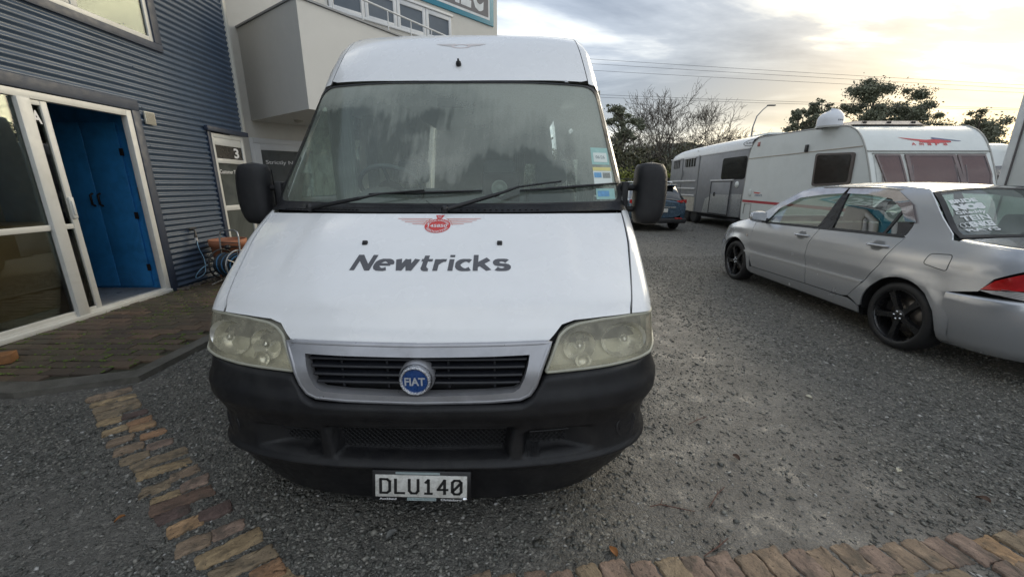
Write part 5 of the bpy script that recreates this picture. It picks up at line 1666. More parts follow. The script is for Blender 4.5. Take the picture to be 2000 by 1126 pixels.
def sedan():
    c = empty('silver_sedan', (3.38, 3.30, 0), -.011, 'silver four-door sedan with black wheels and rear window stickers, parked on the right', 'car')
    tz = pchip([.15, .2, .3, .45, .6, .75, .88, .95, 1.0, 1.38, 1.45], [.07, .05, .015, 0, 0, .018, .045, .075, .10, .275, .33])
    zt = pchip([-1.0, -.9, -.2, 2.2, 2.45, 2.8, 3.1, 3.3, 3.42], [.93, .965, .97, .97, .965, .90, .81, .715, .64])

    def plan(s):
        o = 0
        if s > 2.55: t = min(.998, (s - 2.55) / .90); o = .85 - .85 * (1 - t**3.8)**(1 / 3.8)
        if s < -.30: t = min(.995, (-.30 - s) / .66); o = .85 - .85 * (1 - t**2.7)**(1 / 2.7)
        return o

    def T(s, z):
        zz = z + (.97 - zt(s)) * min(1, max(0, (z - .45) / .25))
        o = tz(zz)
        # crease along the doors
        o += -.008 * math.exp(-((z - .80) / .05)**2) + .010 * math.exp(-((z - .55) / .06)**2) * (1 if .2 < s < 2.5 else .4)
        # flared arches
        for cx in (0.01, 2.68):
            d = math.hypot(s - cx, z - .30)
            if z < .75: o -= .014 * math.exp(-((d - .37) / .05)**2)
        return o + plan(s)
    R_ = lambda S: (lambda u, v: 1.70 - S(u, v))

    def both(name, ol, mat, S=T, off=0.0, **kw):
        a = panel(name, ol, S, mat, c, 'side', off=off, **kw)
        kw2 = dict(kw)
        if 'thick' in kw2: kw2['thick'] = -kw2['thick']
        else: kw2['thick'] = -.012
        panel(name, ol, R_(S), mat, c, 'side', off=-off, **kw2)
        return a
    def arc(cx, cz, r, a0, a1, n=14): return [(cx + r * math.cos(math.radians(a0 + (a1 - a0) * k / n)), cz + r * math.sin(math.radians(a0 + (a1 - a0) * k / n))) for k in range(n + 1)]
    aper = rounded([(2.13, .932), (1.14, .960), (.17, .985), (.165, 1.10), (.30, 1.255), (.50, 1.362), (.80, 1.392), (1.10, 1.395), (1.42, 1.378), (1.74, 1.335), (1.97, 1.19)], [.01, 0, .03, .05, .05, .08, .05, 0, .05, .05, .05], 4)
    g = .004
    both('front_door', [(2.325 - g, .914), (2.31, .75), (2.30, .55), (2.26, .42), (2.215, .305), (1.130 + g, .322), (1.145 + g, .45), (1.205 + g, .62), (1.212 + g, .75), (1.145 + g, .952)], SILVER, step=.045)
    both('rear_door', [(1.145 - g, .953), (1.212 - g, .75), (1.205 - g, .62), (1.145 - g, .45), (1.130 - g, .322), (.60, .328), (.53, .345), (.385, .528), (.274, .707), (.165, .975)], SILVER, step=.045)
    both('sill', [(2.26, .298), (2.26, .205), (.40, .205), (.39, .275), (.53, .318), (1.13, .314), (2.215, .297)], SILVER, step=.05)
    fw = [(2.325, .918), (2.31, .75), (2.30, .55), (2.265, .42), (2.262, .30), (2.27, .21)] + [(2.315, .25)] + arc(2.68, .30, .365, 178, 20, 18) + [(3.04, .46), (3.06, .56), (3.32, .56), (3.30, .66), (3.08, .805), (2.80, .885), (2.5, .945)]
    fw[0] = (2.333, .918)
    both('front_wing', fw, SILVER, step=.04)
    # quarter with C pillar, roof rail and A pillar around the glass
    q = [(.165 - g, .975), (.270 - g, .707), (.380 - g, .528), (.525, .345), (.39, .285)] + arc(.01, .295, .352, 0, 180, 20) + [(-.345, .62), (-.533, .672), (-.585, .775), (-.70, .86), (-.80, .93), (-.72, .968), (-.2, 1.0), (-.17, 1.045), (-.02, 1.16), (.14, 1.30), (.255, 1.388), (.5, 1.412), (.9, 1.422), (1.3, 1.418), (1.62, 1.392), (1.80, 1.345), (2.08, 1.19), (2.37, .985), (2.335, .918)]
    q += [p for p in aper[:1]] + aper[::-1][:-4] + []
    # walk round the aperture from its front corner over the roof side back to the door seam
    ap = aper
    start = 0
    q = q[:q.index((2.335, .918)) + 1]
    i0 = min(range(len(ap)), key=lambda i: (ap[i][0] - 2.13)**2 + (ap[i][1] - .932)**2)
    rev = [ap[(i0 - k) % len(ap)] for k in range(len(ap))]
    end = next(i for i, p in enumerate(rev) if p[0] < .19 and p[1] < .995)
    q += [p for p in rev[:end + 2]]
    both('body_side', q, SILVER, step=.045)
    both('window_surround', aper, RUBBER, off=-.001, holes=[[(x * .985 + 1.14 * .015, (z - 1.17) * .95 + 1.17) for x, z in aper]], step=.06, thick=.01)
    both('side_window', aper, CARGLASS, off=.010, step=.10, thick=0)
    both('door_pillar', [(1.195, .955), (.985, .960), (1.078, 1.392), (1.125, 1.392)], pm('pillar_black', (.012, .011, .012), .3), off=-.004, thick=.02, step=.1)
    both('quarter_bar', [(.400, .985), (.372, .985), (.330, 1.27), (.350, 1.275)], RUBBER, off=.002, thick=.02, step=.1)
    both('door_visor', [(1.10, 1.398), (1.42, 1.385), (1.75, 1.342), (1.99, 1.20), (2.10, 1.05), (1.96, 1.135), (1.72, 1.27), (1.40, 1.315), (1.12, 1.335)], VISOR, off=-.018, thick=0, step=.05)
    both('door_visor', [(1.085, 1.398), (.80, 1.398), (.50, 1.37), (.29, 1.262), (.150, 1.11), (.245, 1.105), (.36, 1.215), (.52, 1.298), (.80, 1.330), (1.07, 1.335)], VISOR, off=-.018, thick=0, step=.05)
    both('door_moulding', [(2.40, .513), (2.40, .488), (1.30, .500), (.40, .508), (.385, .530), (1.30, .524)], SILVER, off=-.012, thick=.014, step=.06)
    both('waist_strip', [(2.12, .938), (1.14, .962), (.18, .985), (.18, .970), (1.14, .945), (2.12, .920)], RUBBER, off=-.004, thick=.01, step=.08)
    # fuel flap: a fine seam
    ff = rounded([(-.105, .795), (-.118, .880), (-.285, .898), (-.300, .768)], .03, 5)
    mb = MB(); rs = resample(ff, .02); mb.tube([(T(a, b) - .0002, a, b) for a, b in rs + rs[:1]], .0028, 4, caps=False); mb.build('fuel_flap', DARK, c)
    for s0, s1, z0 in ((1.475, 1.235, .850), (.480, .245, .876)):
        h = empty('door_handle', (0, 0, 0)); h.parent = c
        mb = MB(); mb.tube([(T(s, z0) - .004 - .022 * math.sin(PI * k / 8)**.5, s, z0 + .004 * k / 8) for k, s in enumerate(np.linspace(s0, s1, 9))], [.006, .010, .012, .013, .013, .013, .012, .013, .010], 8)
        mb.build('handle_bar', SILVER, h)
        sm_ = (s0 + s1) / 2
        panel('handle_recess', rounded([(sm_ - .06, z0 - .045), (sm_ + .06, z0 - .045), (sm_ + .06, z0 + .045), (sm_ - .06, z0 + .045)], .04), lambda u, v: T(u, v) - .001, pm('recess_grey', (.16, .165, .17), .4), h, 'side', thick=0, step=.03)
    MB().lathe([(.0001, .004), (.014, .003), (.018, 0)], 14, M=TR(T(2.42, .70) - .001, 2.42, .72, ry=-PI / 2)).build('side_repeater', pm('amber_grey', (.4, .33, .28), .3), c)
    # roof, glass, bonnet, boot
    zc = pchip([-.96, -.90, -.80, -.22, .30, .55, .9, 1.25, 1.6, 1.75, 2.43, 2.8, 3.1, 3.3, 3.42], [.90, .965, .995, 1.035, 1.405, 1.435, 1.452, 1.452, 1.428, 1.40, 1.005, .935, .85, .75, .66])

    def Z(o, s):
        u = (o - .85) / .85
        k = .065 if .2 < s < 1.8 else .045
        if s <= .2: k = .045 + .02 * max(0, min(1, (s + .2) / .4))
        if s >= 1.8: k = .045 + .02 * max(0, min(1, (2.4 - s) / .6))
        return -(zc(s) - k * (abs(u)**2.2) * (1.0 if k < .05 else 1.55))
    def halfw(s, z): return T(s, z)
    def sym(pts): return pts + [(1.70 - o, s) for o, s in pts][::-1]
    panel('roof', sym([(.30, .262), (.268, .6), (.262, 1.0), (.272, 1.4), (.31, 1.745)][::-1]) if False else [(.315, .27), (.262, .55), (.258, 1.0), (.268, 1.4), (.33, 1.755), (.85, 1.775), (1.37, 1.755), (1.432, 1.4), (1.442, 1.0), (1.438, .55), (1.385, .27), (.85, .285)], Z, SILVER, c, 'top', step=.07)
    panel('windscreen', [(.33, 1.76), (.17, 2.37), (.85, 2.44), (1.53, 2.37), (1.37, 1.76), (.85, 1.78)], Z, CARGLASS, c, 'top', step=.1, thick=0)
    rwo = [(.325, .262), (.175, -.185), (.5, -.215), (.85, -.225), (1.2, -.215), (1.525, -.185), (1.375, .262), (.85, .278)]
    rwi = [(.365, .235), (.235, -.150), (.5, -.172), (.85, -.178), (1.2, -.172), (1.465, -.150), (1.335, .235), (.85, .250)]
    panel('rear_window_seal', rwo, Z, RUBBER, c, 'top', step=.06, thick=.02, holes=[rwi])
    RW = panel('rear_window', rwi, Z, glass('rear_glass', (.74, .88, .81), refl=1.0, rough=.02, fog=(.45, .52, .48), fog_lo=.08, fog_hi=.2, fs=2), c, 'top', step=.08, off=.003, thick=0)  # pale film in the pane stands in for mirrored sky
    panel('bonnet', [(.14, 2.40), (.85, 2.46), (1.56, 2.40), (1.50, 2.8), (1.40, 3.10), (1.2, 3.28), (.85, 3.33), (.5, 3.28), (.30, 3.10), (.20, 2.8)], Z, SILVER, c, 'top', step=.07)
    panel('boot_lid', [(.215, -.235), (.85, -.245), (1.485, -.235), (1.46, -.6), (1.42, -.85), (1.2, -.905), (.85, -.92), (.5, -.905), (.28, -.85), (.24, -.6)], Z, SILVER, c, 'top', step=.06)
    # shoulders between boot lid and side
    for sg in (0, 1):
        rows = []
        for s in np.linspace(-.225, -.86, 14):
            a = (T(s, .955), s, .955 if s > -.7 else .955 - .05 * ((-.7 - s) / .16)**2)
            b = (.21 + .05 * max(0, (-.4 - s)), s, -Z(.23, s) + .0)
            rows.append([(lambda x, y, z: (1.70 - x if sg else x, y, z))(a[0] + (b[0] - a[0]) * t, s, a[2] + (b[2] - a[2]) * t + .018 * math.sin(PI * t)) for t in np.linspace(0, 1, 6)])
        MB().grid(rows).build('boot_shoulder', SILVER, c)
        rows = []
        for s in np.linspace(2.34, 3.25, 16):
            z0 = zt(s) - .045
            a = (T(s, z0), s, z0); ob = .13 + .10 * max(0, (s - 2.5)); b = (max(ob, a[0] + .02), s, -Z(ob + .02, s))
            rows.append([(lambda x, y, z: (1.70 - x if sg else x, y, z))(a[0] + (b[0] - a[0]) * t, s, a[2] + (b[2] - a[2]) * t + .014 * math.sin(PI * t)) for t in np.linspace(0, 1, 6)])
        MB().grid(rows).build('wing_shoulder', SILVER, c)
    # bumpers and tail as lofts round the ends
    def ring(th, end, grow=0.0):
        n_ = 2 / (2.7 if end < 0 else 3.8)
        sx = abs(math.sin(th))**n_; cx = abs(math.cos(th))**n_ * (1 if math.cos(th) >= 0 else -1)
        if end < 0: return (.85 - (.85 + grow) * cx, -.30 - (.66 + grow) * sx)
        return (.85 - (.85 + grow) * cx, 2.55 + (.88 + grow) * sx)
    def loft(name, zsec, end, th0, th1, mat, n=48):
        rows = []
        for z, gr in zsec:
            row = []
            for k in range(n + 1):
                th = math.radians(th0 + (th1 - th0) * k / n)
                if isinstance(z, tuple):
                    zz = z[0] + (z[1] - z[0]) * abs(math.sin(th))**.8
                else: zz = z
                o, s = ring(th, end, gr)
                row.append((o, s, zz))
            rows.append(row)
        return MB().grid(rows).build(name, mat, c)
    loft('rear_bumper', [(.20, -.10), (.215, -.06), (.29, -.02), (.45, .008), (.57, .012), (.615, .008), ((.618, .655), .002), ((.620, .665), -.03)], -1, 2, 178, SILVER)
    # part of the bumper running forward to the arch
    for sg in (0, 1):
        rows = []
        for z, gr in ((.20, -.05), (.235, -.015), (.30, .0), (.45, .006), (.57, .006), (.618, .004)):
            row = []
            for s in np.linspace(-.33, -.42, 8):
                rr_ = (.355**2 - (z - .295)**2)
                s0 = .01 - math.sqrt(max(0.001, rr_)) if abs(z - .295) < .355 else -.10
                sA = min(s0, -.08); t = (s + .33) / (-.09)
                s_ = sA + (-.42 - sA) * t
                row.append((((T(s_, z) - gr) if not sg else 1.70 - (T(s_, z) - gr)), s_, z))
            rows.append(row)
        MB().grid(rows).build('bumper_side', SILVER, c)
    loft('tail_panel', [((.64, .66), -.02), ((.70, .75), -.01), ((.78, .86), -.02), ((.86, .95), -.045), ((.90, .985), -.09)], -1, 40, 140, SILVER)
    loft('front_bumper', [(.20, -.05), (.23, -.01), (.35, .01), (.50, .012), (.56, 0), (.62, -.03), (.66, -.06)], 1, 12, 168, SILVER)
    # tail light (left) and its twin
    TLR = pm('tail_red', (.42, .012, .012), .16, var=.25, vs=18, coat=.8); TLC = pm('tail_clear', (.50, .48, .47), .2, var=.15, coat=.6); 
    for sg in (0, 1):
        S_ = (lambda u, v: T(u, v) - .010) if not sg else (lambda u, v: 1.70 - T(u, v) + .010)
        tl = panel('tail_light', [(-.545, .690), (-.600, .765), (-.70, .835), (-.82, .880), (-.90, .870), (-.91, .735), (-.74, .722), (-.62, .703)], S_, TLR, c, 'side', step=.03, thick=.02 if not sg else -.02)
        panel('clear_band', [(-.540, .684), (-.62, .697), (-.74, .716), (-.91, .728), (-.91, .665), (-.74, .660), (-.62, .672)], S_, TLC, tl, 'side', step=.03, thick=.02 if not sg else -.02)
        mb = MB()
        for k in range(5):
            z = .672 + k * .010; mb.tube([(S_(s, z) - (.002 if not sg else -.002), s, z) for s in np.linspace(-.60 - k * .01, -.89, 8)], .0016, 4)
        mb.build('lens_ribs', pm('rib_grey', (.2, .2, .2), .3), tl)
        hl = panel('headlight', [(3.07, .79), (3.20, .735), (3.32, .66), (3.33, .60), (3.20, .62), (3.10, .70)], (lambda u, v: T(u, v) - .004) if not sg else (lambda u, v: 1.70 - T(u, v) + .004), pm('headlamp_clear', (.62, .60, .50), .15, var=.1, coat=.6), c, 'side', step=.03, thick=.01 if not sg else -.01)
        mb = MB(); mb.tube([((T(s, .38) - .006) if not sg else 1.70 - T(s, .38) + .006, s, .40 - .03 * (s - 3.1)) for s in np.linspace(3.06, 3.36, 8)], .007, 5); mb.build('bumper_strip', CHROME, c)
    # mirrors
    for sg in (0, 1):
        x0 = T(2.10, .95)
        m_ = empty('wing_mirror', ((x0 - .11) if not sg else 1.70 - x0 + .11, 2.14, 1.005)); m_.parent = c
        rows = []
        for i in range(11):
            t = -1 + 2 * i / 10; k = (1 - abs(t)**3)**.4 if abs(t) < 1 else 0
            rows.append([(t * .115, (.075 if math.sin(a) > 0 else .03) * math.sin(a) * k, .072 * math.cos(a) * k * (1 if math.cos(a) > 0 else .95)) for a in np.linspace(0, 2 * PI, 20, endpoint=False)])
        MB().grid(rows, closed_v=True).build('mirror_shell', SILVER, m_)
        MB().add([(-.095, -.032, -.055), (.09, -.032, -.055), (.09, -.032, .055), (-.095, -.032, .055)], [(0, 1, 2, 3)]).build('mirror_glass', CHROME, m_)
        MB().box(.05 if not sg else -.14, .14 if not sg else -.05, -.02, .03, -.07, -.02, bev=.008).build('mirror_foot', RUBBER, m_)
    # wheels
    for s, o, sd in ((.01, .035, -1), (2.68, .035, -1), (.01, 1.665, 1), (2.68, 1.665, 1)):
        make_wheel(c, o, s, .305, sd)
    # underbody, arch liners, interior
    MB().box(.10, 1.60, .42, 2.24, .17, .32).box(.28, 1.42, -.75, 3.15, .22, .40).build('underbody', DARK, c)
    mb = MB()
    for cx in (.01, 2.68):
        for x0, x1 in ((.03, .26), (1.44, 1.67)):
            rows = [[(x, cx + .362 * math.cos(a), .30 + .362 * math.sin(a)) for a in np.linspace(-.1, PI + .1, 16)] for x in (x0, x1)]
            mb = MB(); mb.grid(rows)
            if x0 < .5: mb.box(.255, .262, cx - .36, cx + .37, .2, .662)
            mb.build('arch_liner', DARK, c)
    MB().box(.13, 1.57, -.2, 2.3, .30, .62).box(.16, 1.54, -.65, .05, .6, .90).build('cabin_tub', pm('cabin_dark', (.02, .02, .022), .8), c)
    ST_ = pm('car_seat', (.035, .036, .038), .85, var=.2)
    for (o, s, w, hh) in ((.48, 1.30, .48, 1.02), (1.22, 1.30, .48, 1.02), (.85, .45, 1.25, .98)):
        st = empty('car_seat', (o, s, .6)); st.parent = c
        MB().box(-w / 2, w / 2, -.05, .08, 0, hh - .6, M=TR(rx=math.radians(14)), bev=.04).build('backrest', ST_, st)
        MB().box(-w / 2, w / 2, .0, .5, -.05, .08, bev=.03).build('cushion', ST_, st)
        for dx in ((0,) if w < 1 else (-.38, .38)):
            MB().box(dx - .13, dx + .13, -.06, .05, hh - .57, hh - .40, M=TR(rx=math.radians(14)), bev=.035).build('headrest', ST_, st)
    mb = MB(); mb.tube([Vector((1.22 + .18 * math.cos(a), 1.86 + .06 * math.sin(a), .90 + .16 * math.sin(a))) for a in np.linspace(0, 2 * PI, 22)], .014, 6, caps=False); mb.build('steering_wheel', RUBBER, c)
    MB().box(.15, 1.55, 2.0, 2.35, .80, .93, bev=.04).build('dash', pm('car_dash', (.05, .052, .055), .6), c)
    # stickers down the left side of the rear window
    ST2 = pm('vinyl_white', (.70, .72, .72), .5, var=.03)
    def rw(o0, o1, s0, s1, sk=.0):
        return lambda s, t: (lambda o, y: (o, y, -Z(o, y) + .003))(o0 + (o1 - o0) * s + sk * t, s0 + (s1 - s0) * t)
    for body, o0, w, y0, h, bold in (('BRIDE', .355, .22, .118, .033, .05), ('NOS', .345, .255, .060, .050, .09), ('GReddy', .335, .24, .024, .030, .03), ('TEIN', .345, .225, -.022, .040, .03), ('ENKEI', .375, .185, -.075, .044, .06), ('RAYS', .300, .26, -.122, .036, .03)):
        text_map('window_sticker', body, rw(o0, o0 + w, y0, y0 + h, .0), ST2, RW, bold=bold)
    mb = MB()
    for cx in (.315, .352):
        mb.tube([rw(0, 1, 0, 1)(0, 0) if False else (lambda o, y: (o, y, -Z(o, y) + .004))(cx + .020 * math.cos(a), -.055 + .018 * math.sin(a)) for a in np.linspace(0, 2 * PI, 16)], .0035, 4, caps=False)
    mb.build('window_sticker', ST2, RW)


sedan()

# ------------------------------------------------------------------ caravan facing the camera
CWHITE = pm('caravan_white', (.66, .69, .67), .38, var=.02, vs=1.5, coat=.2, dirt=(.50, .53, .50), dirt_amt=.35, ds=2, bump=.03, bs=6)


def caravan():
    X0_, X1_ = 6.9, 9.33
    c = empty('white_caravan', (X0_, 9.8, 0), 0, 'white touring caravan with a red winged logo on its front, behind the silver car', 'caravan')
    I = lambda mb, n_, m_, p_=c: mb.build(n_, m_, p_, (-X0_, -9.8, 0) if p_ is c else None)
    prof = [(7.78, .42), (7.70, .75), (7.70, 1.1), (7.83, 1.48), (7.98, 1.84), (8.13, 2.14), (8.31, 2.39), (8.52, 2.54), (8.80, 2.61), (9.8, 2.66), (11.4, 2.69), (11.72, 2.66), (11.93, 2.50), (12.04, 2.16), (12.05, 1.6), (12.07, .9), (12.02, .42)]
    pts = []
    P = [Vector(p) for p in prof]; P = [P[0]] + P + [P[-1]]
    for i in range(1, len(P) - 2):
        for k in range(4):
            t = k / 4
            pts.append(.5 * ((2 * P[i]) + (-P[i - 1] + P[i + 1]) * t + (2 * P[i - 1] - 5 * P[i] + 4 * P[i + 1] - P[i + 2]) * t * t + (-P[i - 1] + 3 * P[i] - 3 * P[i + 1] + P[i + 2]) * t**3))
    pts.append(P[-1])
    mb = MB()
    rows = [[(x, p.x, p.y) for p in pts] for x in (X0_ + .02, X0_ + .05, 8.1, X1_ - .05, X1_ - .02)]
    mb.grid(rows)
    I(mb, 'shell', CWHITE)
    # side walls with window opening left closed: window sits proud
    for x, nm in ((X0_, 'side_wall'), (X1_, 'side_wall')):
        mb = panel(nm, [(p.x, p.y) for p in pts], lambda u, v: .006 * math.sin(v * 46) * (1 if 1.3 < v < 2.15 else 0) * .12, CWHITE, None, 'side', step=.12, thick=.02 if x == X0_ else -.02, build=False)
        mb.v = [(a + x, b_, z) for a, b_, z in mb.v]
        I(mb, nm, CWHITE)
    TRM = pm('caravan_trim', (.34, .34, .32), .4, var=.08)
    for x in (X0_ + .005, X1_ - .005):
        mb = MB(); mb.tube([(x, p.x, p.y + (.006 if p.y > 2 else 0)) for p in pts[2:-2]], .016, 6); I(mb, 'edge_trim', TRM)
    mb = MB(); mb.box(X0_ - .012, X0_, 8.17, 12.03, 2.155, 2.170, M=None); I(mb, 'awning_rail', pm('rail_brown', (.36, .30, .24), .5))
    mb = MB(); mb.add([(X0_ - .004, 7.78, .88), (X0_ - .004, 12.04, .94), (X0_ - .004, 12.04, 1.005), (X0_ - .004, 7.78, .95)], [(0, 1, 2, 3)]); I(mb, 'red_stripe', pm('stripe_red', (.42, .05, .06), .45, var=.05))
    # side window
    FRM = pm('window_frame_brown', (.10, .08, .07), .4, var=.1)
    wo = rounded([(8.28, 1.44), (9.32, 1.40), (9.36, 2.11), (8.30, 2.06)], .07); wi = [((a - 8.82) * .90 + 8.82, (b_ - 1.755) * .88 + 1.755) for a, b_ in wo]
    mb = panel('side_window', wo, lambda u, v: -.035, FRM, None, 'side', step=.2, thick=.035, holes=[wi], build=False); mb.v = [(a + X0_, b_, z) for a, b_, z in mb.v]; sw = I(mb, 'side_window', FRM)
    DG = pm('dark_acrylic', (.035, .028, .026), .06, var=.1, coat=1)
    mb = panel('pane', wi, lambda u, v: -.030, DG, None, 'side', step=.3, thick=0, build=False); mb.v = [(a, b_, z) for a, b_, z in mb.v]; mb.v = [(a + X0_, b_, z) for a, b_, z in mb.v]; mb.build('pane', DG, sw)
    # front face surface: y as a function of height
    fy = pchip([.42, .75, 1.1, 1.48, 1.84, 2.14, 2.39, 2.54], [7.78, 7.70, 7.70, 7.83, 7.98, 8.13, 8.31, 8.52])
    F = lambda x, z: fy(z)
    band = [(X0_ + .12, 1.30), (X1_ - .10, 1.30), (X1_ - .10, 2.035), (X0_ + .12, 2.035)]
    def fp(name, ol, mat, off, par=None, **kw):
        mb = panel(name, ol, F, mat, None, 'front', off=off, build=False, **kw)
        return I(mb, name, mat) if par is None else mb.build(name, mat, par)
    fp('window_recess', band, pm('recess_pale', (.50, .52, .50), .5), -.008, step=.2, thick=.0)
    mb = MB(); mb.tube([(X0_ + .02, F(0, 2.06) - .012, 2.065), (X1_ - .02, F(0, 2.06) - .012, 2.065)], .012, 6); mb.tube([(X0_ + .1, F(0, 2.01) - .012, 2.02), (X1_ - .1, F(0, 2.01) - .012, 2.02)], .008, 6); I(mb, 'front_rail', TRM)
    BLIND = pm('pink_blind', (.52, .42, .39), .75, var=.05, vs=1.5); SMK = glass('smoked_acrylic', (.62, .50, .47), refl=1.0, rough=.03, fog=(.30, .22, .21), fog_lo=.12, fog_hi=.22, fs=2)
    DKB = pm('window_edge_brown', (.17, .13, .125), .4, var=.15)
    for k, (a0, a1, b0, b1) in enumerate(((7.08, 7.56, 7.13, 7.60), (7.62, 8.60, 7.66, 8.70), (8.65, 9.14, 8.74, 9.21))):
        o = [(b0, 1.34), (b1, 1.34), (a1, 2.0), (a0, 2.0)]
        if k == 0: o = [(7.20, 1.34), (7.60, 1.34), (7.53, 2.0), (7.04, 2.0)]
        if k == 2: o = [(8.68, 1.34), (9.18, 1.34), (9.23, 1.62), (9.18, 2.0), (8.64, 2.0)]
        cx = sum(p[0] for p in o) / len(o); cz = sum(p[1] for p in o) / len(o)
        inn = [((a - cx) * .86 + cx, (z - cz) * .90 + cz) for a, z in o]
        w = fp('front_window', rounded(o, .03), DKB, -.035, step=.15, thick=.03, holes=[inn])
        fp('blind', [((a - cx) * .97 + cx, (z - cz) * .97 + cz) for a, z in o], BLIND, -.012, w, step=.2, thick=0)
        fp('pane', rounded(o, .03), SMK, -.030, w, step=.2, thick=0)
        mb = MB()
        for sx in (-1, 1):
            xx = cx + sx * (max(p[0] for p in o) - min(p[0] for p in o)) * .40
            mb.tube([(xx, F(0, 1.42) - .025, 1.42), (xx - .02 * sx, F(0, 1.80) - .025, 1.80)], .008, 5)
            mb.box(xx - .02, xx + .02, F(0, 1.40) - .05, F(0, 1.40) - .02, 1.38, 1.42)
        mb.build('stay', pm('stay_grey', (.25, .22, .21), .4), w)
    # winged logo and name
    RED = pm('logo_red', (.55, .07, .07), .45); BLU = pm('logo_blue', (.12, .14, .24), .45)
    sc_ = 8.2 / 7.62
    def Q(x, z, o_=.006): return (x, F(x, z) - o_, z)
    def curve(z0, z1, f0, f1, x0, x1, n=14):
        r0 = [Q(x0 + (x1 - x0) * k / n, z0 + f0(k / n)) for k in range(n + 1)]; r1 = [Q(x0 + (x1 - x0) * k / n, z0 + f1(k / n)) for k in range(n + 1)]
        return [r0, r1]
    mb = MB(); mb.grid(curve(0, 0, lambda t: 2.335 - .075 * t - .03 * math.sin(PI * t), lambda t: 2.335 - .060 * t - .005 * math.sin(PI * t) - .0, 7.60, 8.27)); mb.grid(curve(0, 0, lambda t: 2.235 - .015 * math.sin(PI * t), lambda t: 2.262 + .03 * math.sin(PI * t), 8.0, 8.62)); I(mb, 'logo_swoosh', RED)
    mb = MB(); mb.grid(curve(0, 0, lambda t: 2.30 - .045 * t, lambda t: 2.335 - .07 * t, 8.27, 8.82)); I(mb, 'logo_swoosh', BLU)
    for k, ch in enumerate('Amara'):
        x = 7.83 + k * .155
        text_map('logo_letter', ch, lambda s, t, x=x, ch=ch: Q(x + .085 * s, 2.175 + (.055 if ch == 'A' else .045) * t), RED, c, bold=.02).location = (-X0_, -9.8, 0)
    mb = MB(); mb.add([(X0_ - .005, 11.55, 1.235), (X0_ - .005, 11.2, 1.215), (X0_ - .005, 11.05, 1.25), (X0_ - .005, 11.3, 1.19), (X0_ - .005, 11.5, 1.20)], [(0, 1, 2, 3, 4)]); I(mb, 'side_logo', RED)
    text_map('side_number', '380/2', quadmap((X0_ - .005, 11.48, 1.12), (X0_ - .005, 11.12, 1.12), (X0_ - .005, 11.12, 1.17), (X0_ - .005, 11.48, 1.17)), BLU, c).location = (-X0_, -9.8, 0)
    I(MB().box(X0_ - .03, X0_, 11.64, 11.76, 1.13, 1.30, bev=.01), 'outlet_cover', CWHITE)
    I(MB().box(X0_ - .02, X0_, 11.57, 11.67, 2.47, 2.58, bev=.005), 'marker_lamp', pm('marker_red', (.35, .12, .1), .3))
    I(MB().box(X0_ - .05, X0_, 9.66, 9.73, 2.17, 2.33, bev=.005), 'awning_lamp', pm('lamp_dark', (.03, .03, .03), .4))
    mb = MB(); mb.tube([(X0_ - .01, 11.9, .60), (X0_ - .01, 11.9, .90), (X0_ - .01, 11.57, .90), (X0_ - .01, 11.57, .60)], .010, 5); I(mb, 'locker_frame', TRM)
    I(MB().box(X0_ + .2, X1_ - .2, 7.9, 11.9, .30, .42), 'chassis', DARK)
    for x in (X0_ + .12, X1_ - .12):
        I(MB().lathe([(.0001, -.08), (.2, -.09), (.31, -.08), (.32, 0), (.31, .08), (.0001, .09)], 28, M=TR(x, 10.1, .32, ry=PI / 2)), 'wheel', RUBBER)
    # roof box hatch
    mb = MB()
    rows = []
    for y, h in ((8.62, 0), (8.75, .085), (9.3, .10), (9.9, .09), (10.0, 0)):
        rows.append([(x, y, 2.62 + (h if 7.1 < x < 8.45 else 0)) for x in (6.98, 7.12, 7.4, 8.0, 8.4, 8.52)])
    mb.grid(rows, smooth=False); I(mb, 'roof_light', pm('roof_light_cream', (.52, .45, .38), .5))
    mb = MB()
    for x in (7.25, 7.75, 8.25): mb.box(x - .035, x + .035, 8.66, 8.70, 2.64, 2.685)
    I(mb, 'roof_light_catch', DARK)
    # satellite dome: a thing standing on the roof
    d = empty('satellite_dome', (6.45 * 1.06 + .02, 9.1, 2.63), 0, 'white domed satellite antenna on the roof of the caravan', 'antenna')
    d.scale = (.86, .86, .92)
    mb = MB(); rows = []
    for i in range(13):
        t = i / 12
        h = .42 * t; k = 1.0 if t < .35 else math.sqrt(max(0, 1 - ((t - .35) / .65)**2))
        rows.append([(.275 * k * math.cos(a) - (.03 * (1 - k)), .275 * k * math.sin(a), h - (.10 * (1 - math.cos(a)) * .5 * (1 if t > .3 else 0) * (t - .3))) for a in np.linspace(0, 2 * PI, 28, endpoint=False)])
    mb.grid(rows, closed_v=True); mb.build('dome', pm('dome_white', (.66, .68, .72), .35, var=.02), d)
    MB().lathe([(.29, -.02), (.29, .02), (.27, .03)], 28).build('base', TRM, d)
    text_map('dome_lettering', 'KING', lambda s, t: (-.02 + .16 * s, -.2765 * math.sqrt(max(0, 1 - ((-.02 + .16 * s) / .275)**2)) - .003, .11 + .035 * t), pm('letter_dark', (.06, .06, .07), .5), d, bold=.02)


caravan()


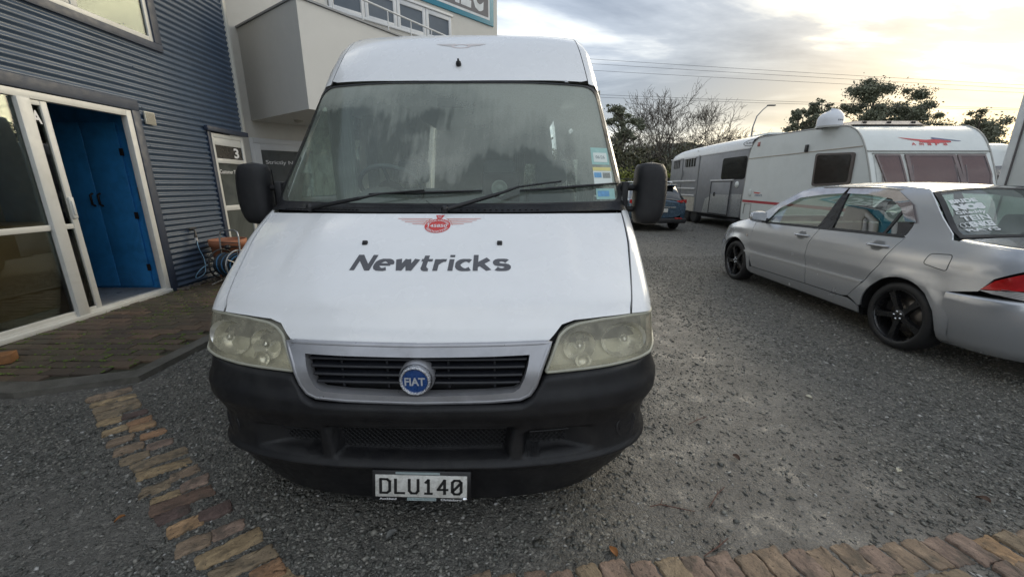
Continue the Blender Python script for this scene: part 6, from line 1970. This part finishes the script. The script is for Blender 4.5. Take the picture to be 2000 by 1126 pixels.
def motorhome():
    X = 5.95
    c = empty('white_motorhome', (X, 2.5, 0), 0, 'white motorhome flank with a dark rounded window at the right edge', 'motorhome')
    I = lambda mb, n_, m_: mb.build(n_, m_, c, (-X, -2.5, 0))
    mb = MB(); mb.box(X, X + 2.2, -1.2, 4.97, .42, 3.0, bev=.05); I(mb, 'body', CWHITE)
    mb = MB(); mb.box(X - .012, X + .05, 4.90, 4.985, .42, 3.0, bev=.01); I(mb, 'corner_trim', pm('corner_white', (.66, .68, .67), .4)); 
    I(MB().box(X - .014, X - .002, 4.885, 4.898, .42, 3.0), 'seam_strip', pm('seal_grey', (.12, .11, .11), .5))
    wo = rounded([(2.6, 1.58), (4.70, 1.58), (4.70, 2.45), (2.6, 2.45)], .14); wi = [((a - 3.65) * .94 + 3.65, (z - 2.0) * .87 + 2.0) for a, z in wo]
    mb = panel('w', wo, lambda u, v: -.03, None, None, 'side', step=.2, thick=.03, holes=[wi], build=False); mb.v = [(a + X, b_, z) for a, b_, z in mb.v]; w = I(mb, 'side_window', pm('window_frame_brown', (.1, .08, .07), .4))
    mb = panel('w', wi, lambda u, v: -.025, None, None, 'side', step=.3, thick=0, build=False); mb.v = [(a + X, b_, z) for a, b_, z in mb.v]; mb.build('pane', pm('dark_acrylic', (.035, .028, .026), .06), w)
    I(MB().box(X + .1, X + 2.1, -1.1, 4.8, .28, .42), 'chassis', DARK)
    for y in (.2, 3.9): I(MB().lathe([(.0001, -.1), (.2, -.11), (.33, -.1), (.34, 0), (.33, .1), (.0001, .11)], 28, M=TR(X + .18, y, .34, ry=PI / 2)), 'wheel', RUBBER)


motorhome()


def horse_float():
    X = 7.0
    c = empty('horse_float', (X, 15, 0), 0, 'grey horse float with white rounded roof and chequer-plate locker, beyond the caravan', 'trailer')
    I = lambda mb, n_, m_, p_=c: mb.build(n_, m_, p_, (-X, -15, 0) if p_ is c else None)
    GR = pm('float_grey', (.22, .225, .235), .42, var=.05, vs=2, dirt=(.12, .12, .12), dirt_amt=.3); ALP = pm('polished_plate', (.55, .56, .57), .32, metal=.8, var=.15, vs=40, bump=.4, bs=30)
    I(MB().box(X, X + 2.3, 12.22, 18.08, .42, 2.50, bev=.04), 'body', GR)
    rows = []
    yz = [(12.1, 2.86, 1), (13.5, 2.88, 1), (15.0, 2.88, 1), (16.5, 2.86, 1), (17.3, 2.82, 1), (17.8, 2.72, .98), (18.08, 2.58, .93), (18.12, 2.48, .90)]
    for y, zt_, k in yz:
        row = []
        for t in np.linspace(0, 1, 17):
            a = PI * t
            x = X + 1.15 - 1.17 * k * (abs(math.cos(a))**.55) * (1 if math.cos(a) > 0 else -1)
            row.append((x, y, 2.48 + (zt_ - 2.48) * (math.sin(a)**.55 if math.sin(a) > 0 else 0)))
        rows.append(row)
    I(MB().grid(rows), 'roof', pm('float_roof_white', (.72, .74, .75), .35, var=.03, dirt=(.6, .6, .55), dirt_amt=.3))
    mb = MB(); mb.box(X + .6, X + 1.2, 12.4, 13.4, 2.86, 2.93); mb.tube([(X + .1, 15.6, 2.62), (X + .0, 15.6, 2.66), (X - .03, 15.5, 2.66)], .02, 5); I(mb, 'roof_vent', CWHITE)
    I(MB().box(X - .014, X - .002, 12.2, 18.1, 2.46, 2.495), 'gutter', pm('float_roof_white', (.72, .74, .75), .35))
    BW = pm('float_window', (.02, .02, .022), .12, coat=1)
    def win(y0, y1, z0, z1, r, bars=0):
        ol = rounded([(y0, z0), (y1, z0), (y1, z1), (y0, z1)], r)
        mb = panel('w', ol, lambda u, v: -.015, None, None, 'side', step=.3, thick=.012, build=False); mb.v = [(a + X, b_, z) for a, b_, z in mb.v]; w = I(mb, 'window', BW)
        if bars:
            mb = MB()
            for k in range(bars): mb.box(X - .03, X - .016, y0 + (y1 - y0) * (k + .5) / bars - .012, y0 + (y1 - y0) * (k + .5) / bars + .012, z0, z1)
            mb.build('window_bar', pm('bar_grey', (.35, .35, .35), .4), w)
            I(MB().box(X - .05, X - .0, y0 - .04, y1 + .04, z1 + .0, z1 + .045), 'window_hood', pm('bar_light', (.62, .62, .62), .4))
    win(17.15, 17.75, 2.10, 2.42, .03, 4); win(15.70, 16.6, 2.12, 2.42, .03, 4); win(12.25, 13.65, 1.60, 2.27, .12)
    FG = pm('frame_grey', (.20, .205, .21), .4)
    I(MB().box(X - .02, X - .004, 15.33, 15.40, .45, 2.5), 'door_post', FG); I(MB().box(X - .02, X - .004, 16.82, 16.86, .45, 2.46), 'door_post', FG)
    I(MB().tube([(X - .03, 16.75, 1.75), (X - .03, 16.75, 2.0)], .02, 5), 'door_handle', FG)
    mb = MB()
    for z in (1.56, 1.28, 1.02): mb.box(X - .03, X - .005, 15.5, 18.0, z, z + .05)
    I(mb, 'trim_bar', pm('bar_light', (.62, .62, .62), .4))
    I(MB().box(X - .016, X - .003, 15.45, 17.95, .45, .98), 'lower_slats', pm('cream_slats', (.42, .39, .33), .5, var=.2, vs=8))
    poly = [(14.75, .46), (12.3, .46), (12.3, 1.15), (13.9, 1.15), (14.6, .95)]
    mb = panel('w', poly, lambda u, v: -.006, None, None, 'side', step=.3, thick=0, build=False); mb.v = [(a + X, b_, z) for a, b_, z in mb.v]; I(mb, 'chequer_plate', ALP)
    lk = I(MB().box(X - .035, X - .008, 12.93, 14.20, .47, 1.54, bev=.006), 'locker_door', GR)
    MB().box(X - .040, X - .036, 12.98, 14.15, .50, 1.12).build('locker_plate', ALP, lk)
    mb = MB(); frame = [(12.93, .47), (14.20, .47), (14.20, 1.54), (12.93, 1.54), (12.93, .47)]
    mb.tube([(X - .038, a, z) for a, z in frame], .012, 4); mb.lathe([(.03, 0), (.07, .008), (.05, .015)], 14, M=TR(X - .04, 13.9, 1.12, ry=-PI / 2)); mb.build('locker_edge', DARK, lk)
    I(MB().box(X - .05, X - .006, 12.85, 14.28, 1.56, 1.60), 'rain_strip', pm('bar_light', (.62, .62, .62), .4))
    I(MB().lathe([(.0001, .03), (.08, .028), (.10, 0)], 20, M=TR(X - .01, 12.62, 1.44, ry=-PI / 2)), 'round_lamp', CWHITE)
    # oval name badge on the roof side
    def rs(y, z): 
        return (X - .03 + .35 * max(0, (z - 2.62))**1.3, y, z)
    mb = MB(); mb.tube([rs(12.05 + .48 * math.cos(a), 2.615 + .085 * math.sin(a)) for a in np.linspace(0, 2 * PI, 28)], .008, 4, caps=False); I(mb, 'badge_ring', pm('letter_dark', (.06, .06, .07), .5))
    text_map('badge_lettering', 'Legend', lambda s, t: rs(12.38 - .70 * s, 2.585 + .06 * t), pm('letter_dark', (.06, .06, .07), .5), c, bold=.02).location = (-X, -15, 0)
    I(MB().box(X + .1, X + 2.2, 12.3, 17.9, .30, .42).box(X - .15, X + .2, 12.2, 12.7, .32, .38), 'chassis', DARK)
    for y in (14.9, 15.6):
        for x in (X + .15, X + 2.15): I(MB().lathe([(.0001, -.08), (.2, -.09), (.30, -.08), (.31, 0), (.30, .08), (.0001, .09)], 24, M=TR(x, y + .6, .31, ry=PI / 2)), 'wheel', RUBBER)


horse_float()


def wagon(x, y, rz, paint, label, lw=1.84, group=None):
    c = empty('parked_car', (x, y, 0), rz, label, 'car', group)
    h = lw / 2
    # cross-sections from tail (y = 0) to nose (y = 4.6): (y, half width at waist, waist z, roof z, roof half width, bottom z)
    sec = [(.0, .70, .86, .98, .58, .42), (.03, .86, .90, 1.04, .62, .34), (.16, .905, .98, 1.18, .66, .26), (.45, .92, 1.00, 1.42, .66, .24), (.9, .92, 1.0, 1.475, .68, .24), (1.8, .92, .98, 1.49, .69, .24), (2.6, .92, .96, 1.43, .66, .24), (3.3, .92, .94, 1.02, .72, .24), (4.1, .90, .84, .90, .66, .24), (4.5, .80, .68, .74, .55, .28), (4.6, .6, .58, .62, .4, .36)]
    lower, upper = [], []
    for (yy, hw, wz, rz_, rh, bz) in sec:
        lower.append([(-hw * .94, yy, bz), (-hw, yy, bz + .15), (-hw * 1.0, yy, wz - .2), (-hw * .96, yy, wz), (-rh * .9 if rz_ - wz < .15 else -hw * .93, yy, wz + .03), (0, yy, (wz + .06) if rz_ - wz > .15 else rz_), (rh * .9 if rz_ - wz < .15 else hw * .93, yy, wz + .03), (hw * .96, yy, wz), (hw, yy, wz - .2), (hw, yy, bz + .15), (hw * .94, yy, bz)])
    b = MB().grid(lower)
    b.add(lower[0], [tuple(range(11))])
    body = b.build('body', paint, c)
    sub = body.modifiers.new('s', 'SUBSURF'); sub.levels = 2; sub.render_levels = 2
    # greenhouse
    gsec = [s for s in sec if s[3] - s[2] > .10][:7]
    rows = [[(-s[1] * .92, s[0], s[2] + .0), (-(s[4] + (s[1] * .92 - s[4]) * .35), s[0] + .02, s[2] + (s[3] - s[2]) * .70), (-s[4] * .93, s[0] + .02, s[3] - .03), (-s[4] * .6, s[0] + .02, s[3]), (0, s[0] + .02, s[3] + .01), (s[4] * .6, s[0] + .02, s[3]), (s[4] * .93, s[0] + .02, s[3] - .03), (s[4] + (s[1] * .92 - s[4]) * .35, s[0] + .02, s[2] + (s[3] - s[2]) * .70), (s[1] * .92, s[0], s[2])] for s in gsec]
    MB().grid(rows).build('glasshouse', pm('car_dark_glass', (.012, .014, .015), .05, coat=1), c)
    rows2 = [[tuple(Vector(p) + Vector((0, 0, .008))) for p in r[2:7]] for r in rows[3:]]
    MB().grid(rows2).build('roof', paint, c)
    # spoiler over the rear window
    MB().box(-.60, .60, .28, .55, 1.40, 1.44, bev=.015).build('spoiler', paint, c)
    TLR = pm('tail_red', (.42, .012, .012), .16)
    for sg in (-1, 1):
        rows = [[(sg * (.52 + .38 * t), -.012 + .16 * t**2.5, z0 + (z1 - z0) * q) for q in (0, .5, 1)] for t, z0, z1 in ((0, .93, .955), (.3, .90, .965), (.6, .875, .98), (.85, .865, .985), (1, .89, .98))]
        MB().grid(rows).build('tail_light', TLR, c)
        MB().box(sg * .62 - .11, sg * .62 + .11, -.035, .02, .40, .43, bev=.005).build('reflector', TLR, c)
        MB().box(sg * 1.0 - .09, sg * 1.0 + .09, 2.95, 3.07, .98, 1.12, bev=.03).build('wing_mirror', paint, c)
        mb = MB(); mb.tube([(sg * .62, .7, 1.50), (sg * .62, 1.0, 1.53), (sg * .62, 2.3, 1.53), (sg * .62, 2.6, 1.46)], .014, 6); mb.build('roof_rail', CHROME, c)
        for yy in (.85, 3.65):
            make_wheel(c, sg * .90, yy, .33, -1 if sg < 0 else 1)
    MB().box(-.26, .26, -.05, -.02, .60, .71, bev=.003).build('number_plate', pm('plate_white', (.52, .51, .48), .5), c)
    MB().box(-.5, .5, -.03, .0, .745, .765).build('chrome_strip', CHROME, c)
    MB().box(-.88, .88, -.02, .2, .26, .42, bev=.04).build('bumper_lower', pm('lower_plastic', (.02, .02, .022), .5), c)
    MB().box(-.15, .15, -.03, -.018, .80, .84).build('model_lettering', CHROME, c)
    return c


BLUEP = pm('blue_grey_paint', (.045, .085, .13), .25, metal=.4, var=.05, coat=.7)
wagon(4.60, 12.5, 0, BLUEP, 'dark blue station wagon seen from behind, next to the grey horse float')
wagon(4.02 - .55, 15.6, 0, CWHITE, 'white car parked further off, its roof showing beside the van mirror')
# roofs of further caravans between the trees and the white caravan
for i, (x, y, w_, h_, lab) in enumerate(((18.0, 17.0, 2.6, 3.12, 'distant white caravan roof to the right of the caravan front'), (10.2, 17.5, 2.3, 2.95, 'distant white caravan roof just over the horse float and caravan'))):
    c = empty('caravan', (x, y, 0), 0, lab, 'caravan')
    mb = MB(); rows = []
    for xx in (0, .08, w_ - .08, w_):
        k = 0 if .05 < xx < w_ - .05 else .08
        rows.append([(xx, 0 + k, .5), (xx, 0 + k, h_ - .35 - k), (xx, .15 + k, h_ - .1 - k), (xx, .5, h_ - k), (xx, 4, h_ - k), (xx, 4.4, h_ - .3), (xx, 4.5, .5)])
    mb.grid(rows); mb.add([rows[0][i_] for i_ in range(7)], [tuple(range(7))]); mb.add([rows[-1][i_] for i_ in range(7)], [tuple(range(7))])
    mb.build('shell', CWHITE, c)
    MB().box(.3, w_ - .3, 1.0, 2.2, h_ - .02, h_ + .12, bev=.04).build('roof_hatch', CWHITE, c)
    MB().box(.2, w_ - .2, -.02, .12, 1.5, 2.2, bev=.03).build('window', pm('dark_acrylic', (.035, .028, .026), .06), c)
# ------------------------------------------------------------------ hills, trees, wires
def leaf_mat(name, a, b):
    m = bpy.data.materials.new(name); m.use_nodes = True
    n, l = m.node_tree.nodes, m.node_tree.links
    p = n['Principled BSDF']; g = n.new('ShaderNodeNewGeometry')
    r = ramp(n, [(0, a), (1, b)]); l.new(g.outputs['Random Per Island'], r.inputs[0]); l.new(r.outputs[0], p.inputs['Base Color'])
    p.inputs['Roughness'].default_value = .6
    return m


LEAF = leaf_mat('evergreen_leaf', (.07, .08, .05), (.20, .21, .14))
LEAF2 = leaf_mat('scrub_leaf', (.045, .050, .022), (.10, .095, .05))
TWIG = pm('bare_twig', (.055, .046, .036), .8, var=.25, vs=2)
BARK = pm('bark', (.075, .065, .05), .85, var=.3, vs=6, bump=.5)
rgL = np.random.RandomState(11)


def leaves(centres, radii, n, size, flat=.7):
    """leaf-sized quads spread through clumps"""
    C_ = np.array(centres); R_ = np.array(radii)
    w = R_**2; idx = rgL.choice(len(C_), n, p=w / w.sum())
    d = rgL.normal(size=(n, 3)); d /= np.linalg.norm(d, axis=1)[:, None]
    rr = R_[idx] * np.abs(rgL.normal(0, .62, n))
    P = C_[idx] + d * rr[:, None] * np.array([1, 1, flat])
    a = rgL.normal(size=(n, 3)); a /= np.linalg.norm(a, axis=1)[:, None]
    b = np.cross(a, rgL.normal(size=(n, 3))); b /= np.linalg.norm(b, axis=1)[:, None]
    s = size * rgL.uniform(.5, 1.4, n)[:, None]
    V = np.stack([P - a * s, P + b * s * .55, P + a * s, P - b * s * .55], 1).reshape(-1, 3)
    F = np.arange(4 * n).reshape(-1, 4)
    me = bpy.data.meshes.new('crown')
    me.vertices.add(4 * n); me.vertices.foreach_set('co', V.ravel().astype(np.float32))
    me.loops.add(4 * n); me.loops.foreach_set('vertex_index', F.ravel().astype(np.int32))
    me.polygons.add(n); me.polygons.foreach_set('loop_start', np.arange(0, 4 * n, 4, dtype=np.int32))
    me.update(calc_edges=True)
    return me


def evergreen(x, y, h, w, label, seed, n=5000, size=.22, clumps=16, low=.25, airy=False, mat=None):
    r = random.Random(seed)
    t = empty('evergreen_tree', (x, y, 0), 0, label, 'tree', None)
    cs, rs = [], []
    mb = MB()
    lean = r.uniform(-.5, .5)
    top = Vector((lean, 0, h * .9))
    mb.tube([(0, 0, 0), (lean * .3, 0, h * .35), tuple(top)], [w * .035 + .08, w * .025 + .05, .03], 6)
    clumps = int(clumps * 2.6)
    for i in range(clumps):
        q = low + (1 - low) * (i + .5) / clumps
        ang = r.uniform(0, 6.28); qq = (q - low) / (1 - low); rad = w * .5 * (.45 + .75 * math.sin(PI * min(1, .18 + .82 * qq))**.8) * r.uniform(.3, 1) * (.9 if qq < .85 else .6)
        c = Vector((math.cos(ang) * rad + lean * q, math.sin(ang) * rad * .7, h * q * r.uniform(.93, 1.0)))
        k = w * r.uniform(.055, .115)
        cs.append(tuple(c)); rs.append(k)
        for _ in range(2):
            d = Vector((r.gauss(0, 1), r.gauss(0, .7), r.gauss(0, .35))) * k * .75
            cs.append(tuple(c + d)); rs.append(k * r.uniform(.35, .6))
        s = Vector((lean * q * .5, 0, h * max(.1, q - .22)))
        mb.tube([s, s.lerp(c, .5) + Vector((0, 0, .2)), c], [.07, .045, .02], 5)
    link('crown', leaves(cs, rs, n, size * (.8 if airy else 1), .62), mat or LEAF, t)
    mb.build('trunk', BARK, t)
    return t


def bare_tree(x, y, h, spread, label, seed, lean=0.0, depth=6):
    r = random.Random(seed)
    t = empty('bare_tree', (x, y, 0), 0, label, 'tree')
    big, fine = MB(), MB()
    def grow(p, d, L, rad, lev):
        pts = [p]; rads = [rad]
        q, dd = p.copy(), d.copy()
        for i in range(4):
            dd = (dd + Vector((r.gauss(0, .17), r.gauss(0, .17), r.gauss(0, .12) + .03))).normalized()
            q = q + dd * L / 4; pts.append(q.copy()); rads.append(rad * (1 - .42 * (i + 1) / 4))
        (big if lev <= 1 else fine).tube(pts, rads, 5 if lev <= 2 else 3, caps=False)
        if lev >= depth: return
        kids = 3 if lev < 4 else r.choice((2, 3, 3))
        for k in range(kids):
            a = r.uniform(.35, .95) if k else r.uniform(.1, .4)
            ax = Vector((r.gauss(0, 1), r.gauss(0, 1), r.gauss(0, .4))).normalized()
            nd = (dd + (ax - dd * ax.dot(dd)).normalized() * math.tan(a) * spread + Vector((0, 0, .08))).normalized()
            i = 4 if k == 0 else r.choice((2, 3, 3, 4))
            grow(pts[i], nd, L * r.uniform(.62, .86), max(.015, rads[i] * r.uniform(.62, .82)), lev + 1)
    for k in range(7):
        a = -1.35 + 2.7 * (k + .5) / 7
        d = Vector((math.sin(a) * 1.25 + lean, r.uniform(-.4, .4), .95 - .35 * abs(math.sin(a)))).normalized()
        grow(Vector((r.uniform(-.3, .3), 0, h * .12)), d, h * .34, h * .022, 1)
    big.tube([(0, 0, -.1), (0, 0, h * .15)], [h * .04, h * .03], 8)
    big.build('trunk', TWIG, t); fine.build('crown', TWIG, t)
    return t


def landscape():
    # wooded hills on the skyline
    mb = MB(); rows = []
    for j, (dy, k) in enumerate(((0, 0.0), (20, .55), (45, .92), (60, 1.0), (90, .9))):
        row = []
        for i in range(241):
            x = -420 + i * 4.6
            base = 26 + 9 * mnoise.noise(Vector((x * .006, 3, 0))) + 5 * mnoise.noise(Vector((x * .02, 9, 0)))
            base += 10 * math.exp(-((x - 165) / 60)**2) + 8 * math.exp(-((x - 300) / 70)**2)
            tree = 2.6 * abs(mnoise.noise(Vector((x * .17, j * 7, 1)))) + 1.4 * mnoise.noise(Vector((x * .5, j, 5)))
            row.append((x, 300 + dy, (base + tree) * k))
        rows.append(row)
    mb.grid(rows)
    tag(mb.build('hills', leaf_hill := pm('wooded_hill', (.050, .062, .045), .9, var=.5, vs=.12, bump=1.0, bs=.4)), kind='structure')
    # street lamp
    p = on_plane(1464, 300, (0, 45, 0), (0, 1, 0)); tip = on_plane(1506, 206, (0, 45, 0), (0, 1, 0))
    l_ = empty('street_lamp', (p.x - .25, 45, 0), 0, 'tall curved street lamp standing between the bare tree and the caravans', 'street lamp')
    mb = MB(); T_ = tip - Vector((p.x - .25, 45, 0))
    mb.tube([(0, 0, 0), (.05, 0, 5), (.18, 0, 7.4), (.45, 0, 8.5), (1.0, 0, 9.15), (T_.x - .3, 0, T_.z)], [.10, .08, .07, .06, .05, .045], 8)
    mb.build('pole', pm('galvanised', (.22, .23, .24), .5, metal=.5), l_)
    MB().box(T_.x - .4, T_.x + .45, -.14, .14, T_.z - .06, T_.z + .07, M=None, bev=.05).build('lamp_head', pm('lamp_head_grey', (.12, .12, .12), .5), l_)
    # power lines
    lines = [((1160, 115), (2000, 166), 'topmost of the overhead power lines'), ((1160, 124), (2000, 173), 'second overhead power line from the top'), ((1160, 137), (2000, 181), 'third overhead power line from the top'), ((1185, 185), (2000, 212), 'fourth overhead power line, crossing the bare tree'), ((1185, 190), (2000, 215), 'lowest of the overhead power lines, crossing the bare tree')]
    for a, b, lab in lines:
        A, B = on_plane(a[0], a[1], (0, 35, 0), (0, 1, 0)), on_plane(b[0], b[1], (0, 35, 0), (0, 1, 0))
        D = (B - A); A2, B2 = A - D * .7, B + D * .6
        pts = [A2.lerp(B2, k / 24) for k in range(25)]
        pts = [Vector((q.x, q.y, q.z - .5 * (1 - ((k - 12) / 12)**2) * .5 + .18)) for k, q in enumerate(pts)]
        mb = MB(); mb.tube(pts, .011, 4)
        tag(mb.build('power_line', pm('wire_grey', (.05, .05, .055), .6)), lab, 'power line', 'overhead power lines')
    # bare deciduous trees
    bare_tree(15.8, 40, 8.5, 1.0, 'wide bare deciduous tree, the largest, left of the street lamp', 5, depth=7)
    bare_tree(12.6, 38, 6.2, .9, 'smaller bare tree at the left of the big bare tree', 9, depth=5)
    bare_tree(19.8, 42, 5.4, 1.0, 'low bare tree leaning right beneath the street lamp', 14, lean=.5, depth=5)
    # dark evergreen close to the van
    evergreen(9.6, 36, 8.0, 4.6, 'dark leafy tree directly beside the van roof edge', 3, n=22000, size=.10, clumps=22, low=.15)
    # gum trees beyond the caravans
    for (px, py, h_w, lab, sd, n, airy, low) in ((1570, 202, 7.5, 'small dark conifer-like tree left of the satellite dome', 21, 6000, False, .1),
                                           (1620, 180, 7.0, 'tree with a round tufted top just above the satellite dome', 22, 6000, False, .2),
                                           (1655, 165, 5.5, 'thin see-through tree right of the satellite dome', 23, 2200, True, .3),
                                           (1715, 150, 14.5, 'tallest and broadest gum tree above the caravan roof', 24, 22000, False, .15),
                                           (1785, 195, 11.0, 'lower dense tree between the tallest gum and the right-hand gum', 25, 13000, False, .1),
                                           (1842, 183, 10.0, 'rounded gum tree at the right of the group', 26, 12000, False, .15),
                                           (1922, 204, 8.0, 'separate open-crowned tree near the right edge', 27, 4500, True, .25),
                                           (1935, 238, 8.0, 'dense low bush-like tree at the right edge', 28, 6000, False, .1)):
        q = on_plane(px, py, (0, 60, 0), (0, 1, 0))
        evergreen(q.x, 60 + (sd % 3) * 2, q.z - .3, h_w, lab, sd, n=int(n * 2.6), size=.15, clumps=14 if not airy else 9, airy=airy, low=low)
    # lower wood closing the gaps under the gum trees
    r = random.Random(8); cs, rs = [], []
    for i in range(150):
        x = r.uniform(46, 84); cs.append((x, r.uniform(66, 72), r.uniform(4, 10.6 + 1.6 * mnoise.noise(Vector((x * .2, 0, 0)))) * 1.06)); rs.append(r.uniform(.9, 1.8))
    tag(link('woodland', leaves(cs, rs, 45000, .20, .8), LEAF), 'low green wood under the gum trees on the right', 'wood', kind='stuff')
    # scrub bank behind the yard: reads as one mass
    r = random.Random(4)
    cs, rs = [], []
    for i in range(400):
        x = r.uniform(-9.0, 27); y = r.uniform(27, 33); s = y / 30
        top = (4.7 if x / y < .47 else 4.7 + (x / y - .47) * 1.5) * r.uniform(.80, 1.0) * s
        cs.append((x, y, top * r.uniform(.1, .90))); rs.append(r.uniform(.5, 1.1))
    o = link('scrub', leaves(cs, rs, 48000, .14, .8), LEAF2)
    tag(o, 'brown-green scrub bank filling the far side of the yard', 'scrub', kind='stuff')
    mb = MB()
    for i in range(1500):
        x = r.uniform(5.5, 24); y = r.uniform(27, 31.5); z = r.uniform(.3, 4.3); d = Vector((r.gauss(0, .5), r.gauss(0, .4), r.uniform(.3, 1))).normalized()
        p0 = Vector((x, y, z)); mb.tube([p0, p0 + d * .5 + Vector((r.gauss(0, .07), 0, 0)), p0 + d * r.uniform(.9, 1.5)], [.018, .012, .005], 3, caps=False)
    tag(mb.build('twigs', TWIG), 'tangle of bare twigs in the scrub bank', 'scrub', kind='stuff')
    # grass verge at the far edge of the gravel
    MB_ = MB(); MB_.box(-2, 60, 20, 34, -.02, .05)
    tag(MB_.build('grass_verge', pm('verge_grass', (.075, .085, .028), .95, var=.5, vs=3, bump=1, bs=20)), kind='structure')
    # dark pipe-rail fence behind the blue car
    f = empty('rail_fence', (5.0, 19.5, 0), 0, 'black pipe rail fence behind the parked cars', 'fence')
    FB = pm('fence_black', (.015, .015, .016), .5)
    for k in range(7): 
        mb = MB(); mb.tube([(-4 + k * 1.3, 0, 0), (-4 + k * 1.3, 0, 1.75)], .04, 6); mb.build('post', FB, f)
    for z in (.5, 1.1, 1.7):
        mb = MB(); mb.tube([(-4, 0, z), (3.8, 0, z)], .03, 6); mb.build('rail', FB, f)
    hd = link('hedge', leaves([(x_, 22, z_) for x_ in np.arange(3, 9, .5) for z_ in (.6, 1.4, 1.9)], [.55] * 36, 5000, .07, .9), leaf_mat('yellow_hedge', (.12, .14, .02), (.24, .26, .05)))
    tag(hd, 'clipped yellow-green hedge behind the rail fence', 'hedge')


landscape()


# ------------------------------------------------------------------ litter on the ground
def litter():
    LFM = pm('dead_leaf', (.25, .10, .025), .7, var=.3, vs=60); LFD = pm('dark_leaf', (.07, .035, .02), .7, var=.3); PALE = pm('pale_leaf', (.50, .47, .36), .6, var=.1)
    spec = [(1197, 1076, .022, LFM, 'curled orange leaf on the gravel in front of the right edging'), (1438, 893, .022, LFD, 'brown leaf on the wet ground right of the fog lamp'), (1755, 918, .018, PALE, 'small pale leaf on the wet ground'), (1920, 975, .026, LFD, 'dark leaf lying near the right edge of the yard'), (234, 1013, .020, LFM, 'orange leaf on the gravel left of the stone edging'), (765, 1045, .026, pm('grey_scrap', (.14, .14, .13), .6), 'crumpled pale scrap on the gravel below the number plate'), (1580, 775, .020, PALE, 'pale straw on the gravel in the middle right')]
    for px, py, s, m, lab in spec:
        q = on_ground(px, py, .012)
        r = random.Random(px)
        mb = MB(); rows = []
        for i in range(7):
            t = i / 6; w = s * (math.sin(PI * min(1, t * .93 + .05))**.8) * .7
            rows.append([((t - .5) * 2 * s, (j - 2) / 2 * w, s * .35 * abs((j - 2) / 2)**1.4 + s * .25 * math.sin(t * 4) + r.uniform(-.001, .001)) for j in range(5)])
        mb.grid(rows)
        o = mb.build('leaf', m, None, (q.x, q.y, q.z), (r.uniform(-.3, .3), r.uniform(-.3, .3), r.uniform(0, 6)))
        tag(o, lab, 'leaf')
    tw = [((1270, 988), (1290, 984), (1358, 998), 'thin reddish twig on the wet ground right of the bumper'), ((1385, 990), (1400, 965), (1415, 950), 'short curved twig right of the reddish twig'), ((1375, 1085), (1405, 1065), (1422, 1050), 'twig lying just above the right stone edging'), ((1345, 828), (1360, 820), (1380, 813), 'slender twig near the bumper corner')]
    for a, b, c, lab in tw:
        P = [on_ground(*q, .012) for q in (a, b, c)]
        mb = MB(); mb.tube(P, [.0022, .003, .0018], 5); mb.tube([P[1], P[1] + Vector((.02, .03, .004))], .0015, 4)
        tag(mb.build('twig', pm('red_twig', (.11, .055, .04), .7)), lab, 'twig')


litter()
